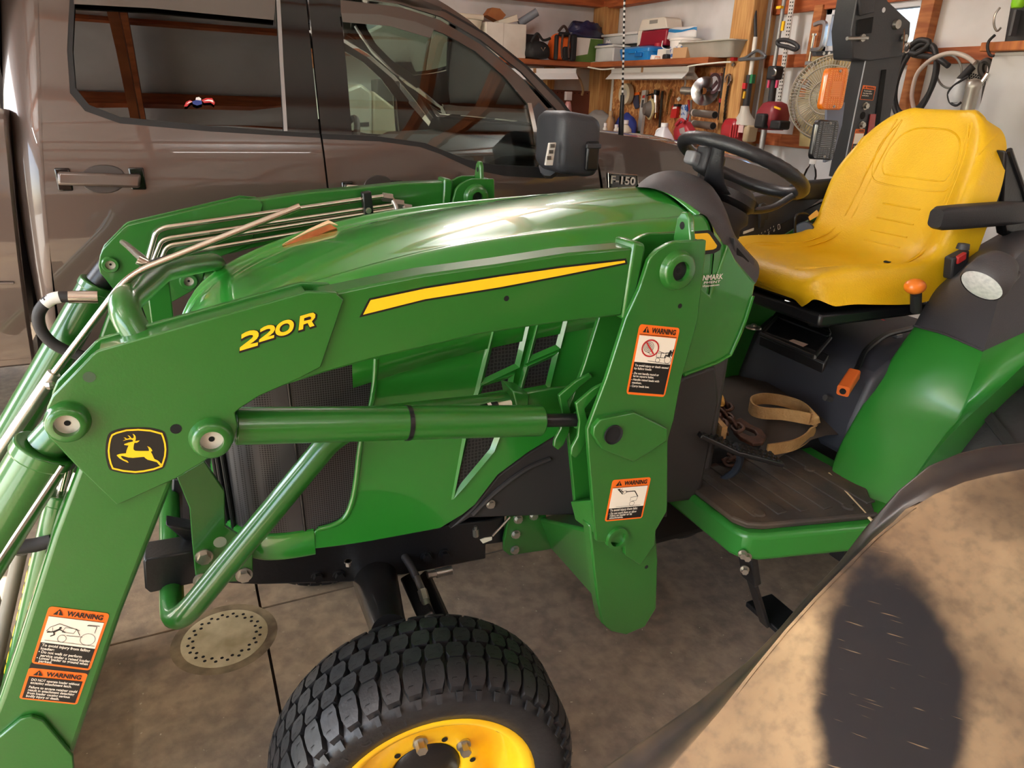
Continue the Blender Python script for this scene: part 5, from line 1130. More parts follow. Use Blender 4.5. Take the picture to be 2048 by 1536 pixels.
# black cap of the fender
CI = [S(1828, 652, Y=1.22), S(1845, 620, Y=1.22), S(1868, 580, Y=1.23), S(1890, 555, Y=1.26), S(1925, 515, Y=1.30), S(2000, 470, Y=1.32)]
CO = [S(1967, 702, Y=0.992), S(1985, 640, Y=0.99), S(2005, 570, Y=0.985), S(2030, 520, Y=0.985), S(2065, 490, Y=0.99), S(2130, 465, Y=1.0)]
CB = [FB[5], S(2200, 590, Y=0.93), S(2220, 560, Y=0.94), S(2230, 530, Y=0.95), S(2260, 500, Y=0.96), S(2300, 470, Y=0.98)]
rows = []
for i in range(6):
    a, o, b_ = CI[i], CO[i], CB[i]
    rows.append([a + V((0.1, 0.06, -0.01)), a + V((0.02, 0.012, 0)), a] + [a * (1 - t) + o * t + V((-0.012, 0, 0.012)) * math.sin(PI * t) for t in (0.1, 0.3, 0.5, 0.7, 0.9)] + [o, o * 0.9 + b_ * 0.1, b_])
cm = list(zip(*[catmull([rows[i][j] for i in range(6)], 4) for j in range(len(rows[0]))]))
FCAP = mat('fender_cap_plastic', (62, 61, 66), 0.5, bump=0.1, bscale=300)
MB().grid([list(r) for r in cm]).build('fender_cap', FCAP, tractor, smooth=60)
MB().tube([p + V((-0.002, 0, 0.001)) for p in (CI[0], CI[0] * 0.5 + CO[0] * 0.5 + V((-0.014, 0, 0.012)), CO[0])], 0.003, 6).build('cap_edge', FCAP, tractor)
# work light
wl = thing_l = None
Lc = S(1962, 572, Y=0.96); ldir = V((-0.75, -0.05, -0.65)).normalized()
wlb = MB().lathe([(0.046, 0.0), (0.05, -0.005), (0.051, -0.02), (0.047, -0.05), (0.036, -0.075), (0.018, -0.088), (0.0, -0.09)], Lc, ldir, 32).build('work_light', GREYP, tractor, smooth=60)
MB().lathe([(0.0, 0.001), (0.02, 0.0015), (0.045, -0.002)], Lc, ldir, 28).build('light_lens', mat('lens_clear', (232, 234, 232), 0.12, coat=1.0, c2=(206, 210, 210), scale=90), wlb)
MB().lathe([(0.0, 0.002), (0.012, 0.002)], Lc + V((0.004, 0, 0.004)), ldir, 12).build('light_bulb', mat('lens_core', (250, 236, 200), .2), wlb)
MB().tube([Lc - ldir * 0.05 + V((0.02, -0.02, -0.03)), Lc - ldir * 0.05 + V((0.06, -0.01, -0.01))], 0.012, 10).build('light_bracket', BLK, wlb)
MB().lathe([(0, .014), (.012, .012), (.014, 0)], S(1925, 498, Y=1.02), (0, 0, 1), 10).build('light_knob', BLKP, wlb)
# --- seat
prof = [(1.475, 0.998), (1.450, 1.022), (1.452, 1.054), (1.48, 1.076), (1.54, 1.083), (1.62, 1.074), (1.72, 1.062), (1.80, 1.058), (1.865, 1.066), (1.915, 1.095), (1.945, 1.14), (1.965, 1.20), (1.985, 1.27), (2.005, 1.34), (2.022, 1.41), (2.032, 1.455), (2.045, 1.478), (2.065, 1.484), (2.085, 1.470), (2.09, 1.44)]
hwid = [0.13, 0.17, 0.20, 0.225, 0.244, 0.256, 0.258, 0.258, 0.256, 0.254, 0.254, 0.255, 0.254, 0.236, 0.204, 0.162, 0.12, 0.11, 0.12, 0.14]
bol = [0.0, 0.0, 0.004, 0.008, 0.018, 0.03, 0.038, 0.044, 0.052, 0.062, 0.07, 0.074, 0.07, 0.055, 0.035, 0.018, 0.008, 0.0, 0.0, 0.0]
pc = catmull([V((x, 0, z)) for x, z in prof], 3); wc_ = cat2([(w_, b_) for w_, b_ in zip(hwid, bol)], 3)
def seat_pt(i, t):
    p = pc[i]; d = (pc[min(i + 1, len(pc) - 1)] - pc[max(i - 1, 0)]).normalized(); nrm = V((-d.z, 0, d.x)); e = abs(t)
    rise = wc_[i][1] * (max(0, (e - 0.35) / 0.42) ** 2 if e < 0.77 else 1.0) * (1 if e < 0.88 else 1 - ((e - 0.88) / 0.12) ** 2 * 0.55)
    fall = -(0.030 if i < 5 else (0.030 + 0.050 * min(1, (i - 5) / 5.0) if i < 30 else max(0.05, 0.07 - 0.004 * (i - 30)))) * max(0, (e - 0.88) / 0.12) ** 2
    n2 = (nrm + V((0, 0, 1.4 if i < 14 else 0))).normalized()
    return V((p.x, YC + wc_[i][0] * t, p.z)) + nrm * rise + n2 * fall
TT = [-1, -0.985, -0.96, -0.92, -0.87, -0.8, -0.7, -0.6, -0.5, -0.4, -0.25, -0.1, 0.1, 0.25, 0.4, 0.5, 0.6, 0.7, 0.8, 0.87, 0.92, 0.96, 0.985, 1]
seat = MB().grid([[seat_pt(i, t) for t in TT] for i in range(len(pc))]).build('seat', SEATY, tractor, smooth=80, sub=1)
def seam(pts, nm='seat_seam'):
    q = []
    for (i, t) in pts:
        i0 = int(i); f = i - i0; a = seat_pt(i0, t); b_ = seat_pt(min(i0 + 1, len(pc) - 1), t); q.append(a * (1 - f) + b_ * f)
    return MB().tube(catmull(q, 4), 0.0026, 6).build(nm, SEATY, seat, smooth=60)
for s_ in (-1, 1):
    for o in (0.62, 0.70): seam([(9, o * s_ * 0.7), (10.5, o * s_ * 0.85), (14, o * s_ * 0.93), (20, o * s_ * 0.95), (27, o * s_ * 0.92), (32, o * s_ * 0.86), (38, o * s_ * 0.85), (42, o * s_ * 0.9), (44.5, o * s_ * 1.0)])
    seam([(37, 0.58 * s_), (40, 0.86 * s_), (43, 0.97 * s_)])
seam([(37.2, -0.42), (37.0, -0.3), (37.0, 0.3), (37.2, 0.42), (39, 0.5), (41.5, 0.47), (43, 0.3), (43.3, 0), (43, -0.3), (41.5, -0.47), (39, -0.5), (37.2, -0.42)])
seam([(44, -0.62), (40, -0.62), (36.5, -0.52), (35.8, -0.3), (35.8, 0.3), (36.5, 0.52), (40, 0.62), (44, 0.62)])
for i in (29.5, 31.5, 33.5, 27.5): seam([(i, -0.25), (i + 0.02, 0.25)])
pan = MB(); rows = []
for i in range(0, len(pc) - 6, 2):
    p = pc[i]; d = (pc[min(i + 1, len(pc) - 1)] - pc[max(i - 1, 0)]).normalized(); nrm = V((-d.z, 0, d.x)); w_ = wc_[i][0] * 0.93
    rows.append([V((p.x, YC + w_ * t, p.z)) - nrm * (0.055 + 0.05 * (1 - t * t)) for t in (-1, -0.92, -0.7, -0.3, 0.3, 0.7, 0.92, 1)])
MB().grid(rows).build('seat_shell', BLKP, seat, smooth=70, solid=0.01)
MB().lathe([(0, .001), (.010, .0015), (.012, -0.002)], seat_pt(24, -0.3) + V((0, 0, 0.001)), (0, 0, 1), 12).build('seat_button', DARK, seat)
def armrest(y, a, b_):
    rr = []
    a, b_ = V(a), V(b_); d = (b_ - a).normalized(); up = V((0, 1, 0)).cross(d).normalized()
    if up.z < 0: up = -up
    for t, k in ((0, 0.72), (0.05, 0.95), (0.25, 1.0), (0.75, 1.0), (0.97, 0.95), (1, 0.8)):
        p = a + (b_ - a) * t; rr.append([p + V((0, 1, 0)) * u_ * k + up * v_ * k for u_, v_ in rrect(-0.026, -0.030, 0.026, 0.030, 0.014, 4)])
    return MB().loft(rr).build('armrest', BLKP, seat, smooth=45)
armrest(1.19, S(1871, 437, Y=1.19), S(2042, 424, Y=1.19)); armrest(1.76, S(1585, 383, Y=1.76), S(1712, 372, Y=1.76))
MB().extrude(SS([(2012, 300), (2022, 310), (2060, 400), (2066, 480), (2040, 485), (2012, 470), (2004, 420)], Y=1.24), (0, 0.03, 0)).build('seat_frame', BLK, seat, bevel=0.006)
MB().tube([S(2018, 300, Y=1.24), S(2046, 380, Y=1.24), S(2070, 480, Y=1.24)], 0.008, 8).build('seat_strut', BLK, seat)
# belt buckle, knobs, levers
bb = MB().obox(S(1912, 528, Y=1.20), (0.030, 0, 0.010), (0, 0.014, 0), (-0.008, 0, 0.030)).build('belt_buckle', BLKP, tractor, bevel=0.006)
MB().obox(S(1921, 516, Y=1.187), (0.015, 0, 0.006), (0, 0.006, 0), (-0.003, 0, 0.010)).build('buckle_button', mat('belt_red', (180, 44, 44), .4), bb, bevel=0.003)
ORG = mat('control_orange', (240, 130, 36), 0.35, coat=0.4)
kn = MB().ball(S(1830, 573, Y=1.16), (0.030, 0.024, 0.020), 20).build('orange_knob', ORG, tractor, smooth=80)
MB().tube([S(1832, 585, Y=1.165), S(1832, 620, Y=1.18)], 0.014, 10).build('knob_boot', BLKP, kn)
ORD = mat('control_orange_dark', (206, 100, 40), 0.45)
a, c = S(1686, 782, Y=1.18), S(1708, 748, Y=1.22); d = (c - a).normalized(); s_ = d.cross(V((0, 0, 1))).normalized(); u_ = s_.cross(d)
hl = MB().loft([[p + s_ * x + u_ * z for x, z in rrect(-0.0155, -0.0155, 0.0155, 0.0155, 0.006, 3)] for p in (a, c)]).build('range_lever_grip', ORD, tractor, smooth=40)
MB().cyl(a - d * 0.004, a + d * 0.01, 0.008).build('grip_button', DARK, hl)
MB().tube([c, c + d * 0.02, S(1730, 700, Y=1.28), S(1770, 670, Y=1.33), S(1830, 655, Y=1.36)], 0.008, 8, bend=0.04).build('range_lever', BLK, hl)
MB().tube([S(1650, 795, Y=1.3), S(1668, 800, Y=1.3), S(1690, 812, Y=1.34)], 0.009, 8).build('small_lever', mat('lever_grey', (92, 92, 92), .4, metal=.5), tractor)
# seat suspension
sf = MB(); sf.extrude([S(1520, 668, Z=0.86), S(1552, 628, Z=0.88), S(1662, 672, Z=0.88), S(1634, 712, Z=0.86)], (0, 0, 0.012)); sus = sf.build('suspension_frame', BLK, tractor, bevel=0.003)
MB().extrude([S(1516, 690, Z=0.83), S(1530, 678, Z=0.84), S(1655, 730, Z=0.84), S(1645, 748, Z=0.82)], (0, 0, 0.03)).build('suspension_base', BLK, sus, bevel=0.004)
for a, c in (((1553, 635), (1522, 668)), ((1522, 668), (1628, 714)), ((1628, 714), (1660, 676)), ((1560, 637), (1655, 674))): MB().tube([S(*a, Z=0.885), S(*c, Z=0.885)], 0.006, 8).build('suspension_rail', BLK, sus)
MB().tube([S(1570, 600, Y=1.42), S(1680, 637, Y=1.30)], 0.007, 12).build('suspension_rod', CHROME, sus)
sc = S(1640, 650, Z=0.90); MB().tube([sc + V((0.028 * math.cos(k * 0.6), 0.028 * math.sin(k * 0.6), -0.04 + k * 0.0026)) for k in range(44)], 0.0045, 6).build('suspension_spring', BLK, sus)
MB().tube([S(1690, 636, Y=1.3) + V((0.01 * math.cos(k), 0.0, 0.01 * math.sin(k))) for k in [i * 0.5 for i in range(13)]], 0.002, 5).build('retaining_clip', ZINC, sus)
MB().extrude([S(1578, 682, Z=0.878), S(1586, 679, Z=0.878), S(1616, 689, Z=0.878), S(1606, 694, Z=0.878)], (0, 0, 0.001)).build('part_label', mat('label_grey', (176, 158, 146), .5), sus)
MB().box((1.50, 1.28, 0.935), (1.92, 1.66, 0.975)).build('seat_base', BLK, sus, bevel=0.01)
MB().extrude([S(1755, 645, Y=1.5), S(1770, 640, Y=1.5), S(1792, 645, Y=1.5), S(1775, 660, Y=1.5), S(1755, 655, Y=1.5)], (0, 0.01, 0)).build('red_decal_plate', mat('plate_red', (236, 50, 70), .5), tractor)
MB().obox(S(1795, 672, Y=1.36), (0.012, 0, 0), (0, 0.008, 0), (0, 0, 0.006)).build('cable_end', ALU, tractor)
# --- far console with numbered scale
CN = mat('console_plastic', (56, 57, 63), 0.5)
MB().extrude(SS([(1440, 430), (1500, 395), (1700, 360), (1700, 385), (1640, 400), (1600, 430), (1495, 492), (1440, 500)], Y=1.80) , (0, 0.06, 0)).build('console_top', CN, tractor, bevel=0.004)
cpn = MB().extrude(SS([(1480, 500), (1495, 490), (1605, 424), (1690, 384), (1700, 392), (1640, 420), (1602, 448), (1508, 505), (1500, 535), (1478, 530)], Y=1.795), (0, 0.01, 0)).build('scale_panel', mat('scale_panel_plastic', (46, 44, 44), .5), tractor)
MB().extrude(SS([(1500, 535), (1510, 507), (1602, 450), (1700, 400), (1720, 620), (1500, 640)], Y=1.797), (0, 0.01, 0)).build('far_fender_panel', GREEN_P, tractor)
for ch, x, y in (('2', 1499, 491), ('3', 1511, 483), ('4', 1522, 476), ('5', 1535, 470), ('6', 1546, 464)):
    O = S(x, y, Y=1.7945); text_mesh(ch, O, (0.9, 0, 0.3), (0, 0, 1), (0, -1, 0), 0.0105, bold=0.02, depth=0.0005).build('scale_number', DWH, cpn, smooth=0)
for x, y in ((1493, 487), (1499, 482), (1505, 478), (1511, 473), (1517, 470), (1523, 466), (1530, 463), (1536, 460), (1541, 456), (1547, 453)):
    q = S(x, y, Y=1.7945); MB().box((q.x - .0012, q.y - .0006, q.z - .0025), (q.x + .0012, q.y, q.z + .0025)).build('scale_tick', DWH, cpn, smooth=0)
MB().tube(catmull([S(1556, 458, Y=1.7945), S(1556, 450, Y=1.7945), S(1559, 449, Y=1.7945), S(1560, 457, Y=1.7945), S(1556, 459, Y=1.7945)], 3), 0.0009, 4).build('rabbit_mark', DWH, cpn)
rd = MB().extrude(SS([(1524, 500), (1578, 467), (1580, 480), (1545, 504)], Y=1.794), (0, 0.002, 0)).build('danger_decal', mat('danger_red', (176, 36, 36), .4), tractor, smooth=0)
MB().extrude(SS([(1543, 498), (1566, 482), (1578, 477), (1580, 484), (1556, 500)], Y=1.7932), (0, 0.0005, 0)).build('decal_field', DECK, rd, smooth=0); MB().extrude(SS([(1567, 478), (1577, 471), (1579, 480), (1570, 485)], Y=1.7926), (0, 0.0005, 0)).build('picture_field', DECW, rd, smooth=0)
lv = MB(); lp = [(1520, 458), (1521, 440), (1519, 420), (1522, 409), (1530, 406), (1538, 410), (1539, 425), (1536, 442), (1531, 440), (1528, 458)]
lv.extrude(SS(lp, Y=1.77), (0, 0.012, 0)); lv.build('position_lever', BLKP, tractor, bevel=0.003)
MB().obox(S(1497, 462, Y=1.79), (0.02, 0, 0.005), (0, 0.002, 0), (0, 0, 0.004)).build('console_mark', DWH, tractor)
ch = MB(); q = S(1645, 452, Y=1.72); ch.lathe([(0, .0), (.055, .0), (.055, .12), (.048, .12), (.048, .02)], q - V((0.03, 0, 0.04)), (1, 0, 0.25), 28)
cho = ch.build('tool_canister', mat('canister_green', (62, 66, 40), .5), tractor)
MB().lathe([(0, 0), (.03, 0), (.034, -0.006), (.0, -0.006)], S(1607, 464, Y=1.70), (-0.8, -0.5, 0.2), 24).build('canister_cap', mat('cap_slate', (62, 72, 86), .45), cho)
MB().tube(catmull(SS([(1592, 482), (1590, 452), (1592, 432), (1604, 426), (1616, 430), (1620, 445)], Y=1.70), 4), 0.004, 8).build('canister_strap', BLK, cho)
MB().extrude(SS([(1617, 434), (1634, 420), (1638, 426), (1636, 432), (1620, 441)], Y=1.69), (0, 0.002, 0)).build('yellow_tag', mat('tag_yellow', (232, 194, 110), .6), cho)
# --- roll bar, far post, and its reflectors
RB = mat('rollbar_paint', (46, 48, 52), 0.38, bump=0.06, bscale=160)
post = MB(); post.prism(XZ([(1683, 356), (1731, 119), (1806, 108), (1756, 356)], 1.9), 1.9, 1.96); rb = post.build('roll_bar_post', RB, tractor, bevel=0.003)
MB().tube(SS([(1684, 352), (1731, 121)], Y=1.899), 0.0022, 6).build('post_edge', mat('edge_highlight', (170, 176, 184), .4), rb)  # pale line: highlight along the front edge, put into the colour
MB().prism(XZ([(1741, 300), (1764, 140), (1772, 139), (1752, 300)], 1.898), 1.896, 1.9).build('post_slot', DARK, rb)
MB().prism(XZ([(1729, 297), (1740, 228), (1751, 228), (1742, 297)], 1.896), 1.893, 1.896).build('red_reflector', mat('reflector_red', (150, 30, 34), .25, coat=.6), rb)
up = MB(); up.prism(XZ([(1706, 118), (1703, 60), (1716, -10), (1720, -40), (1758, -40), (1776, 2), (1822, 44), (1820, 72), (1806, 112), (1740, 122)], 1.885), 1.885, 1.97); ub = up.build('folding_bracket', RB, rb, bevel=0.004)
MB().prism(XZ([(1713, -30), (1750, -30), (1746, 26), (1718, 32)], 1.88), 1.872, 1.885).build('hinge_sleeve', RB, ub, bevel=0.006)
MB().lathe([(0, .014), (.014, .012), (.016, .004), (.016, 0)], S(1791, 49, Y=1.885), (0, -1, 0), 20).build('hinge_pin', ZINC, ub)
MB().lathe([(0, .012), (.011, .010), (.012, 0)], S(1807, 76, Y=1.88), (0, -1, 0), 16).build('lock_pin', ZINC, ub)
MB().tube([S(1808, 58, Y=1.86), S(1808, 76, Y=1.86), S(1805, 105, Y=1.86)], 0.003, 6).build('cotter_pin', CHROME, ub)
MB().tube([S(1813, 96, Y=1.86) + V((0.014 * math.cos(k * 0.5), 0, 0.014 * math.sin(k * 0.5))) for k in range(13)], 0.0025, 6).build('pin_ring', CHROME, ub)
MB().tube(SS([(1694, 77), (1735, 76)], Y=1.875), 0.006, 10).build('clevis_pin', ZINC, ub); MB().lathe([(0, .01), (.012, .008), (.012, 0)], S(1723, 76, Y=1.88), (0, -1, 0), 16).build('pin_head', ZINC, ub)
MB().prism(XZ([(1714, 40), (1746, 34), (1742, 66), (1712, 70)], 1.884), 1.882, 1.885).build('bracket_opening', DARK, ub)
MB().lathe([(0, .001), (.008, .001)], S(1767, 20, Y=1.885), (0, -1, 0), 16).build('bracket_hole', mat('hole_sky', (220, 224, 228), .6), ub)
for p in ((1730, 212), (1723, 250)): MB().hexbolt(S(*p, Y=1.9), (0, -1, 0), 0.0095, 0.012).build('bolt', ZINC, rb)
MB().lathe([(0, .001), (.013, .001)], S(1725, 231, Y=1.9), (0, -1, 0), 20).build('post_hole', DARK, rb)
warning([(1726, 170), (1752, 173), (1746, 201), (1719, 199)], 1.9, rb, 0.74, None, [(0.14, 0.58, 0.09, 0.6, 'To avoid crushing'), (0.12, 0.42, 0.09, 0.7, 'injury keep roll bar'), (0.1, 0.26, 0.09, 0.5, 'upright, belt on.')], None)
warning([(1711, 258), (1730, 258), (1715, 331), (1696, 331)], 1.9, rb, 0.90, (0.60, 0.88), [(0.12, 0.52 - 0.075 * k, 0.035, 0.72 - 0.1 * (k % 3), 'Avoid crushing') for k in range(6)], None)
def reflector(px, M, M2, Y, label):
    c = SS(px, Y=Y); tl, tr, br, bl = c; nn = (tr - tl).cross(bl - tl).normalized(); nn = nn if nn.y < 0 else -nn
    pt = lambda u_, v_: (bl * (1 - u_) + br * u_) * (1 - v_) + (tl * (1 - u_) + tr * u_) * v_
    ring = [pt(u_, v_) for u_, v_ in rrect(0, 0, 1, 1, 0.14, 4)]; ctr = pt(.5, .5)
    b = MB(); b.loft([[p - nn * 0.010 for p in ring], [p + nn * 0.004 for p in ring], [ctr + (p - ctr) * 0.94 + nn * 0.008 for p in ring]]); o = b.build('marker_light', M, rb, smooth=40, label=label)
    s_ = MB()
    for j in range(20):
        v_ = 0.06 + 0.88 * j / 19
        if 6 <= j <= 13: cells = [(0.28, 0.72), (0.08, 0.16), (0.84, 0.92)]
        else: cells = [(0.10, 0.18)] + [(0.26 + 0.1 * k, 0.32 + 0.1 * k) for k in range(5)] + [(0.82, 0.90)]
        for a_, b_ in cells:
            q = [pt(a_, v_ - 0.010) + nn * 0.0085, pt(b_, v_ - 0.010) + nn * 0.0085, pt(b_, v_ + 0.010) + nn * 0.0085, pt(a_, v_ + 0.010) + nn * 0.0085]; s_.extrude(q, nn * 0.003)
    s_.build('lens_ridge', M2, o, smooth=0)['kind'] = 'stuff'
    for v_ in (0.08, 0.92): MB().ball(pt(0.55, v_) + nn * 0.010, 0.005, 8).build('lens_screw', ZINC, o)
reflector([(1653, 136), (1696, 135), (1682, 220), (1637, 219)], mat('amber_lens', (226, 120, 24), .25, coat=.8), mat('amber_ridge', (244, 158, 50), .2, coat=.8), 1.86, 'amber ribbed marker lens')
reflector([(1633, 239), (1677, 241), (1663, 320), (1619, 318)], mat('dark_lens', (30, 32, 36), .25, coat=.6), mat('dark_ridge', (110, 114, 120), .25, coat=.6), 1.86, 'dark ribbed marker lens')
MB().prism(XZ([(1655, 210), (1690, 205), (1684, 250), (1664, 320), (1650, 325)], 1.89), 1.89, 1.90).build('light_mount', mat('mount_blue_grey', (116, 124, 142), .5), rb)
# ------------------------------------------------------------------ back of the garage: shelf, bench and what they hold
SZ = 1.80
def onX(pl, pr, pt, X, z0=SZ, pm=None):
    """extent of a thing whose front stands on the plane X: (y0, y1, z0, z1)"""
    ym = pm if pm is not None else pt + 20
    a, b = S(pl, ym, X=X), S(pr, ym, X=X); t = S((pl + pr) / 2, pt, X=X); return min(a.y, b.y), max(a.y, b.y), z0, t.z
def onY(pl, pr, pt, Y, z0=SZ):
    a, b = S(pl, pt + 20, Y=Y), S(pr, pt + 20, Y=Y); t = S((pl + pr) / 2, pt, Y=Y); return min(a.x, b.x), max(a.x, b.x), z0, t.z
def bX(e, X, d): return (X, e[0], e[2]), (X + d, e[1], e[3])
def bY(e, Y, d): return (e[0], Y, e[2]), (e[1], Y + d, e[3])
SHELFM = mat('shelf_board', (166, 92, 48), 0.6, c2=(134, 66, 30), scale=5, detail=6, stretch=(1, 1, 6), bump=0.1, bscale=12)
sh = thing('corner_shelf', (3.9, 6.6, SZ - 0.05), 'long brown wooden board shelf running round the back corner above the workbench', 'shelf')
MB().box((0.9, 6.5, SZ - 0.045), (4.17, 6.88, SZ)).build('shelf_board', SHELFM, sh, bevel=0.004)
MB().box((3.8, 4.745, SZ - 0.045), (4.17, 6.5, SZ)).build('shelf_board', SHELFM, sh, bevel=0.004)
for x in (1.2, 2.6): MB().box((x, 6.60, SZ - 0.16), (x + 0.04, 6.88, SZ - 0.046)).build('bracket', WOOD, sh)
# items, left part (front plane about Y=6.55)
def box_thing(name, lo, hi, M, label, cat, bevel=0.006, group=None):
    return tag(MB().box(lo, hi).build(name, M, bevel=bevel), label, cat, group)
CREAM = mat('bucket_cream', (226, 218, 196), 0.45); CARTW = mat('white_carton', (226, 222, 212), 0.7, c2=(206, 200, 188), scale=4, bump=0.1)
e = onY(902, 966, 40, 6.62); cx = (e[0] + e[1]) / 2; r = (e[1] - e[0]) / 2
bk = thing('plastic_bucket', (cx, 6.70, SZ), 'tall cream plastic bucket with a lid, leftmost thing on the corner shelf', 'bucket')
MB().lathe([(0, 0), (r * 0.86, 0), (r, e[3] - SZ - 0.04), (r * 1.05, e[3] - SZ - 0.03), (r * 1.05, e[3] - SZ)], (cx, 6.70, SZ), (0, 0, 1), 28).build('pail', CREAM, bk)
zt = S(950, 28, Y=6.6).z; MB().box((cx - r * 1.0, 6.6, e[3] + 0.004), (cx + r * 1.02, 6.84, zt)).build('lid', CREAM, bk, bevel=0.01)
e = onY(972, 1053, 46, 6.55); wc = box_thing('carton', *bY(e, 6.55, 0.3), CARTW, 'large white cardboard carton piled with offcuts on the corner shelf', 'carton')
MB().box((e[0] + 0.17, 6.548, e[2]), (e[0] + 0.175, 6.55, e[3])).build('carton_seam', mat('carton_crease', (190, 184, 172), .8), wc)
top = e[3]
tag(MB().extrude([S(974, 30, Y=6.66), S(985, 15, Y=6.66), S(1000, 17, Y=6.66), S(1012, 30, Y=6.66), S(1000, 44, Y=6.66)], (0, 0.12, 0)).build('wood_block', mat('offcut', (170, 108, 60), .6, c2=(150, 90, 46))), 'angular brown wood offcut on the white carton', 'wood')
tag(MB().extrude([S(996, 42, Y=6.6), S(1034, 29, Y=6.6), S(1037, 42, Y=6.6), S(1000, 50, Y=6.6)], (0, 0.1, 0)).build('foam_board', mat('foam_white', (224, 218, 200), .8), bevel=0.003), 'white foam strip leaning on the white carton', 'board')
pp = thing('pipe_offcut', S(1040, 46, Y=6.62), 'short grey plastic pipe sticking up from the white carton', 'pipe')
a, b = S(1038, 47, Y=6.64), S(1074, 24, Y=6.6); PIPE = mat('pipe_grey', (122, 130, 140), .45)
d = (b - a).normalized(); MB().tube([a, b], 0.036, 20).build('tube', PIPE, pp); MB().lathe([(0, 0), (.03, 0)], b + d * 0.0008, d, 16).build('bore', mat('pipe_inside', (70, 76, 82), .7), pp)
e = onY(1048, 1082, 68, 6.66); box_thing('tool_case', *bY(e, 6.68, 0.15), mat('case_black', (22, 22, 24), .5), 'upright black case behind the black shoulder bag', 'case', 0.02)
BAGB = mat('bag_black', (20, 20, 22), .7, bump=.3, bscale=30)
def soft(name, rings, M, parent=None, sub=1):
    return MB().loft([[V(p) for p in r] for r in rings]).build(name, M, parent, smooth=80, sub=sub)
def blob_bag(name, e, Y, d, M, label, parent=None, wob=0.02, taper=0.75):
    rings = []; rnd = random.Random(hash(name) % 1000 if False else len(name)); H = e[3] - e[2]; cx_ = (e[0] + e[1]) / 2; w = (e[1] - e[0]) / 2
    for k in range(7):
        t = k / 6; s = (0.90 + 0.12 * math.sin(PI * min(1, t * 1.3))) * (1 - (1 - taper) * max(0, t - 0.55) / 0.45); s = s if k < 6 else s * 0.6
        rings.append([(cx_ + w * s * (abs(math.cos(q)) ** 0.6) * (1 if math.cos(q) > 0 else -1) + rnd.uniform(-wob, wob) * w, Y + d / 2 + d / 2 * s * (abs(math.sin(q)) ** 0.6) * (1 if math.sin(q) > 0 else -1), e[2] + H * t + rnd.uniform(-wob, wob) * H * (0 < k < 6)) for q in [2 * PI * j / 16 for j in range(16)]])
    return soft(name, rings, M, parent)
e = onY(1062, 1112, 80, 6.42); e = (e[0], e[1] - 0.02, SZ + 0.001, e[3])
bg_ = thing('shoulder_bag', ((e[0] + e[1]) / 2, 6.55, SZ), 'slouched black shoulder bag hanging over the shelf edge beside the orange backpack', 'bag')
blob_bag('bag_body', e, 6.44, 0.22, BAGB, '', bg_, 0.05)
MB().tube(catmull([V((e[0] + 0.02, 6.46, e[3] - 0.02)), V((e[0] + 0.06, 6.43, e[3] + 0.05)), V((e[0] + 0.13, 6.44, e[3] + 0.0)), V((e[0] + 0.2, 6.43, e[3] + 0.02))], 5), 0.012, 8).build('handle', BAGB, bg_)
MB().tube([V((e[0] + 0.11, 6.435, e[3] - 0.06)), V((e[0] + 0.13, 6.43, e[3] - 0.09)), V((e[0] + 0.15, 6.435, e[3] - 0.06))], 0.004, 6).build('buckle', CHROME, bg_)
e = onY(1112, 1155, 64, 6.45); e = (e[0], e[1], SZ, e[3])
bp_ = thing('backpack', ((e[0] + e[1]) / 2, 6.55, SZ), 'orange and black backpack standing in the middle of the corner shelf', 'backpack')
OR = mat('backpack_orange', (236, 104, 32), .6, bump=.2, bscale=40)
blob_bag('pack_body', e, 6.47, 0.22, OR, '', bp_, 0.02, 0.85)
w = e[1] - e[0]; H = e[3] - e[2]
for (u0, u1, v0, v1, nm) in ((0.38, 0.72, 0.02, 0.5, 'pack_pocket'), (0.74, 1.02, 0.0, 0.95, 'side_panel'), (0.0, 0.16, 0.0, 0.9, 'side_panel'), (0.16, 0.7, 0.84, 1.0, 'top_flap')):
    MB().box((e[0] + w * u0, 6.455, e[2] + H * v0), (e[0] + w * u1, 6.50, e[2] + H * v1)).build(nm, BAGB, bp_, bevel=0.02, seg=3)
for u0 in (0.30, 0.62): MB().tube(catmull([V((e[0] + w * u0, 6.45, e[2] + H * 0.9)), V((e[0] + w * (u0 - 0.04), 6.445, e[2] + H * 0.5)), V((e[0] + w * (u0 + 0.02), 6.45, e[2] + H * 0.1))], 4), 0.010, 6).build('strap', mat('bag_brown', (60, 40, 34), .7), bp_)
MB().tube(catmull([V((e[0] + w * .2, 6.5, e[3])), V((e[0] + w * .4, 6.48, e[3] + 0.05)), V((e[0] + w * .65, 6.5, e[3]))], 5), 0.012, 8).build('grab_handle', mat('bag_brown', (60, 40, 34), .7), bp_)
e = onY(1150, 1206, 76, 6.55)
gc = box_thing('carton', *bY(e, 6.56, 0.28), mat('carton_white', (228, 226, 218), .7), 'white carton with a green printed corner under the blue tarp', 'carton')
MB().extrude([(e[0] + (e[1] - e[0]) * u_, 6.5595, e[2] + (e[3] - e[2]) * v_) for u_, v_ in ((0.0, 0.0), (1, 0), (1, 0.98), (0.55, 0.98), (0.48, 0.34), (0, 0.22))], (0, 0.001, 0)).build('green_print', mat('carton_green', (86, 122, 52), .6), gc, smooth=0)
MB().extrude([(e[0] + (e[1] - e[0]) * u_, 6.5588, e[2] + (e[3] - e[2]) * v_) for u_, v_ in ((0.55, 0.0), (1, 0.0), (1, 0.12))], (0, 0.001, 0)).build('white_print', mat('carton_white', (228, 226, 218), .7), gc, smooth=0)
zt = e[3]
TARP = mat('tarp_navy', (36, 42, 84), .3, c2=(26, 30, 62), scale=6, bump=.8, bscale=9, coat=.3)
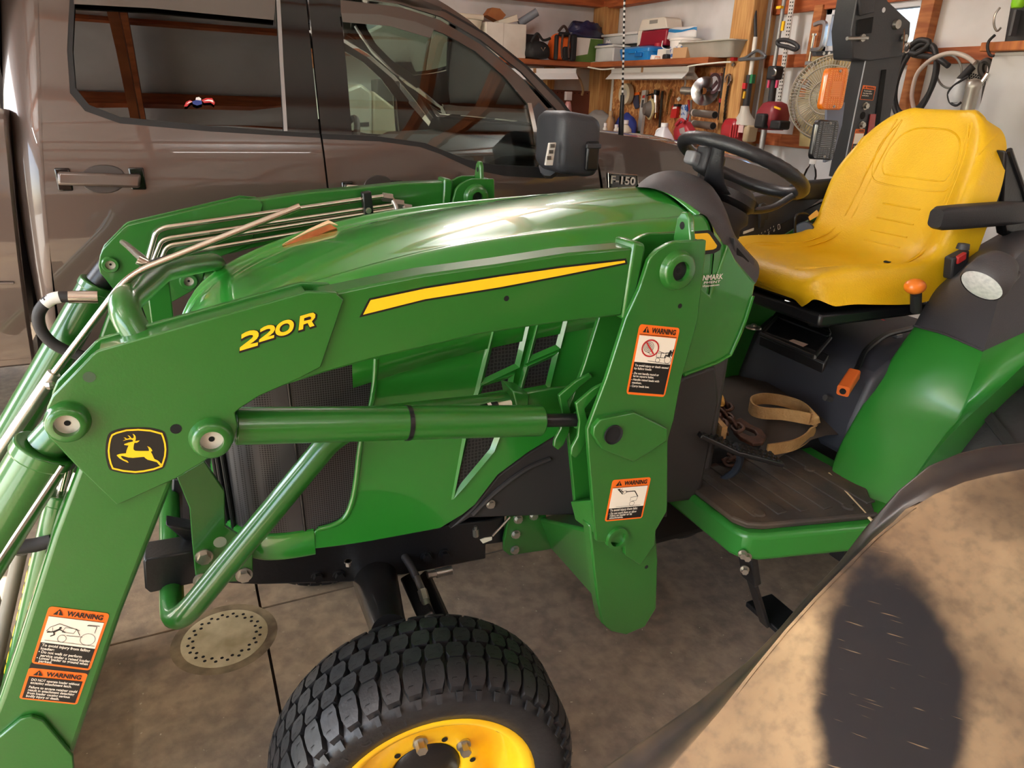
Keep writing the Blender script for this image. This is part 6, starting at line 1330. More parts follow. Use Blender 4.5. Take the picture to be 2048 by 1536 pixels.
p0, p1 = S(1142, 72, Y=6.6), S(1224, 56, Y=6.6)
rings = []
for k in range(7):
    t = k / 6; rings.append([(p0.x + (p1.x - p0.x) * (0.5 + 0.5 * math.cos(q) * (1 - 0.45 * t ** 2)) + 0.022 * math.sin(5 * q + 2.3 * k), 6.74 + 0.13 * math.sin(q) * (1 - 0.4 * t), zt + 0.003 + (0.0 if k == 0 else 0.15 * t + 0.03 * math.sin(3 * q + 2.2 * k) + 0.02 * math.sin(7 * q - k))) for q in [2 * PI * j / 20 for j in range(20)]])
tag(soft('folded_tarp', rings, TARP), 'crumpled navy blue tarp on top of the green and white carton', 'tarp')
# items, right part (front plane about X=3.9)
CLR = mat('clear_plastic', (206, 210, 212), .25, c2=(190, 194, 198), scale=3, coat=.3); LIDW = mat('lid_white', (226, 226, 224), .4)
DKG = mat('case_grey', (70, 72, 76), .5)
e = onX(1222, 1274, 90, 4.05)
dc = box_thing('tool_case', *bX(e, 4.05, 0.12), DKG, 'dark grey tool case behind the blue tool box', 'case', 0.015); zt = e[3]
for u_ in (0.3, 0.7): MB().box((4.035, e[0] + (e[1] - e[0]) * u_ - 0.02, e[3] - 0.10), (4.05, e[0] + (e[1] - e[0]) * u_ + 0.02, e[3] - 0.03)).build('latch', BLKP, dc, bevel=0.004)
e = onX(1200, 1272, 66, 3.98, z0=zt)
ct = thing('storage_tote', (4.05, (e[0] + e[1]) / 2, zt), 'clear plastic tote with a white lid stacked on the dark grey case', 'tote')
MB().box((4.0, e[0] + 0.02, zt + 0.002), (4.15, e[1] - 0.02, e[3] - 0.02)).build('tub', CLR, ct, bevel=0.012); MB().box((3.985, e[0], e[3] - 0.022), (4.16, e[1], e[3])).build('lid', LIDW, ct, bevel=0.006)
MB().box((3.996, e[1] - 0.16, zt + 0.02), (4.0, e[1] - 0.08, e[3] - 0.05)).build('label', mat('paper_label', (236, 236, 240), .6, c2=(120, 130, 170), scale=40, lo=.5, hi=.55), ct)
e = onX(1188, 1224, 95, 3.86)
st = thing('storage_tote', (3.95, (e[0] + e[1]) / 2, SZ), 'small clear tote with a blue and white handle at the shelf corner', 'tote')
MB().box((3.87, e[0], SZ), (4.05, e[1], e[3])).build('tub', CLR, st, bevel=0.012); MB().box((3.86, e[0] - 0.005, e[3]), (4.06, e[1] + 0.005, e[3] + 0.02)).build('lid', LIDW, st, bevel=0.006)
MB().box((3.85, e[0] + 0.1, e[3] + 0.018), (3.92, e[1] - 0.06, e[3] + 0.032)).build('handle', mat('handle_blue', (34, 48, 90), .4), st, bevel=0.005)
e = onX(1238, 1297, 93, 3.84)
bt = thing('tool_box', (3.95, (e[0] + e[1]) / 2, SZ), 'bright blue plastic tool box with a lidded top on the shelf', 'toolbox')
BLU = mat('toolbox_blue', (24, 132, 214), .35, coat=.3); H = e[3] - SZ
bb_ = MB().loft([[V((3.84 + x_, y_, z_)) for x_, y_ in rrect(0.01 - k_, e[0] + 0.02 - k_, 0.19 + k_, e[1] - 0.02 + k_, 0.02, 3)] for z_, k_ in ((SZ, 0.0), (SZ + H * 0.62, 0.014))]).build('tool_box_base', BLU, bt)
MB().loft([[V((3.84 + x_, y_, z_)) for x_, y_ in rrect(0.0 - k_, e[0] + 0.006 - k_, 0.20 + k_, e[1] - 0.006 + k_, 0.02, 3)] for z_, k_ in ((SZ + H * 0.63, 0.004), (SZ + H * 0.85, 0.004), (SZ + H, -0.025))]).build('lid', BLU, bt)
MB().box((3.822, e[0] + 0.09, SZ + H * 0.25), (3.84, e[0] + 0.2, SZ + H * 0.55)).build('front_panel', mat('toolbox_blue_dark', (18, 104, 180), .35), bt, bevel=0.006)
MB().box((3.82, (e[0] + e[1]) / 2 - 0.06, SZ + H * 0.50), (3.836, (e[0] + e[1]) / 2 + 0.06, SZ + H * 0.68)).build('latch', BLU, bt, bevel=0.006)
# cooler
e = onX(1277, 1332, 36, 3.98, z0=SZ); zc = S(1305, 92, X=3.98).z
box_thing('carton', (4.06, e[0] - 0.04, SZ), (4.16, e[1] - 0.05, zc - 0.002), mat('box_dim', (96, 92, 92), .7), 'low dark box under the red cooler', 'carton')
co = thing('drink_cooler', (4.07, (e[0] + e[1]) / 2, zc), 'small dark red cooler with a white swing-top lid', 'cooler')
H = e[3] - zc; y0, y1 = e[0], e[1]; ym = (y0 + y1) / 2
MB().prism([(0, 0), (1, 0), (1, 1), (0, 1)], 0, 0) if False else None
MB().box((3.99, y0, zc), (4.15, y1, zc + H * 0.58)).build('body', mat('cooler_red', (150, 24, 48), .4, coat=.3), co, bevel=0.015)
ld = MB(); ld.extrude([(3.985, y0 - 0.005, zc + H * 0.59), (3.985, y1 + 0.008, zc + H * 0.59), (3.985, y1 - 0.03, zc + H * 0.98), (3.985, y1 - 0.05, zc + H), (3.985, y0 + 0.06, zc + H), (3.985, y0 + 0.03, zc + H * 0.95)], (0.17, 0, 0)); lid = ld.build('lid', mat('cooler_white', (230, 224, 210), .45), co, bevel=0.008)
MB().extrude([(3.9845, y1 + 0.008, zc + H * 0.6), (3.9845, y1 - 0.05, zc + H * 0.6), (3.9845, y1 - 0.03, zc + H * 0.1), (3.9845, y1 + 0.008, zc + H * 0.02)], (0.17, 0, 0)).build('lid_arm', mat('cooler_white', (230, 224, 210), .45), lid, bevel=0.004)
MB().box((3.983, ym - 0.07, zc + H * 0.80), (3.986, ym + 0.05, zc + H * 0.93)).build('grip_slot', mat('slot_shadow', (150, 146, 138), .7), lid)
# jars and little boxes
GLJ = mat('jar_plastic', (222, 224, 226), .2, coat=.5)
for i, (pl, pr, pt, nm, lb, cc, cp) in enumerate(((1302, 1314, 86, 'jar', 'clear jar with a red lid and small parts beside the blue tool box', (224, 220, 214), (190, 30, 50)), (1296, 1305, 110, 'bottle', 'tiny white bottle in front of the red-lidded jar', (238, 238, 236), (230, 230, 230)), (1305, 1312, 113, 'bottle', 'tiny bottle with an orange band in front of the red-lidded jar', (236, 224, 210), (220, 110, 40)))):
    X_ = 3.95 if i == 0 else 3.86
    e = onX(pl, pr, pt, X_); yc = (e[0] + e[1]) / 2; r = (e[1] - e[0]) / 2; H = e[3] - SZ
    j = thing(nm, (X_ + r, yc, SZ), lb, nm); MB().lathe([(0, 0), (r * .95, 0), (r, .01), (r, H * .72), (r * .8, H * .84)], (X_ + r, yc, SZ), (0, 0, 1), 18).build('jar_body', mat('jar_%d' % i, cc, .25), j)
    MB().lathe([(r * .86, H * .8), (r * .88, H), (0, H)], (X_ + r, yc, SZ), (0, 0, 1), 18).build('lid', mat('jarlid_%d' % i, cp, .4), j)
e = onX(1313, 1330, 98, 3.9); box_thing('carton', *bX(e, 3.9, 0.1), mat('box_white', (232, 230, 222), .6), 'little white box left of the white bucket', 'carton')
e = onX(1322, 1331, 108, 3.86); box_thing('spray_can', *bX(e, 3.86, 0.05), BLKP, 'small black canister left of the white bucket', 'canister', 0.012)
e = onX(1326, 1364, 76, 3.88); yc = (e[0] + e[1]) / 2; r = (e[1] - e[0]) / 2; H = e[3] - SZ
wb = thing('plastic_bucket', (3.88 + r, yc, SZ), 'white plastic bucket with blue print and wire handle on the right shelf', 'bucket')
MB().lathe([(0, 0), (r * .88, 0), (r, H * .88), (r * 1.06, H * .9), (r * 1.06, H), (0, H)], (3.88 + r, yc, SZ), (0, 0, 1), 28).build('pail', mat('bucket_white', (236, 234, 230), .4), wb)
MB().lathe([(r * .905, H * .12), (r * .965, H * .62)], (3.88 + r, yc, SZ), (0, 0, 1), 28).build('print_band', mat('bucket_print', (236, 234, 230), .4, c2=(80, 120, 190), scale=16, lo=.5, hi=.54), wb)
MB().tube(catmull([V((3.87, yc - r, SZ + H * .9)), V((3.85, yc - r * .8, SZ + H * .6)), V((3.84, yc, SZ + H * .45)), V((3.85, yc + r * .8, SZ + H * .6)), V((3.87, yc + r, SZ + H * .9))], 4), .004, 6).build('wire_handle', LIDW, wb)
e = onX(1326, 1388, 54, 4.0, z0=SZ + H + 0.003); rings = []
for k in range(6):
    t = k / 5; rings.append([(4.03 + 0.05 * math.sin(q) * (1 - .6 * t), (e[0] + e[1]) / 2 + (e[1] - e[0]) / 2 * math.cos(q) * (1 - 0.06 * t), SZ + H + .003 + (e[3] - SZ - H) * t + (0.008 * math.sin(3 * q + k) if 0 < k else 0)) for q in [2 * PI * j / 14 for j in range(14)]])
pbg = soft('paper_sack', rings, mat('sack_white', (232, 232, 230), .6, c2=(212, 214, 220), scale=6)); tag(pbg, 'white and blue paper sack lying on top of the white bucket', 'bag')
rings2 = [[(x_ - 0.003, y_, z_) for x_, y_, z_ in r_] for r_ in rings[3:5]]
MB().loft([[V(p) for p in r] for r in rings2], cap=False).build('blue_print', mat('sack_blue', (40, 130, 190), .5), pbg, smooth=60)
e = onX(1344, 1371, 95, 3.84); box_thing('carton', *bX(e, 3.84, 0.05), mat('kraft', (190, 152, 112), .75), 'small brown cardboard box between bucket and grey tray', 'carton')
a0, a1 = S(1362, 118, X=3.86), S(1462, 104, X=3.86); zt = S(1410, 82, X=3.86).z
tr = MB(); tr.loft([[V((3.86 + x_, y_, z_)) for x_, y_ in rrect(-k_, a1.y - k_, 0.28 + k_, a0.y + k_, 0.04, 4)] for z_, k_ in ((SZ, -0.03), (SZ + 0.02, -0.02), (zt - 0.01, 0.02), (zt - 0.008, 0.035), (zt, 0.035), (zt - .004, 0.012), (SZ + .03, -0.028))])
tag(tr.build('utility_tray', mat('tray_grey', (178, 176, 166), .5, c2=(160, 158, 148), scale=5)), 'long pale grey plastic tray at the right end of the shelf', 'tray')
# shop lights under the shelf
def shop_light(a, b, n, label):
    t_ = thing('shop_light', (a + b) / 2, label, 'lamp'); d = (b - a).normalized(); s = n
    rr = []
    for p in (a, b): rr.append([p + s * u_ + V((0, 0, v_)) for u_, v_ in ((-.03, .0), (.03, .0), (.09, -.055), (.085, -.058), (.028, -.008), (-.028, -.008), (-.085, -.058), (-.09, -.055))])
    MB().loft(rr).build('reflector', mat('shop_white', (232, 234, 234), .5), t_, smooth=20)
    MB().bar(a + V((0, 0, .02)) + s * 0, b + V((0, 0, .02)), .06, .04).build('ballast_box', mat('shop_white', (232, 234, 234), .5), t_)
    for k in (-.04, .04): MB().cyl(a + s * k + V((0, 0, -.04)) + d * .03, b + s * k + V((0, 0, -.04)) - d * .03, .013, n=12).build('lamp_tube', mat('lamp_tube_glass', (240, 242, 240), .3), t_)
    MB().bar(a + d * .5 + V((0, 0, .021)), a + d * .53 + V((0, 0, .021)), .064, .042).build('band', mat('band_tan', (170, 130, 90), .6), t_)
shop_light(V((2.7, 6.55, 1.66)), V((3.66, 6.55, 1.70)), V((0, 1, 0)), 'white fluorescent shop light under the shelf on the back wall')
sl_a, sl_b = S(1228, 143, X=3.95), S(1384, 136, X=3.95); sl_a.z = sl_b.z = 1.708
shop_light(sl_a, sl_b, V((1, 0, 0)), 'white fluorescent shop light under the shelf above the tools')
tag(MB().tube(catmull([S(1150, 136, X=3.78), S(1172, 134, X=3.78), S(1185, 136, X=3.78), S(1205, 139, X=3.78), S(1228, 137, X=3.78)], 4), .007, 6).build('power_cord', mat('cord_white', (226, 224, 214), .5)), 'white power cord sagging under the shelf corner', 'cord')
tag(MB().tube(catmull([S(1376, 133, X=3.79), S(1400, 129, X=3.79), S(1440, 125, X=3.79), S(1462, 124, X=3.79)], 4), .006, 6).build('power_cord', mat('cord_white', (226, 224, 214), .5)), 'white power cord along the right shelf edge', 'cord')
# wall boards behind the bench
def osb():
    M = bpy.data.materials.new('osb_board'); M.use_nodes = True; t = M.node_tree; p = t.nodes['Principled BSDF']
    tc = t.nodes.new('ShaderNodeTexCoord'); mp = t.nodes.new('ShaderNodeMapping'); mp.inputs['Scale'].default_value = (1, 1.0, 0.35); v = t.nodes.new('ShaderNodeTexVoronoi'); v.inputs['Scale'].default_value = 46
    n = t.nodes.new('ShaderNodeTexNoise'); n.inputs['Scale'].default_value = 9; t.links.new(tc.outputs['Object'], mp.inputs[0])
    ad = t.nodes.new('ShaderNodeMix'); ad.data_type = 'VECTOR'; ad.inputs[0].default_value = 0.12; t.links.new(mp.outputs[0], ad.inputs[4]); t.links.new(n.outputs['Color'], ad.inputs[5]); t.links.new(ad.outputs[1], v.inputs['Vector']); t.links.new(tc.outputs['Object'], n.inputs['Vector'])
    r = t.nodes.new('ShaderNodeValToRGB'); e = r.color_ramp.elements; e[0].color = (*lin((150, 88, 44)), 1); e[1].color = (*lin((226, 176, 116)), 1); e2 = e.new(.5); e2.color = (*lin((196, 128, 72)), 1)
    sp_ = t.nodes.new('ShaderNodeSeparateColor'); t.links.new(v.outputs['Color'], sp_.inputs[0]); t.links.new(sp_.outputs[0], r.inputs[0]); t.links.new(r.outputs[0], p.inputs['Base Color']); p.inputs['Roughness'].default_value = .6
    return M
OSB = osb()
a = S(1228, 160, X=4.14); wall_r = bpy.data.objects['wall_right']; wall_b = bpy.data.objects['wall_back']
MB().box((4.14, 4.745, 1.17), (4.199, a.y, SZ - 0.05)).build('panel', OSB, wall_r, smooth=0)
MB().box((4.12, 4.745, 1.08), (4.199, a.y, 1.17)).build('ledger', WOODH, wall_r, smooth=0, bevel=.004)
MB().box((4.135, a.y - 0.002, 1.1), (4.199, a.y + 0.035, SZ - 0.05)).build('corner_strip', mat('strip_white', (226, 226, 222), .5), wall_r)
PEG = mat('pegboard_brown', (104, 54, 40), .6)
q0, q1 = S(1080, 182, Y=6.86), S(1222, 184, Y=6.86)
pb = MB().box((q0.x - 0.6, 6.86, 0.95), (4.03, 6.885, q1.z)).build('pegboard_panel', PEG, wall_b, smooth=0)
ph = MB()
for i in range(34): ph.lathe([(0, 0), (.006, 0)], (q0.x - 0.2 + i * .05, 6.8595, q1.z - .025), (0, -1, 0), 8)
ph.build('peg_hole', DARK, pb)['kind'] = 'stuff'
for x0, x1 in ((2.05, 3.05), (3.35, 4.0)): pass
MB().box((3.50, 6.80, q1.z), (3.58, 6.899, SZ - .05)).build('stud', WOODL, wall_b, bevel=.004)
tag(MB().tube(catmull([S(1150, 148, Y=6.7), S(1160, 160, Y=6.7), S(1166, 180, Y=6.72), S(1164, 190, Y=6.75)], 4), .012, 8).build('cable_loom', mat('cable_tan', (150, 120, 84), .6)), 'tan cable hanging below the back shelf', 'cable')
# workbench
wbn = thing('workbench', (3.85, 5.6, 0), 'wooden workbench along the right wall under the tool board', 'workbench')
BENM = mat('bench_top_wood', (150, 104, 66), .6, c2=(120, 78, 46), scale=5, stretch=(1, 6, 1))
MB().box((3.55, 4.75, 1.03), (4.10, 6.84, 1.08)).build('bench_top', BENM, wbn, bevel=.004)
MB().box((2.2, 6.35, 1.03), (3.55, 6.85, 1.08)).build('bench_top', BENM, wbn, bevel=.004)
for x, y in ((3.6, 4.8), (3.6, 6.4), (2.3, 6.4)): MB().box((x, y, 0), (x + .09, y + .09, 1.03)).build('leg', WOOD, wbn, bevel=.004)
BZ = 1.081
def bottle(px, py_top, X, r, M, Mc, label, cat='bottle', neck=.45, z0=BZ):
    t = S(px, py_top, X=X); H = t.z - z0; o = thing(cat, (t.x, t.y, z0), label, cat)
    MB().lathe([(0, 0), (r * .96, 0), (r, .01), (r, H * .55), (r * .9, H * .68), (r * neck, H * .84), (r * neck, H * .86)], (t.x, t.y, z0), (0, 0, 1), 20).build('bottle_body', M, o)
    MB().lathe([(r * neck * 1.15, H * .86), (r * neck * 1.15, H), (0, H)], (t.x, t.y, z0), (0, 0, 1), 16).build('cap', Mc, o); return o
PW = mat('bottle_white', (232, 228, 218), .4); CW = mat('cap_white', (244, 244, 242), .4)
bottle(1211, 246, 3.72, .028, PW, CW, 'small white capped bottle at the bench corner, left of two')
bottle(1233, 249, 3.70, .032, PW, CW, 'small white capped bottle beside the antenna')
bottle(1250, 240, 3.68, .07, mat('bottle_cream', (214, 206, 186), .45), CW, 'wide cream bottle with white cap behind the antenna', neck=.42)
bottle(1205, 236, 3.95, .05, mat('bottle_red', (160, 40, 34), .4), mat('cap_yellow', (230, 200, 60), .4), 'red bottle with yellow cap under the grey cloth')
bottle(1222, 222, 3.85, .045, mat('bottle_tan', (176, 140, 100), .5), mat('cap_tan', (190, 160, 120), .5), 'tan squat bottle with a tall neck near the corner', neck=.4)
bottle(1136, 183, 6.0 - 2.1, .05, mat('bottle_pink', (186, 130, 130), .2), mat('cap_grey', (160, 150, 150), .4), 'pinkish spray bottle in front of the pegboard') if False else None
p = S(1136, 215, Y=6.6); o = thing('spray_bottle', (p.x, 6.6, BZ), 'pinkish clear spray bottle in front of the brown pegboard', 'bottle')
zt = S(1136, 183, Y=6.6).z; H = zt - BZ; MB().lathe([(0, 0), (.05, 0), (.055, H * .4), (.03, H * .75), (.02, H * .8)], (p.x, 6.6, BZ), (0, 0, 1), 18).build('bottle_body', mat('bottle_pink', (190, 136, 134), .2), o); MB().box((p.x - .04, 6.58, BZ + H * .82), (p.x + .03, 6.62, BZ + H)).build('trigger', mat('cap_grey', (190, 180, 178), .4), o, bevel=.006)
def crumple(name, p0, p1, d, H, M, label, cat, seed):
    rnd = random.Random(seed); rings = []; c = (V(p0) + V(p1)) / 2; zb_ = c.z - BZ; L = (V(p1) - V(p0)) / 2; n = V((-L.y, L.x, 0)).normalized() * d
    for k in range(6):
        t = k / 5; s = math.cos(t * PI / 2 * .92)
        rings.append([c + L * s * math.cos(q) * rnd.uniform(.78, 1.1) + n * s * math.sin(q) * rnd.uniform(.78, 1.1) + V((0, 0, H * t * rnd.uniform(.6, 1.1))) for q in [2 * PI * j / 16 for j in range(16)]])
    rings.insert(0, [V((p.x, p.y, BZ)) for p in rings[0]])
    return tag(soft(name, rings, M), label, cat)
crumple('work_cloth', S(1172, 243, X=3.98), S(1222, 243, X=3.98), .16, .13, mat('cloth_grey', (150, 146, 142), .8, bump=.6, bscale=14), 'crumpled grey cloth heaped at the bench corner', 'cloth', 3)
crumple('work_cloth', S(1236, 247, X=3.98), S(1270, 249, X=3.98), .09, .12, mat('cloth_blue', (44, 60, 140), .7, bump=.6, bscale=14), 'crumpled blue cloth behind the cream bottle', 'cloth', 5)
# jug
t = S(1330, 246, X=3.66); H = t.z - BZ; jg = thing('plastic_jug', (3.66, t.y, BZ), 'translucent white plastic jug with a side handle on the bench', 'jug')
JUG = mat('jug_plastic', (224, 226, 232), .35); w = .075
MB().loft([[V((3.66 + x_ * k_, t.y + y_ * k_ + o_, BZ + H * h_)) for x_, y_ in rrect(-w, -w * 1.1, w, w * 1.1, .03, 4)] for h_, k_, o_ in ((0, .96, 0), (.03, 1, 0), (.4, 1, 0), (.62, .72, 0), (.82, .34, 0), (.9, .3, 0))]).build('jug_body', JUG, jg, smooth=50)
MB().lathe([(.03, H * .88), (.03, H), (0, H)], (3.66, t.y, BZ), (0, 0, 1), 18).build('cap', CW, jg)
MB().tube(catmull([V((3.65, t.y + .02, BZ + H * .8)), V((3.65, t.y + .075, BZ + H * .74)), V((3.65, t.y + .088, BZ + H * .5)), V((3.65, t.y + .07, BZ + H * .36))], 4), .012, 8).build('handle', JUG, jg)
# drill
RED = mat('tool_red', (176, 52, 62), .4); t = S(1365, 262, X=3.75)
dl = thing('cordless_drill', (3.75, t.y, BZ), 'red cordless tool standing on the bench beside the white jug', 'tool'); c = V((3.75, t.y, 1.20))
MB().extrude(SS([(1345, 262), (1352, 248), (1366, 242), (1378, 262), (1372, 275), (1352, 282), (1347, 278)], X=3.75), (.08, 0, 0)).build('tool_body', RED, dl, bevel=.012)
MB().extrude(SS([(1358, 258), (1368, 254), (1370, 264), (1360, 268)], X=3.748), (.004, 0, 0)).build('name_plate', mat('plate_grey', (150, 140, 138), .4), dl)
MB().box((3.73, t.y - .07, BZ), (3.85, t.y + .07, BZ + .05)).build('battery', BLKP, dl, bevel=.008)
MB().tube(SS([(1352, 250), (1362, 238), (1370, 244)], X=3.74), .014, 8, bend=.02).build('handle', RED, dl)
# things hanging on the OSB board
def hang(name, label, cat, parts, group=None):
    o = None
    allv = [p for b, _, _ in parts for p in b.v]; c = sum(allv, V((0, 0, 0))) / len(allv)
    o = thing(name, c, label, cat, group)
    for b, nm, M in parts: b.build(nm, M, o, bevel=0.0, smooth=40)
    return o
XO = 4.13
def pl(pts, X=XO, d=.02): return MB().extrude(SS(pts, X=X - d), (d, 0, 0))
tp = S(1248, 188, X=4.06); hang('tape_roll', 'cream roll of masking tape hung on the tool board', 'tape', [(MB().lathe([(.05, 0), (.095, 0), (.095, .05), (.05, .05), (.05, 0)], tp, (1, 0, 0), 28), 'roll', mat('tape_cream', (216, 204, 176), .6)), (MB().lathe([(0, .01), (.049, .01)], tp, (1, 0, 0), 20), 'core', mat('tape_core', (190, 186, 178), .6))])
hang('jigsaw_blade_pack', 'curved dark saw blade in clear packaging on the tool board', 'saw blade', [(pl([(1268, 188), (1276, 187), (1278, 215), (1270, 218), (1266, 206)], d=.006), 'blade', mat('blade_blue', (86, 92, 120), .4, metal=.5)), (pl([(1267, 186), (1278, 184), (1279, 189), (1268, 191)], d=.008), 'header_card', DECO)])
hang('spirit_level', 'long upright white and grey level leaning on the tool board', 'level', [(pl([(1284, 181), (1292, 180), (1281, 268), (1273, 268)], d=.03), 'rail', mat('level_grey', (196, 196, 192), .45)), (pl([(1285, 191), (1290, 190), (1289, 196), (1284, 196)], d=.032), 'red_mark', mat('mark_red', (200, 60, 50), .4)), (pl([(1274, 262), (1280, 262), (1279, 268), (1273, 268)], d=.032), 'green_mark', mat('mark_green', (90, 140, 70), .4)), (pl([(1284, 200), (1288, 200), (1285, 215), (1282, 215)], d=.032), 'print', mat('print_dark', (70, 72, 74), .5))])
bq = S(1288, 218, X=4.0); hang('wire_brush_wheel', 'round grey wire brush wheel with cream rim hanging over the level', 'brush', [(MB().lathe([(0, 0), (.05, .0), (.055, .02), (.075, .05)], bq, (1, -.3, 0), 24), 'hub', mat('brush_grey', (110, 104, 98), .6)), (MB().lathe([(.075, .05), (.092, .055), (.092, .07), (.0, .07)], bq, (1, -.3, 0), 24), 'bristle_rim', mat('brush_cream', (214, 200, 150), .7))])
hang('grease_gun', 'chrome and black grease gun hanging on the tool board', 'grease gun', [(MB().cyl(S(1312, 188, X=4.07), S(1311, 226, X=4.07), .022), 'barrel', CHROME), (MB().cyl(S(1314, 180, X=4.07), S(1312, 189, X=4.07), .027), 'head', BLK), (MB().tube(SS([(1312, 183), (1304, 190), (1305, 200), (1304, 214)], X=4.06), .007, 8), 'lever', BLK), (MB().tube(SS([(1304, 188), (1294, 191)], X=4.06), .006, 8), 'nozzle', BLK), (MB().cyl(S(1311, 226, X=4.07), S(1311, 236, X=4.07), .01), 'rod', mat('brass', (190, 150, 90), .35, metal=.8))])
hang('hacksaw_blade', 'thin dark bar hanging on the tool board', 'bar', [(MB().bar(S(1325, 182, X=4.1), S(1319, 255, X=4.1), .012, .022, (0, 1, 0)), 'bar', mat('dark_iron', (66, 62, 58), .5, metal=.6))])
pts = [S(1342, 182, X=4.08), S(1338, 195, X=4.08), S(1335, 212, X=4.08), S(1333, 226, X=4.08)]
ch = MB()
for k in range(16):
    t = k / 15; i = min(2, int(t * 3)); p = pts[i] * (1 - (t * 3 - i)) + pts[i + 1] * (t * 3 - i); ax = V((0, 1, .3)) if k % 2 else V((1, .3, 0)); u, v = frame_of(ax); ch.tube([p + u * .012 * math.cos(q) + V((0, 0, .019)) * math.sin(q) for q in [2 * PI * j / 10 for j in range(10)]], .004, 5, closed=True)
o = hang('hanging_chain', 'tarnished brass chain looped on the tool board', 'chain', [(ch, 'chain_link', mat('old_brass', (150, 112, 64), .4, metal=.8))]); o.children[0]['kind'] = 'stuff'
hang('tool_package', 'red and black blister pack hanging below the shelf tools', 'package', [(pl([(1344, 212), (1355, 210), (1351, 236), (1340, 236)], d=.03), 'red_card', mat('pack_red', (206, 50, 46), .4)), (pl([(1348, 208), (1357, 208), (1356, 213), (1347, 213)], d=.035), 'hang_tab', BLKP), (pl([(1346, 214), (1353, 213), (1353, 217), (1345, 218)], d=.032), 'print', CW)])
hang('pliers_set', 'blue and white carded tools hanging beside the red pack', 'tools', [(pl([(1363, 210), (1375, 209), (1372, 240), (1360, 246)], d=.02), 'card', mat('card_blue', (196, 208, 226), .5, c2=(60, 104, 180), scale=26, lo=.48, hi=.52)), (MB().tube(SS([(1377, 200), (1380, 225), (1374, 245)], X=4.08), .01, 6), 'handle', mat('handle_red2', (176, 46, 42), .4)), (MB().tube(SS([(1383, 200), (1381, 230), (1378, 250)], X=4.08), .009, 6), 'shaft', ALU)])
o = hang('cable_hook', 'small white tag hanging from metal rings under the lamp', 'tag', [(pl([(1353, 197), (1358, 193), (1361, 198), (1356, 203)], d=.01), 'tag_card', CW), (MB().tube(SS([(1370, 150), (1371, 165), (1369, 175), (1371, 190)], X=4.0), .008, 6), 'chain', ZINC)])
sc_ = S(1408, 182, X=3.98)
hang('exhaust_cone', 'large round shiny metal cone collar on a pipe', 'cone', [(MB().lathe([(.025, -.02), (.03, .005), (.055, .025), (.108, .036), (.11, .033), (.055, .02), (.03, .0)], sc_, (.62, .55, -.0), 36), 'collar', mat('spun_metal', (176, 178, 182), .25, metal=1.0)), (MB().tube([S(1364, 181, X=3.93), S(1402, 183, X=3.99)], .03, 20), 'pipe', mat('pipe_metal', (146, 142, 136), .4, metal=.7)), (MB().lathe([(0, 0), (.026, 0)], S(1363.6, 181, X=3.93), (-.3, 1, 0), 18), 'bore', mat('pipe_dark', (70, 70, 74), .6)), (MB().cyl(S(1384, 182.5, X=3.965), S(1390, 182.5, X=3.975), .032), 'clamp', mat('clamp_dark', (110, 102, 94), .4, metal=.6))])
for i, (y, lb) in enumerate(((228, 'grey metal exhaust pipe on pegs, upper of two'), (250, 'grey metal exhaust pipe on pegs, lower of two'))):
    a, b = S(1384, y - 3, X=4.02), S(1430 - i * 4, y + 2, X=3.86); d = (b - a).normalized()
    hang('exhaust_pipe', lb, 'pipe', [(MB().tube([a, b], .028, 20), 'tube', mat('pipe_metal', (146, 142, 136), .4, metal=.7)), (MB().lathe([(0, 0), (.024, 0)], b + d * .001, d, 18), 'bore', DARK), (MB().cyl(a + d * .05, a + d * .075, .0295), 'white_band', mat('band_white', (206, 202, 196), .5))])
hang('sanding_disc_pack', 'carded pack with a dark ring emblem hanging by the post', 'package', [(pl([(1421, 151), (1442, 152), (1439, 182), (1418, 182)], X=4.05, d=.012), 'card', mat('card_lilac', (214, 212, 226), .5)), (pl([(1421, 145), (1442, 146), (1442, 151), (1421, 150)], X=4.05, d=.014), 'header', mat('card_rose', (186, 120, 110), .6)), (MB().lathe([(.055, 0), (.078, 0), (.078, .004), (.055, .004), (.055, 0)], S(1428, 167, X=4.033), (-1, 0, 0), 28), 'ring', mat('ring_plum', (80, 50, 58), .5)), (pl([(1421, 175), (1433, 160), (1436, 166), (1425, 179)], X=4.035, d=.003), 'bar', mat('ring_plum', (80, 50, 58), .5))])
hang('tie_down_strap', 'black strap with red tag hanging against the wooden post', 'strap', [(pl([(1440, 185), (1447, 184), (1443, 240), (1435, 240)], X=4.0, d=.012), 'webbing', BAGB), (pl([(1438, 197), (1449, 197), (1448, 205), (1437, 205)], X=3.99, d=.012), 'red_tag', mat('strap_red', (150, 34, 40), .5)), (MB().tube(SS([(1452, 136), (1449, 160), (1445, 186)], X=3.99), .016, 8), 'loop', BAGB)])
ch = MB(); A = [S(1460, 152, X=3.95), S(1452, 200, X=3.95), S(1446, 268, X=3.95)]
for k in range(34):
    t = k / 33 * 2; i = min(1, int(t)); p = A[i] * (1 - (t - i)) + A[i + 1] * (t - i); ch.obox(p, (.003, 0, 0), (0, .012, 0.002), (0, 0, .0075)) if k % 2 else ch.obox(p, (.006, 0, 0), (0, .006, 0), (0, 0, .009))
o = hang('saw_chain', 'long dark saw chain with bright links hanging on the post edge', 'chain', [(ch, 'chain_link', mat('chain_dark', (60, 56, 52), .35, metal=.8)), (MB().tube(catmull(SS([(1450, 165), (1453, 152), (1460, 150), (1461, 162), (1456, 172)], X=3.95), 4), .008, 6), 'carabiner', CHROME)]); o.children[0]['kind'] = 'stuff'
for txt in (): pass
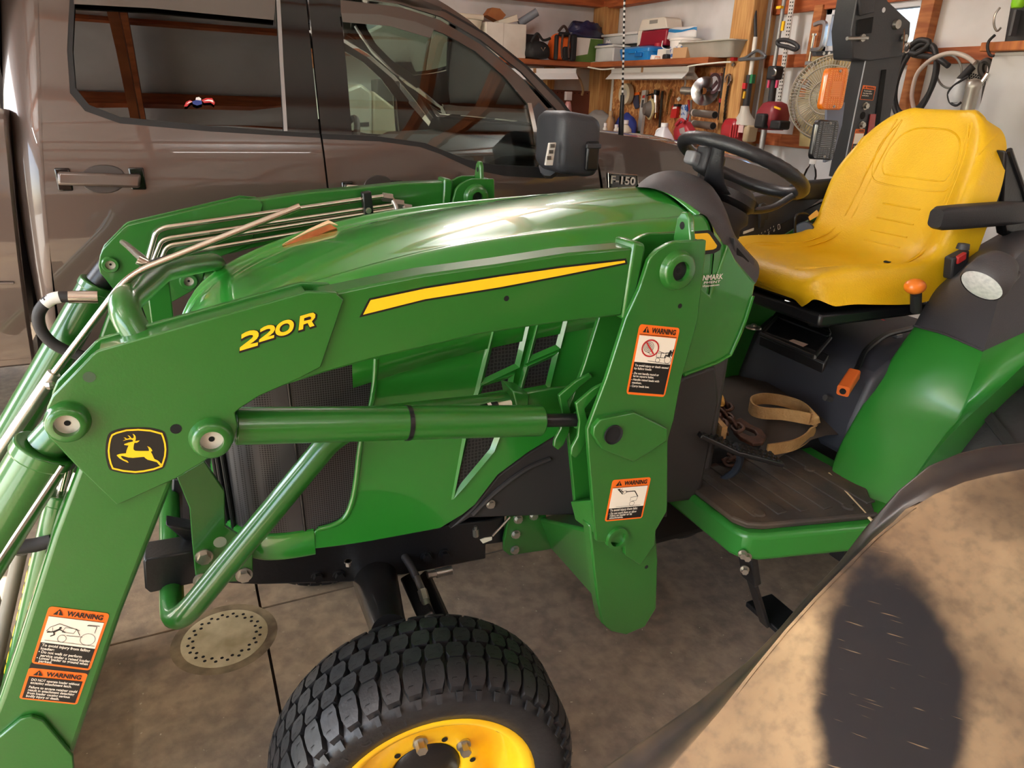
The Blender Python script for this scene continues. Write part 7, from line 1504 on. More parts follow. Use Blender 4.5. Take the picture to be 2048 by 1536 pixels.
hang('hanging_hook', 'red plastic hook screwed to the wooden post', 'hook', [(MB().obox(S(1469, 110, X=3.95), (.02, 0, 0), (0, .018, 0), (0, 0, .04)), 'hook_body', mat('hook_red', (206, 44, 50), .4)), (MB().lathe([(0, .01), (.014, .008), (.016, 0)], S(1467, 129, X=3.96), (-1, 0, 0), 12), 'screw', ZINC)])
# ------------------------------------------------------------------ right wall: tools, fan, hoses, cabinet
XR = 4.13
GRYM = mat('trimmer_grey', (92, 94, 98), .45); REDE = mat('engine_red', (170, 36, 46), .35, coat=.4); WHT = mat('shaft_white', (224, 222, 214), .35)
t1 = thing('string_trimmer', S(1480, 240, X=4.0), 'string trimmer with a white shaft and bright red engine hung by the wooden post', 'trimmer')
MB().tube(SS([(1510, -30), (1511, 76)], X=4.0), .012, 10).build('upper_shaft', BLKP, t1); MB().tube(SS([(1511, 74), (1501, 150)], X=4.0), .016, 12).build('shaft', WHT, t1)
MB().tube(catmull(SS([(1478, 119), (1492, 115), (1508, 104), (1518, 102), (1531, 113), (1520, 117), (1500, 118), (1480, 120)], X=3.97), 4), .011, 8).build('loop_handle', GRYM, t1)
MB().tube(SS([(1500, 150), (1492, 212)], X=4.0), .026, 12).build('grip', BLKP, t1)
MB().obox(S(1505, 158, X=3.98), (.015, 0, 0), (0, .012, 0), (0, 0, .03)).build('green_clip', mat('clip_green', (40, 130, 80), .4), t1); MB().obox(S(1490, 172, X=3.97), (.012, 0, 0), (0, .016, 0), (0, 0, .02)).build('red_switch', mat('hook_red', (206, 44, 50), .4), t1); MB().obox(S(1489, 190, X=3.97), (.008, 0, 0), (0, .008, 0), (0, 0, .025)).build('yellow_trigger', mat('trigger_yellow', (226, 180, 50), .4), t1)
MB().loft([[S(1490, y, X=3.98) + V((a_ * r_, b_ * r_, 0)) for a_, b_ in [(math.cos(q), math.sin(q)) for q in [2 * PI * j / 16 for j in range(16)]]] for y, r_ in ((212, .03), (226, .04), (244, .085), (250, .09))]).build('clutch_housing', mat('housing_grey', (196, 192, 180), .45), t1)
eb = MB().loft([[S(1471, 262, X=3.96) + V((a_ * k_, b_ * k_ * 1.15, z_)) for a_, b_ in rrect(-.09, -.075, .09, .075, .04, 4)] for z_, k_ in ((-.085, .8), (-.05, 1.0), (.03, 1.02), (.075, .85), (.09, .6))]).build('engine_cover', REDE, t1, smooth=50)
for k in range(4): MB().obox(S(1462 + 5 * k, 262, X=3.862), (.004, 0, 0), (0, .005, 0), (0, 0, .045)).build('cooling_fin', mat('fin_red', (200, 60, 66), .4), eb)
MB().obox(S(1482, 258, X=3.86), (.003, 0, 0), (0, .025, 0), (0, 0, .025)).build('engine_sticker', mat('sticker_pale', (226, 190, 188), .5), eb)
MB().obox(S(1500, 267, X=3.98), (.05, 0, 0), (0, .028, 0.0), (0, 0, .06)).build('fuel_tank', mat('tank_cream', (216, 198, 160), .4), t1, bevel=.015)
t2 = thing('string_trimmer', S(1540, 230, X=4.0), 'string trimmer with a grey shaft and dull red engine beside the ruler', 'trimmer')
MB().tube(SS([(1573, -30), (1548, 136)], X=4.0), .015, 12).build('shaft', mat('shaft_grey', (150, 152, 154), .35, metal=.5), t2)
MB().obox(S(1566, 52, X=3.985), (.006, 0, 0), (0, .011, .0), (0, 0, .03)).build('yellow_band', DECY, t2); MB().obox(S(1561, 15, X=3.985), (.02, 0, 0), (0, .022, .0), (0, 0, .008)).build('yellow_clip', DECY, t2)
MB().tube(catmull(SS([(1556, 82), (1570, 80), (1588, 86), (1596, 94), (1590, 99), (1575, 94), (1558, 90)], X=3.96), 4, True), .014, 8, closed=True).build('loop_handle', BLKP, t2)
MB().obox(S(1550, 146, X=3.98), (.04, 0, 0), (0, .042, 0), (0, 0, .045)).build('coupler', BLKP, t2, bevel=.012); MB().tube(catmull(SS([(1544, 152), (1550, 150), (1552, 142), (1548, 138)], X=3.935), 3), .006, 6).build('wire_hook', ZINC, t2)
MB().tube(SS([(1548, 160), (1543, 200), (1541, 212)], X=4.0), .026, 12, scales=None).build('grip', BLKP, t2)
for x in (1538, 1554): MB().obox(S(x, 168, X=3.97), (.008, 0, 0), (0, .008, 0), (0, 0, .025)).build('pink_tab', mat('tab_pink', (220, 80, 120), .4), t2)
e2 = MB().loft([[S(1546, 230, X=3.96) + V((a_ * k_, b_ * k_, z_)) for a_, b_ in rrect(-.09, -.10, .09, .10, .05, 4)] for z_, k_ in ((-.10, .75), (-.06, 1.0), (.02, 1.0), (.075, .72), (.09, .4))]).build('engine_cover', mat('engine_red_dull', (140, 44, 54), .4), t2, smooth=50)
MB().obox(S(1528, 242, X=3.88), (.05, 0, 0), (0, .045, 0), (0, 0, .05)).build('air_filter', BLKP, t2, bevel=.015); MB().obox(S(1560, 250, X=3.92), (.05, 0, 0), (0, .05, 0), (0, 0, .03)).build('muffler', BLKP, t2, bevel=.012)
MB().obox(S(1555, 216, X=3.86), (.006, 0, 0), (0, .028, .006), (0, 0, .006)).build('pull_tab', DECY, e2)
MB().tube(SS([(1530, 250), (1522, 300)], X=4.02), .022, 12).build('lower_shaft', ALU, t2)
def strip(name, pts, X, M, label, cat, d=.015): return tag(MB().extrude(SS(pts, X=X), (d, 0, 0)).build(name, M, smooth=0, bevel=.0015), label, cat)
strip('metal_strip', [(1535, -20), (1548, -20), (1508, 249), (1497, 250)], 4.10, ALU, 'long bare aluminium strip leaning on the wall between the trimmers', 'strip')
strip('red_stick', [(1521, -20), (1524, -20), (1512, 74), (1509, 74)], 4.09, mat('stick_red', (150, 60, 50), .5), 'thin dull red rod beside the white trimmer shaft', 'rod', .006)
ru = strip('metal_ruler', [(1581, -20), (1592, -20), (1562, 205), (1553, 205)], 4.10, mat('ruler_white', (214, 210, 206), .5), 'long pale perforated metal ruler behind the second trimmer', 'ruler', .004)
rh = MB()
for k in range(30):
    for s_ in (.3, .7):
        y = -10 + 210 * k / 29; xl = 1581 - 28 * (y + 20) / 225; xr = 1592 - 30 * (y + 20) / 225; rh.lathe([(0, 0), (.006, 0)], S(xl + (xr - xl) * s_, y, X=4.0995), (-1, 0, 0), 6)
rh.build('ruler_hole', DARK, ru)['kind'] = 'stuff'
# C-clamps
def clamp(c, s, label, ang=0.0):
    o = thing('c_clamp', c, label, 'clamp'); R_ = lambda y, z: c + V((0, -(y * math.cos(ang) - z * math.sin(ang)) * s, (y * math.sin(ang) + z * math.cos(ang)) * s))
    fr = catmull([R_(-.045, .085), R_(.0, .098), R_(.05, .09), R_(.06, .03), R_(.06, -.03), R_(.045, -.07), R_(-.03, -.075)], 4)
    MB().sweep(fr, [(-.012, -.014), (.012, -.014), (.012, .014), (-.012, .014)], up=(1, 0, 0)).build('clamp_frame', mat('clamp_steel', (176, 180, 186), .3, metal=.9), o, bevel=.003)
    MB().tube([R_(-.035, -.16), R_(-.035, .02)], .008, 8).build('clamp_screw', ZINC, o); MB().tube([R_(-.07, -.155), R_(.0, -.155)], .004, 6).build('slide_bar', ZINC, o); MB().cyl(R_(-.035, .018), R_(-.035, .03), .016).build('swivel_pad', ZINC, o)
clamp(S(1634, 76, X=4.06), .95, 'steel C-clamp hung on the stud left of the window'); clamp(S(1612, 152, X=4.06), .85, 'smaller steel C-clamp hung left of the wall fan', -.25)
# perforated bar under the window
pbm = thing('perforated_bar', S(1665, 106, X=4.12), 'dark steel bar with a row of round holes under the window', 'bar')
MB().extrude(SS([(1624, 103), (1720, 100), (1720, 109), (1624, 112)], X=4.11), (.006, 0, 0)).build('bar', mat('bar_steel', (84, 88, 94), .4, metal=.6), pbm)
for k in range(7): MB().lathe([(0, 0), (.011, 0)], S(1648 + 10.2 * k, 107 - .35 * k, X=4.109), (-1, 0, 0), 14).build('hole', mat('hole_bright', (226, 226, 226), .5), pbm)
# fan on its plywood board
PLY = mat('plywood', (204, 186, 136), .6, c2=(190, 168, 116), scale=3, stretch=(1, 1, 5))
MB().extrude(SS([(1624, 113), (1712, 113), (1700, 300), (1598, 292), (1600, 245), (1612, 180)], X=4.12), (.018, 0, 0)).build('panel', PLY, wall_r, smooth=0)
fc = S(1662, 196, X=3.97); fa = V((-.86, -.42, .04)).normalized(); fu, fv = frame_of(fa)
fan = thing('wall_fan', fc, 'round wire-caged fan with beige blades mounted on the wall behind the roll bar', 'fan')
FR = .262; WIRE = mat('fan_wire', (206, 202, 188), .35, metal=.3); P_ = lambda r, q, h: fc + (fu * math.cos(q) + fv * math.sin(q)) * r + fa * h
for r, h in ((FR, 0.0), (FR * .97, .05), (FR * .72, .085), (FR * .4, .098), (FR * .97, -.05)): MB().tube([P_(r, 2 * PI * j / 40, h) for j in range(40)], .0045 if r < FR * .99 else .008, 6, closed=True).build('cage_ring', WIRE, fan, smooth=60)
cw_ = MB()
for k in range(72):
    q = 2 * PI * k / 72
    for sg in (1, -1): cw_.tube([P_(.065, q, .10 * sg), P_(FR * .7, q + .05, .085 * sg), P_(FR * .96, q + .08, .05 * sg), P_(FR, q + .08, 0)], .0024, 4)
cw_.build('cage_wire', WIRE, fan, smooth=60)['kind'] = 'stuff'
hb = MB().lathe([(0, .105), (.05, .102), (.062, .09), (.066, .07), (.06, .0), (.07, -.08), (0, -.09)], fc, fa, 28).build('fan_hub', mat('fan_beige', (206, 196, 168), .45), fan)
for k in range(4):
    q0 = 2 * PI * k / 4 + .5; g = [[P_(.06 + (FR * .88 - .06) * u_, q0 + (v_ - .5) * (.55 + .55 * u_), .02 + (v_ - .5) * .07) for v_ in (0, .33, .66, 1)] for u_ in (0, .3, .6, .85, 1)]
    MB().grid(g).build('fan_blade', mat('fan_blade_beige', (190, 176, 140), .45), fan, smooth=60, solid=.004)
MB().bar(fc - fa * .05, V((4.12, fc.y + .04, fc.z)), .05, .05).build('wall_mount', mat('fan_beige', (206, 196, 168), .45), fan)
# hoses on the wall
HB = mat('wall_hose_black', (44, 44, 46), .5)
c = S(1832, 160, X=4.06); lp = []
for k in range(44):
    q = 2 * PI * k / 20 + 1.2; r = 1 + .05 * math.sin(k * .7) - .08 * (k // 20); lp.append(c + V((-.02 + .012 * (k // 20), -.135 * math.cos(q) * r, .205 * math.sin(q) * r)))
lp = [S(1806, 96, X=4.05), S(1832, 108, X=4.04)] + lp + [S(1870, 115, X=4.02), S(1897, 132, X=4.01)]
tag(MB().tube(catmull(lp, 3), .0155, 10).build('garden_hose', HB), 'coil of thick black hose hanging on the wall behind the seat', 'hose')
tag(MB().tube(catmull(SS([(1834, 240), (1826, 210), (1824, 185), (1834, 148), (1856, 124), (1880, 111), (1905, 106), (1930, 112), (1950, 126)], X=3.95), 5), .012, 10).build('pale_hose', mat('hose_pale', (206, 196, 186), .45, c2=(176, 150, 140), scale=4)), 'pale translucent hose arching over the black coil', 'hose')
tag(MB().tube(catmull([S(1898 + 25 * math.cos(q), 143 + 33 * math.sin(q), X=4.08) for q in [2 * PI * j / 14 for j in range(14)]], 3, True), .006, 8, closed=True).build('thin_hose', mat('hose_thin', (150, 150, 146), .45)), 'thin grey tubing loop on the wall right of the black coil', 'tubing')
# odd hardware beside the cabinet
hw = thing('perforated_bracket', S(1955, 145, X=4.0), 'bent grey bracket full of small holes hanging beside the white cabinet', 'bracket')
MB().extrude(SS([(1950, 119), (1972, 122), (1968, 172), (1930, 160), (1936, 150)], X=3.98), (.012, 0, 0)).build('bracket_plate', mat('bracket_grey', (140, 134, 126), .5, metal=.4), hw)
hh = MB()
for i in range(6):
    for j in range(4): hh.lathe([(0, 0), (.006, 0)], S(1938 + 4.5 * i + 2 * j * .3, 146 + 5 * j + 1.3 * i, X=3.979), (-1, 0, 0), 6)
hh.build('bracket_hole', DARK, hw)['kind'] = 'stuff'
tag(MB().tube(catmull([S(1973 + 11 * math.cos(q), 138 + 16 * math.sin(q), X=3.95) for q in [2 * PI * j / 12 for j in range(12)]], 3, True), .017, 8, closed=True).build('bearing_ring', mat('dark_iron', (66, 62, 58), .5, metal=.6)), 'dark greasy metal ring in front of the bracket', 'ring')
tag(MB().tube(SS([(1976, 146), (1955, 176)], X=3.9), .012, 8).build('steel_bolt', CHROME), 'long bright steel bolt slanting below the dark ring', 'bolt')
gl = thing('hand_grinder', S(1915, 190, X=3.98), 'white-bodied hand tool with black handle and looping cable', 'tool')
MB().tube(SS([(1947, 132), (1920, 160)], X=3.98), .022, 10).build('handle', BLKP, gl); MB().tube(SS([(1924, 158), (1914, 190), (1912, 205)], X=3.98), .05, 14, scales=[.55, .9, .75]).build('body', mat('tool_white', (214, 220, 226), .35), gl)
MB().tube(catmull(SS([(1938, 152), (1912, 168), (1897, 185), (1900, 204), (1912, 211), (1922, 205)], X=3.95), 4), .007, 8).build('cable', BLKP, gl)
gp_ = thing('galvanised_pipe', S(1936, 205, X=3.7), 'short capped galvanised pipe standing just above the seat back', 'pipe')
MB().lathe([(0, .17), (.02, .166), (.034, .15), (.036, .125), (.033, .115), (.033, -.1)], S(1938, 208, X=3.72) + V((0, 0, -.05)), (0, 0, 1), 20).build('capped_tube', mat('galv_bright', (176, 174, 166), .35, metal=.7), gp_)
tag(MB().extrude(SS([(1966, 166), (1978, 168), (1970, 216), (1960, 214)], X=3.99), (.02, 0, 0)).build('iron_bar', mat('dark_iron', (66, 62, 58), .5, metal=.6)), 'dark flat iron bar standing against the cabinet side', 'bar')
# white cabinet, plank and black tote
CABW = mat('cabinet_white', (222, 226, 228), .45, c2=(208, 210, 208), scale=2.5)
cb_ = thing('white_cabinet', (4.05, 2.0, .6), 'tall white cabinet at the right edge behind the seat', 'cabinet')
MB().box((3.92, 1.2, .6), (4.19, 2.615, 1.768)).build('cabinet_body', CABW, cb_, bevel=.006)
MB().box((3.905, 1.2, .62), (3.919, 2.13, 1.75)).build('door', CABW, cb_, bevel=.003); MB().box((3.905, 2.137, .62), (3.919, 2.61, 1.75)).build('door', CABW, cb_, bevel=.003)
tag(MB().box((3.86, 1.2, 1.77), (4.19, 2.66, 1.812)).build('wood_plank', mat('plank_orange', (206, 128, 62), .55, c2=(176, 96, 44), scale=5, stretch=(1, 7, 1)), bevel=.004), 'orange-brown plank lying on top of the white cabinet', 'plank')
tt = thing('storage_tote', (4.0, 2.3, 1.814), 'black plastic tote standing on the plank over the white cabinet', 'tote')
MB().loft([[V((x_, y_, z_)) for x_, y_ in rrect(3.88 - k_, 1.7 - k_, 4.16 + k_, 2.60 + k_, .03, 4)] for z_, k_ in ((1.814, -.02), (2.12, .0), (2.122, .012), (2.15, .012))]).build('tub', mat('tote_black', (46, 47, 50), .5), tt)
MB().bar(S(2036, 20, X=3.868), S(2024, 72, X=3.868), .012, .04, (1, 0, 0)).build('tote_rib', mat('tote_grey', (80, 82, 86), .5), tt)
tag(MB().tube(SS([(2042, -10), (2036, 8), (2034, 16)], X=3.82), .03, 14, scales=[1, 1, .8]).build('flashlight', mat('lime_green', (150, 230, 40), .35)), 'lime green flashlight head in front of the black tote', 'flashlight')
tag(MB().tube(catmull(SS([(2000, 15), (1990, 30), (1988, 50), (1994, 62), (2002, 55)], X=3.9), 4), .005, 6).build('wire_coil', ZINC), 'small coil of grey wire beside the black tote', 'wire')
tag(MB().tube(catmull(SS([(1990, 70), (1978, 82), (1975, 96), (1980, 110), (1988, 112)], X=3.84), 4), .007, 6).build('cable_loop', BLKP), 'dark cable loop hanging at the cabinet corner', 'cable')
tag(MB().extrude(SS([(1788, 233), (1836, 237), (1836, 275), (1782, 275)], X=3.95), (.03, 0, 0)).build('dark_panel', mat('screen_black', (38, 42, 40), .3, coat=.4), bevel=.008), 'flat black panel standing behind the seat back', 'panel')
# water bottle on the truck hood
wbp = S(1625, 325, Y=2.75); GLB = glass('bottle_plastic', (.88, .9, .92), 1.4)
wt = thing('water_bottle', (wbp.x, wbp.y, wbp.z - .185), 'clear plastic water bottle seen past the steering wheel', 'bottle')
MB().lathe([(0, 0), (.03, 0), (.033, .02), (.031, .05), (.033, .06), (.031, .09), (.033, .12), (.026, .15), (.013, .17), (.013, .19)], wt.location, (0, 0, 1), 20).build('bottle_body', GLB, wt, smooth=50)
MB().lathe([(.016, .178), (.016, .2), (0, .2)], wt.location, (0, 0, 1), 16).build('cap', CW, wt)
# covered goods beyond the truck
SHEET = mat('plastic_sheet', (216, 214, 200), .3, c2=(190, 186, 168), scale=4, bump=.5, bscale=5, coat=.3)
cv = thing('covered_stack', S(750, 270, Y=5.3), 'tall cartons under pale plastic sheeting beyond the truck, seen through its front window', 'cartons'); q = lambda a, b, Y: S(a, b, Y=Y)
MB().extrude([q(640, 200, 5.3), q(690, 180, 5.3), q(722, 167, 5.3), q(745, 185, 5.3), q(745, 300, 5.3), q(640, 300, 5.3)], (0, .5, 0)).build('sheeted_carton', SHEET, cv, bevel=.02)
MB().extrude([q(745, 180, 5.3), q(812, 232, 5.25), q(850, 300, 5.25), q(745, 300, 5.3)], (0, .45, 0)).build('sheeting', mat('sheet_tan', (196, 186, 162), .35, bump=.5, bscale=5), cv, bevel=.02)
MB().extrude(SS([(712, 246), (738, 244), (738, 252), (712, 254)], Y=5.297), (0, .002, 0)).build('carton_print', mat('print_dark', (70, 72, 74), .5), cv)
zb = cv.location.z
MB().box((q(640, 300, 5.3).x, 5.3, 0), (q(850, 300, 5.3).x, 5.75, q(745, 300, 5.3).z)).build('carton_stack', SHEET, cv)
for i, (x0, x1, y0, lb) in enumerate(((753, 790, 158, 'dark grey box against the back wall beyond the truck, left of two'), (800, 850, 162, 'dark grey box against the back wall beyond the truck, right of two'))):
    a, b = S(x0, y0, Y=6.4), S(x1, y0, Y=6.4); box_thing('equipment_box', (a.x, 6.4, .0), (b.x, 6.6, a.z), mat('gear_grey', (84, 84, 82), .5), lb, 'box', .01)
pk = S(930, 157, Y=5.7); rings = []
for t in (0, .25, .5, .75, 1.0):
    rings.append([V((pk.x, 5.75, pk.z)) + V(((.36 * t ** .8) * math.cos(a_) * (1 + .06 * math.sin(7 * a_)), .3 * t ** .8 * math.sin(a_) * (1 + .06 * math.sin(7 * a_)), -.36 * t - (.0))) for a_ in [2 * PI * j / 40 for j in range(40)]])
rings.append([V((p.x, p.y, .02)) for p in rings[-1]])
rings[0] = [V((pk.x, 5.75, pk.z)) + (p - V((pk.x, 5.75, pk.z))) * .2 + V((.02 * math.cos(i), .02 * math.sin(i), 0)) for i, p in enumerate(rings[1])]; rings[0] = [V((p.x, p.y, pk.z)) for p in rings[0]]
tag(MB().loft(rings).build('draped_cloth', mat('drape_white', (226, 224, 208), .7, c2=(206, 202, 184), scale=4), smooth=80), 'white dust cloth draped to a peak over something beyond the truck windshield', 'cloth')
# ------------------------------------------------------------------ on the tractor: bark strip, chain, strap
bk_ = MB(); hz = lambda a, b: S(a, b, Y=1.645) + V((0, 0, .004))
bk_.extrude([hz(565, 498), hz(608, 489), hz(659, 467), hz(674, 463), hz(657, 453), hz(618, 471)], (0, -.004, .004)); bo = bk_.build('bark_piece', mat('bark_orange', (206, 116, 66), .6, c2=(176, 84, 44), scale=30)); tag(bo, 'torn orange-brown strip of bark lying on the tractor hood', 'bark')
MB().extrude([hz(565, 498) + V((0, 0, .004)), hz(618, 471) + V((0, .0, .008)), hz(657, 453) + V((0, 0, .008)), hz(676, 464) + V((0, 0, .010)), hz(658, 457) + V((0, -.004, .006)), hz(616, 474) + V((0, -.004, .006))], (0, -.002, .003)).build('pale_edge', mat('bark_pale', (226, 190, 150), .7), bo)
STRAP = mat('tow_strap_webbing', (176, 138, 88), .85, c2=(150, 112, 66), scale=14, bump=.4, bscale=160, stretch=(1, 1, 1))
HZ = PZ + .05
def ribbon(b, pts, h, thick=.005):
    P = catmull(pts, 6); b.sweep(P, [(-thick / 2, -h / 2), (thick / 2, -h / 2), (thick / 2, h / 2), (-thick / 2, h / 2)], up=(0, 0, 1)); return b
sp1 = [(1620, 838), (1570, 829), (1526, 826), (1504, 818), (1502, 804), (1526, 797), (1563, 801), (1600, 813), (1622, 832), (1628, 850), (1616, 873), (1585, 891), (1534, 900)]
zs = [HZ + .055] * 9 + [HZ + .03, HZ - .0, HZ - .012, HZ - .012]
ts = ribbon(MB(), [S(a, b, Z=z_ + .02) for (a, b), z_ in zip(sp1, zs)], .034).build('tow_strap', STRAP, smooth=40); tag(ts, 'tan webbing tow strap looped on edge across the platform mat', 'strap')
f2_ = thing('tow_strap', S(1410, 830, Z=HZ + .06), 'folded end of tan webbing strap tucked beside the rusty chain', 'strap')
ribbon(MB(), [S(a, b, Z=HZ + .10) for a, b in ((1386, 826), (1398, 814), (1415, 826), (1432, 848), (1448, 866))], .034, .014).build('folded_webbing', STRAP, f2_, smooth=40)
ribbon(MB(), [S(a, b, Z=HZ + .12) for a, b in ((1396, 800), (1402, 782), (1412, 774), (1420, 784))], .03, .012).build('frayed_end', mat('strap_pale', (190, 160, 118), .9), f2_, smooth=40)
tag(MB().tube(catmull([S(a, b, Z=HZ + .11) for a, b in ((1412, 786), (1422, 790), (1430, 800), (1436, 790), (1442, 796), (1444, 808))], 4), .008, 8).build('rope_end', mat('rope_yellow', (206, 160, 76), .85, bump=.6, bscale=120)), 'frayed bit of yellow rope on top of the chain pile', 'rope')
chn = thing('log_chain', S(1450, 840, Z=HZ), 'rusty steel chain with a slotted hook piled on the platform', 'chain'); RUST = mat('chain_rust', (92, 62, 48), .6, c2=(66, 44, 36), scale=40, metal=.5)
lk = MB(); Ln, Wn = .026, .012
cpts = [(Ln - Wn) / 1 * (1 if math.cos(q) > 0 else -1) * .55 + Wn * math.cos(q) for q in [2 * PI * j / 14 for j in range(14)]]
proto = None
def link(p, d, roll):
    global proto
    d = V(d).normalized(); u, v = frame_of(d); v2 = u * math.cos(roll) + v * math.sin(roll)
    pts = [p + d * (cpts[j] * 1.0) + v2 * Wn * math.sin(2 * PI * j / 14) for j in range(14)]
    MB().tube(pts, .0048, 7, closed=True).build('chain_link', RUST, chn, smooth=60)
for st_, z_ in (([(1386, 797), (1412, 806), (1440, 822), (1466, 846), (1482, 862)], .09), ([(1388, 808), (1414, 818), (1438, 838), (1452, 862)], .085), ([(1420, 792), (1448, 806), (1460, 822)], .08), ([(1440, 905), (1452, 915), (1470, 918), (1478, 908)], -.028), ([(1444, 918), (1460, 924), (1474, 922)], -.03), ([(1400, 826), (1424, 842), (1440, 866)], .07)):
    P = catmull([S(a, b, Z=HZ + z_) for a, b in st_], 12); acc = 0; k = 0
    for i in range(1, len(P)):
        acc += (P[i] - P[i - 1]).length
        if acc > .026: acc = 0; link(P[i], P[i] - P[i - 1], (k % 2) * PI / 2 + .5); k += 1
HKZ = HZ + .045; hk = MB(); ho = [S(a, b, Z=HKZ) for a, b in ((1466, 848), (1480, 842), (1500, 856), (1522, 866), (1532, 880), (1526, 892), (1505, 894), (1480, 882), (1466, 868))]
hi = [S(a, b, Z=HKZ) for a, b in ((1474, 862), (1480, 857), (1494, 862), (1508, 868), (1513, 876), (1509, 880), (1498, 879), (1482, 872), (1475, 867))]; n = len(ho)
vs = ho + hi + [p + V((0, 0, .012)) for p in ho + hi]; fs = []
for i in range(n):
    j = (i + 1) % n; fs += [(i, j, n + j, n + i), (2 * n + i, 3 * n + i, 3 * n + j, 2 * n + j), (i, 2 * n + i, 2 * n + j, j), (n + i, n + j, 3 * n + j, 3 * n + i)]
hk.add(vs, fs); hk.build('slot_hook', RUST, chn, bevel=.003)
# ------------------------------------------------------------------ dusty fender of a machine in front of the tractor
def dusty():
    M = bpy.data.materials.new('dusty_black_plastic'); M.use_nodes = True; t = M.node_tree; p = t.nodes['Principled BSDF']; L = t.links.new
    tc = t.nodes.new('ShaderNodeTexCoord')
    def N(s, d, st=(1, 1, 1), rot=(0, 0, 0)):
        mp = t.nodes.new('ShaderNodeMapping'); mp.inputs['Scale'].default_value = st; mp.inputs['Rotation'].default_value = rot; L(tc.outputs['Object'], mp.inputs[0])
        n = t.nodes.new('ShaderNodeTexNoise'); n.inputs['Scale'].default_value = s; n.inputs['Detail'].default_value = d; L(mp.outputs[0], n.inputs['Vector']); return n.outputs['Fac']
    def R(src, a, b, va=0.0, vb=1.0):
        m = t.nodes.new('ShaderNodeMapRange'); m.interpolation_type = 'SMOOTHSTEP'
        for i, x in ((1, a), (2, b), (3, va), (4, vb)): m.inputs[i].default_value = x
        L(src, m.inputs[0]); return m.outputs[0]
    def Mt(op, a, b):
        m = t.nodes.new('ShaderNodeMath'); m.operation = op
        for i, x in enumerate((a, b)):
            if isinstance(x, (int, float)): m.inputs[i].default_value = x
            else: L(x, m.inputs[i])
        return m.outputs[0]
    # rubbed-clean oval patch
    vm = t.nodes.new('ShaderNodeVectorMath'); vm.operation = 'SUBTRACT'; L(tc.outputs['Object'], vm.inputs[0]); vm.inputs[1].default_value = PATCH
    v2 = t.nodes.new('ShaderNodeVectorMath'); v2.operation = 'DOT_PRODUCT'; L(vm.outputs[0], v2.inputs[0]); v2.inputs[1].default_value = PU
    v3 = t.nodes.new('ShaderNodeVectorMath'); v3.operation = 'DOT_PRODUCT'; L(vm.outputs[0], v3.inputs[0]); v3.inputs[1].default_value = PV
    r2 = Mt('ADD', Mt('MULTIPLY', v2.outputs['Value'], v2.outputs['Value']), Mt('MULTIPLY', v3.outputs['Value'], v3.outputs['Value']))
    rr = Mt('ADD', Mt('SQRT', r2, 0), Mt('MULTIPLY', Mt('SUBTRACT', N(11, 7), .5), .75))
    clean = R(rr, .82, 1.12, 1.0, 0.0)
    dust = Mt('MULTIPLY', R(N(5, 7), .28, .6, .5, 1.0), Mt('SUBTRACT', 1.0, Mt('MULTIPLY', clean, .985)))
    dust = Mt('MULTIPLY', dust, R(N(70, 4), .25, .6, .7, 1.0))
    at = t.nodes.new('ShaderNodeVertexColor') if False else None
    cx_ = t.nodes.new('ShaderNodeCombineXYZ'); L(Mt('MULTIPLY', Mt('ADD', v2.outputs['Value'], Mt('MULTIPLY', v3.outputs['Value'], .35)), 1.5), cx_.inputs[0]); L(Mt('MULTIPLY', Mt('SUBTRACT', v3.outputs['Value'], Mt('MULTIPLY', v2.outputs['Value'], -.22)), 42.0), cx_.inputs[1])
    ns = t.nodes.new('ShaderNodeTexNoise'); ns.inputs['Scale'].default_value = 1.0; ns.inputs['Detail'].default_value = 2; L(cx_.outputs[0], ns.inputs['Vector'])
    scr = R(ns.outputs['Fac'], .66, .72, 0, .9)
    dust = Mt('MAXIMUM', dust, Mt('MULTIPLY', scr, .55))
    at = t.nodes.new('ShaderNodeAttribute'); at.attribute_name = 'dirt'; dust = Mt('MULTIPLY', dust, R(Mt('ADD', at.outputs['Fac'], Mt('MULTIPLY', Mt('SUBTRACT', N(14, 6), .5), .5)), .1, .9, .06, 1.0))
    mx = t.nodes.new('ShaderNodeMix'); mx.data_type = 'RGBA'; L(dust, mx.inputs[0]); mx.inputs[6].default_value = (*lin((30, 31, 36)), 1)
    dc = t.nodes.new('ShaderNodeValToRGB'); dc.color_ramp.elements[0].color = (*lin((140, 112, 82)), 1); dc.color_ramp.elements[1].color = (*lin((198, 168, 126)), 1); dc.color_ramp.elements[0].position = .35; dc.color_ramp.elements[1].position = .65
    L(N(3, 4), dc.inputs[0]); L(dc.outputs[0], mx.inputs[7]); L(mx.outputs[2], p.inputs['Base Color']); L(R(dust, 0, 1, .30, .8), p.inputs['Roughness'])
    return M
OUT = [(1040, 1660), (1130, 1597), (1215, 1536), (1400, 1405), (1500, 1322), (1562, 1258), (1620, 1190), (1680, 1128), (1740, 1050), (1800, 982), (1860, 934), (1920, 909), (1980, 895), (2080, 884), (2200, 880)]
RDG = [(1200, 1700), (1275, 1620), (1345, 1536), (1440, 1425), (1510, 1335), (1570, 1262), (1630, 1196), (1690, 1135), (1750, 1076), (1812, 1025), (1870, 990), (1930, 965), (1990, 950), (2090, 932), (2210, 925)]
rows = []
def SD(px, py, d):
    """point at distance d along the viewing axis"""
    a, b = px - 1024, py - 768
    return EYE + V((RX[0] * a + RX[1] * b + RX[2] * FPX, RY[0] * a + RY[1] * b + RY[2] * FPX, RZ[0] * a + RZ[1] * b + RZ[2] * FPX)) * (d / FPX)
n_ = len(OUT); dp = [0.80 + 0.14 * min(1, i / 9.0) for i in range(n_)]
o_ = [SD(a, b, d) for (a, b), d in zip(OUT, dp)]; r_ = [SD(a, b, d - 0.035) for (a, b), d in zip(RDG, dp)]
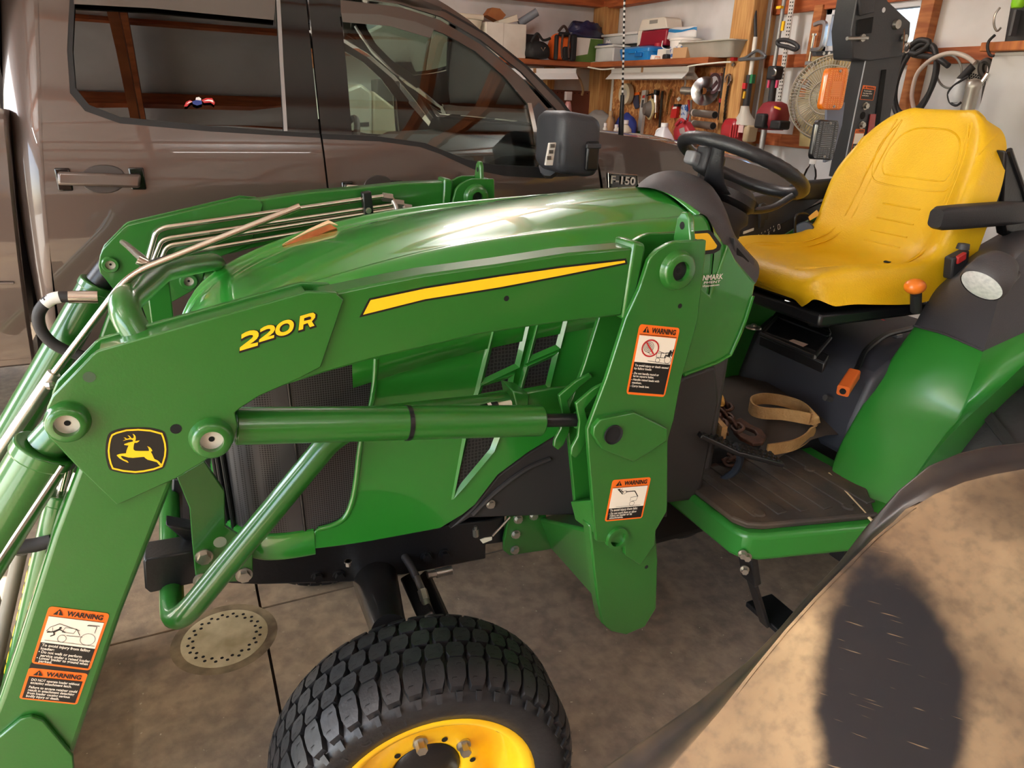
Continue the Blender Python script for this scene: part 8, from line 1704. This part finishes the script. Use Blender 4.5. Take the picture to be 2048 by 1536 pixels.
rows.append([p + V((.01, .02, -.16)) for p in o_]); rows.append([p + V((.0, .006, -.02)) for p in o_]); rows.append(o_); rows.append([a * .5 + b * .5 + V((0, 0, -.004)) for a, b in zip(o_, r_)]); rows.append([a * .06 + b * .94 for a, b in zip(o_, r_)]); rows.append(r_)
for dd, dx, dy in ((.042, 14, 12), (.075, 62, 58), (.115, 130, 130), (.165, 220, 240), (.22, 330, 400), (.28, 470, 640), (.34, 640, 980)):
    rows.append([SD(a + dx, b + dy, d - dd) for (a, b), d in zip(RDG, dp)])
c0_ = SD(1775, 1370, .76)
LOC = sum((p for r in rows for p in r), V((0, 0, 0))) / (len(rows) * len(o_))
pu = (SD(1930, 1360, .74) - SD(1612, 1390, .78)) / 2; pv = (SD(1745, 1050, .84) - SD(1785, 1680, .69)) / 2
def dual(a, b):
    q = a - b * (a.dot(b) / b.length_squared); return q / q.length_squared
PU, PV = dual(pu, pv), dual(pv, pu)
lo_ = [min(v[i] for r in rows for v in r) for i in range(3)]; hi_ = [max(v[i] for r in rows for v in r) for i in range(3)]
base_ = V(((lo_[0] + hi_[0]) / 2, (lo_[1] + hi_[1]) / 2, lo_[2])); PATCH = c0_ - base_
g_ = [list(x) for x in zip(*[catmull([rows[i][j] for i in range(len(rows))], 3) for j in range(len(o_))])]
mg = MB().grid(g_).build('mudguard', dusty(), smooth=80, solid=.004, base=base_)
NR = len(rows); DV = [.25, .25, .3, .18, .5, 1.2, 1.1, 1.0, .95, .9, .8, .75, .7]; ca = mg.data.attributes.new('dirt', 'FLOAT', 'POINT'); nR = len(g_[0]); vals = []
for i in range(len(g_)):
    for j in range(nR):
        u = i / 3; i0 = min(int(u), NR - 1); f = u - int(u); d0 = DV[i0]; d1 = DV[min(i0 + 1, NR - 1)]; vals.append((d0 * (1 - f) + d1 * f) * (1.0 if j < 6 else 1 - .07 * (j - 5)) * (1.0 if i < 18 else 1 - .012 * (i - 17)))
if len(vals) == len(mg.data.vertices): ca.data.foreach_set('value', vals)
else: print('DIRT MISMATCH', len(vals), len(mg.data.vertices))
tag(mg, 'dusty black plastic mudguard with a raised rim in front of the rear wheel', 'mudguard')
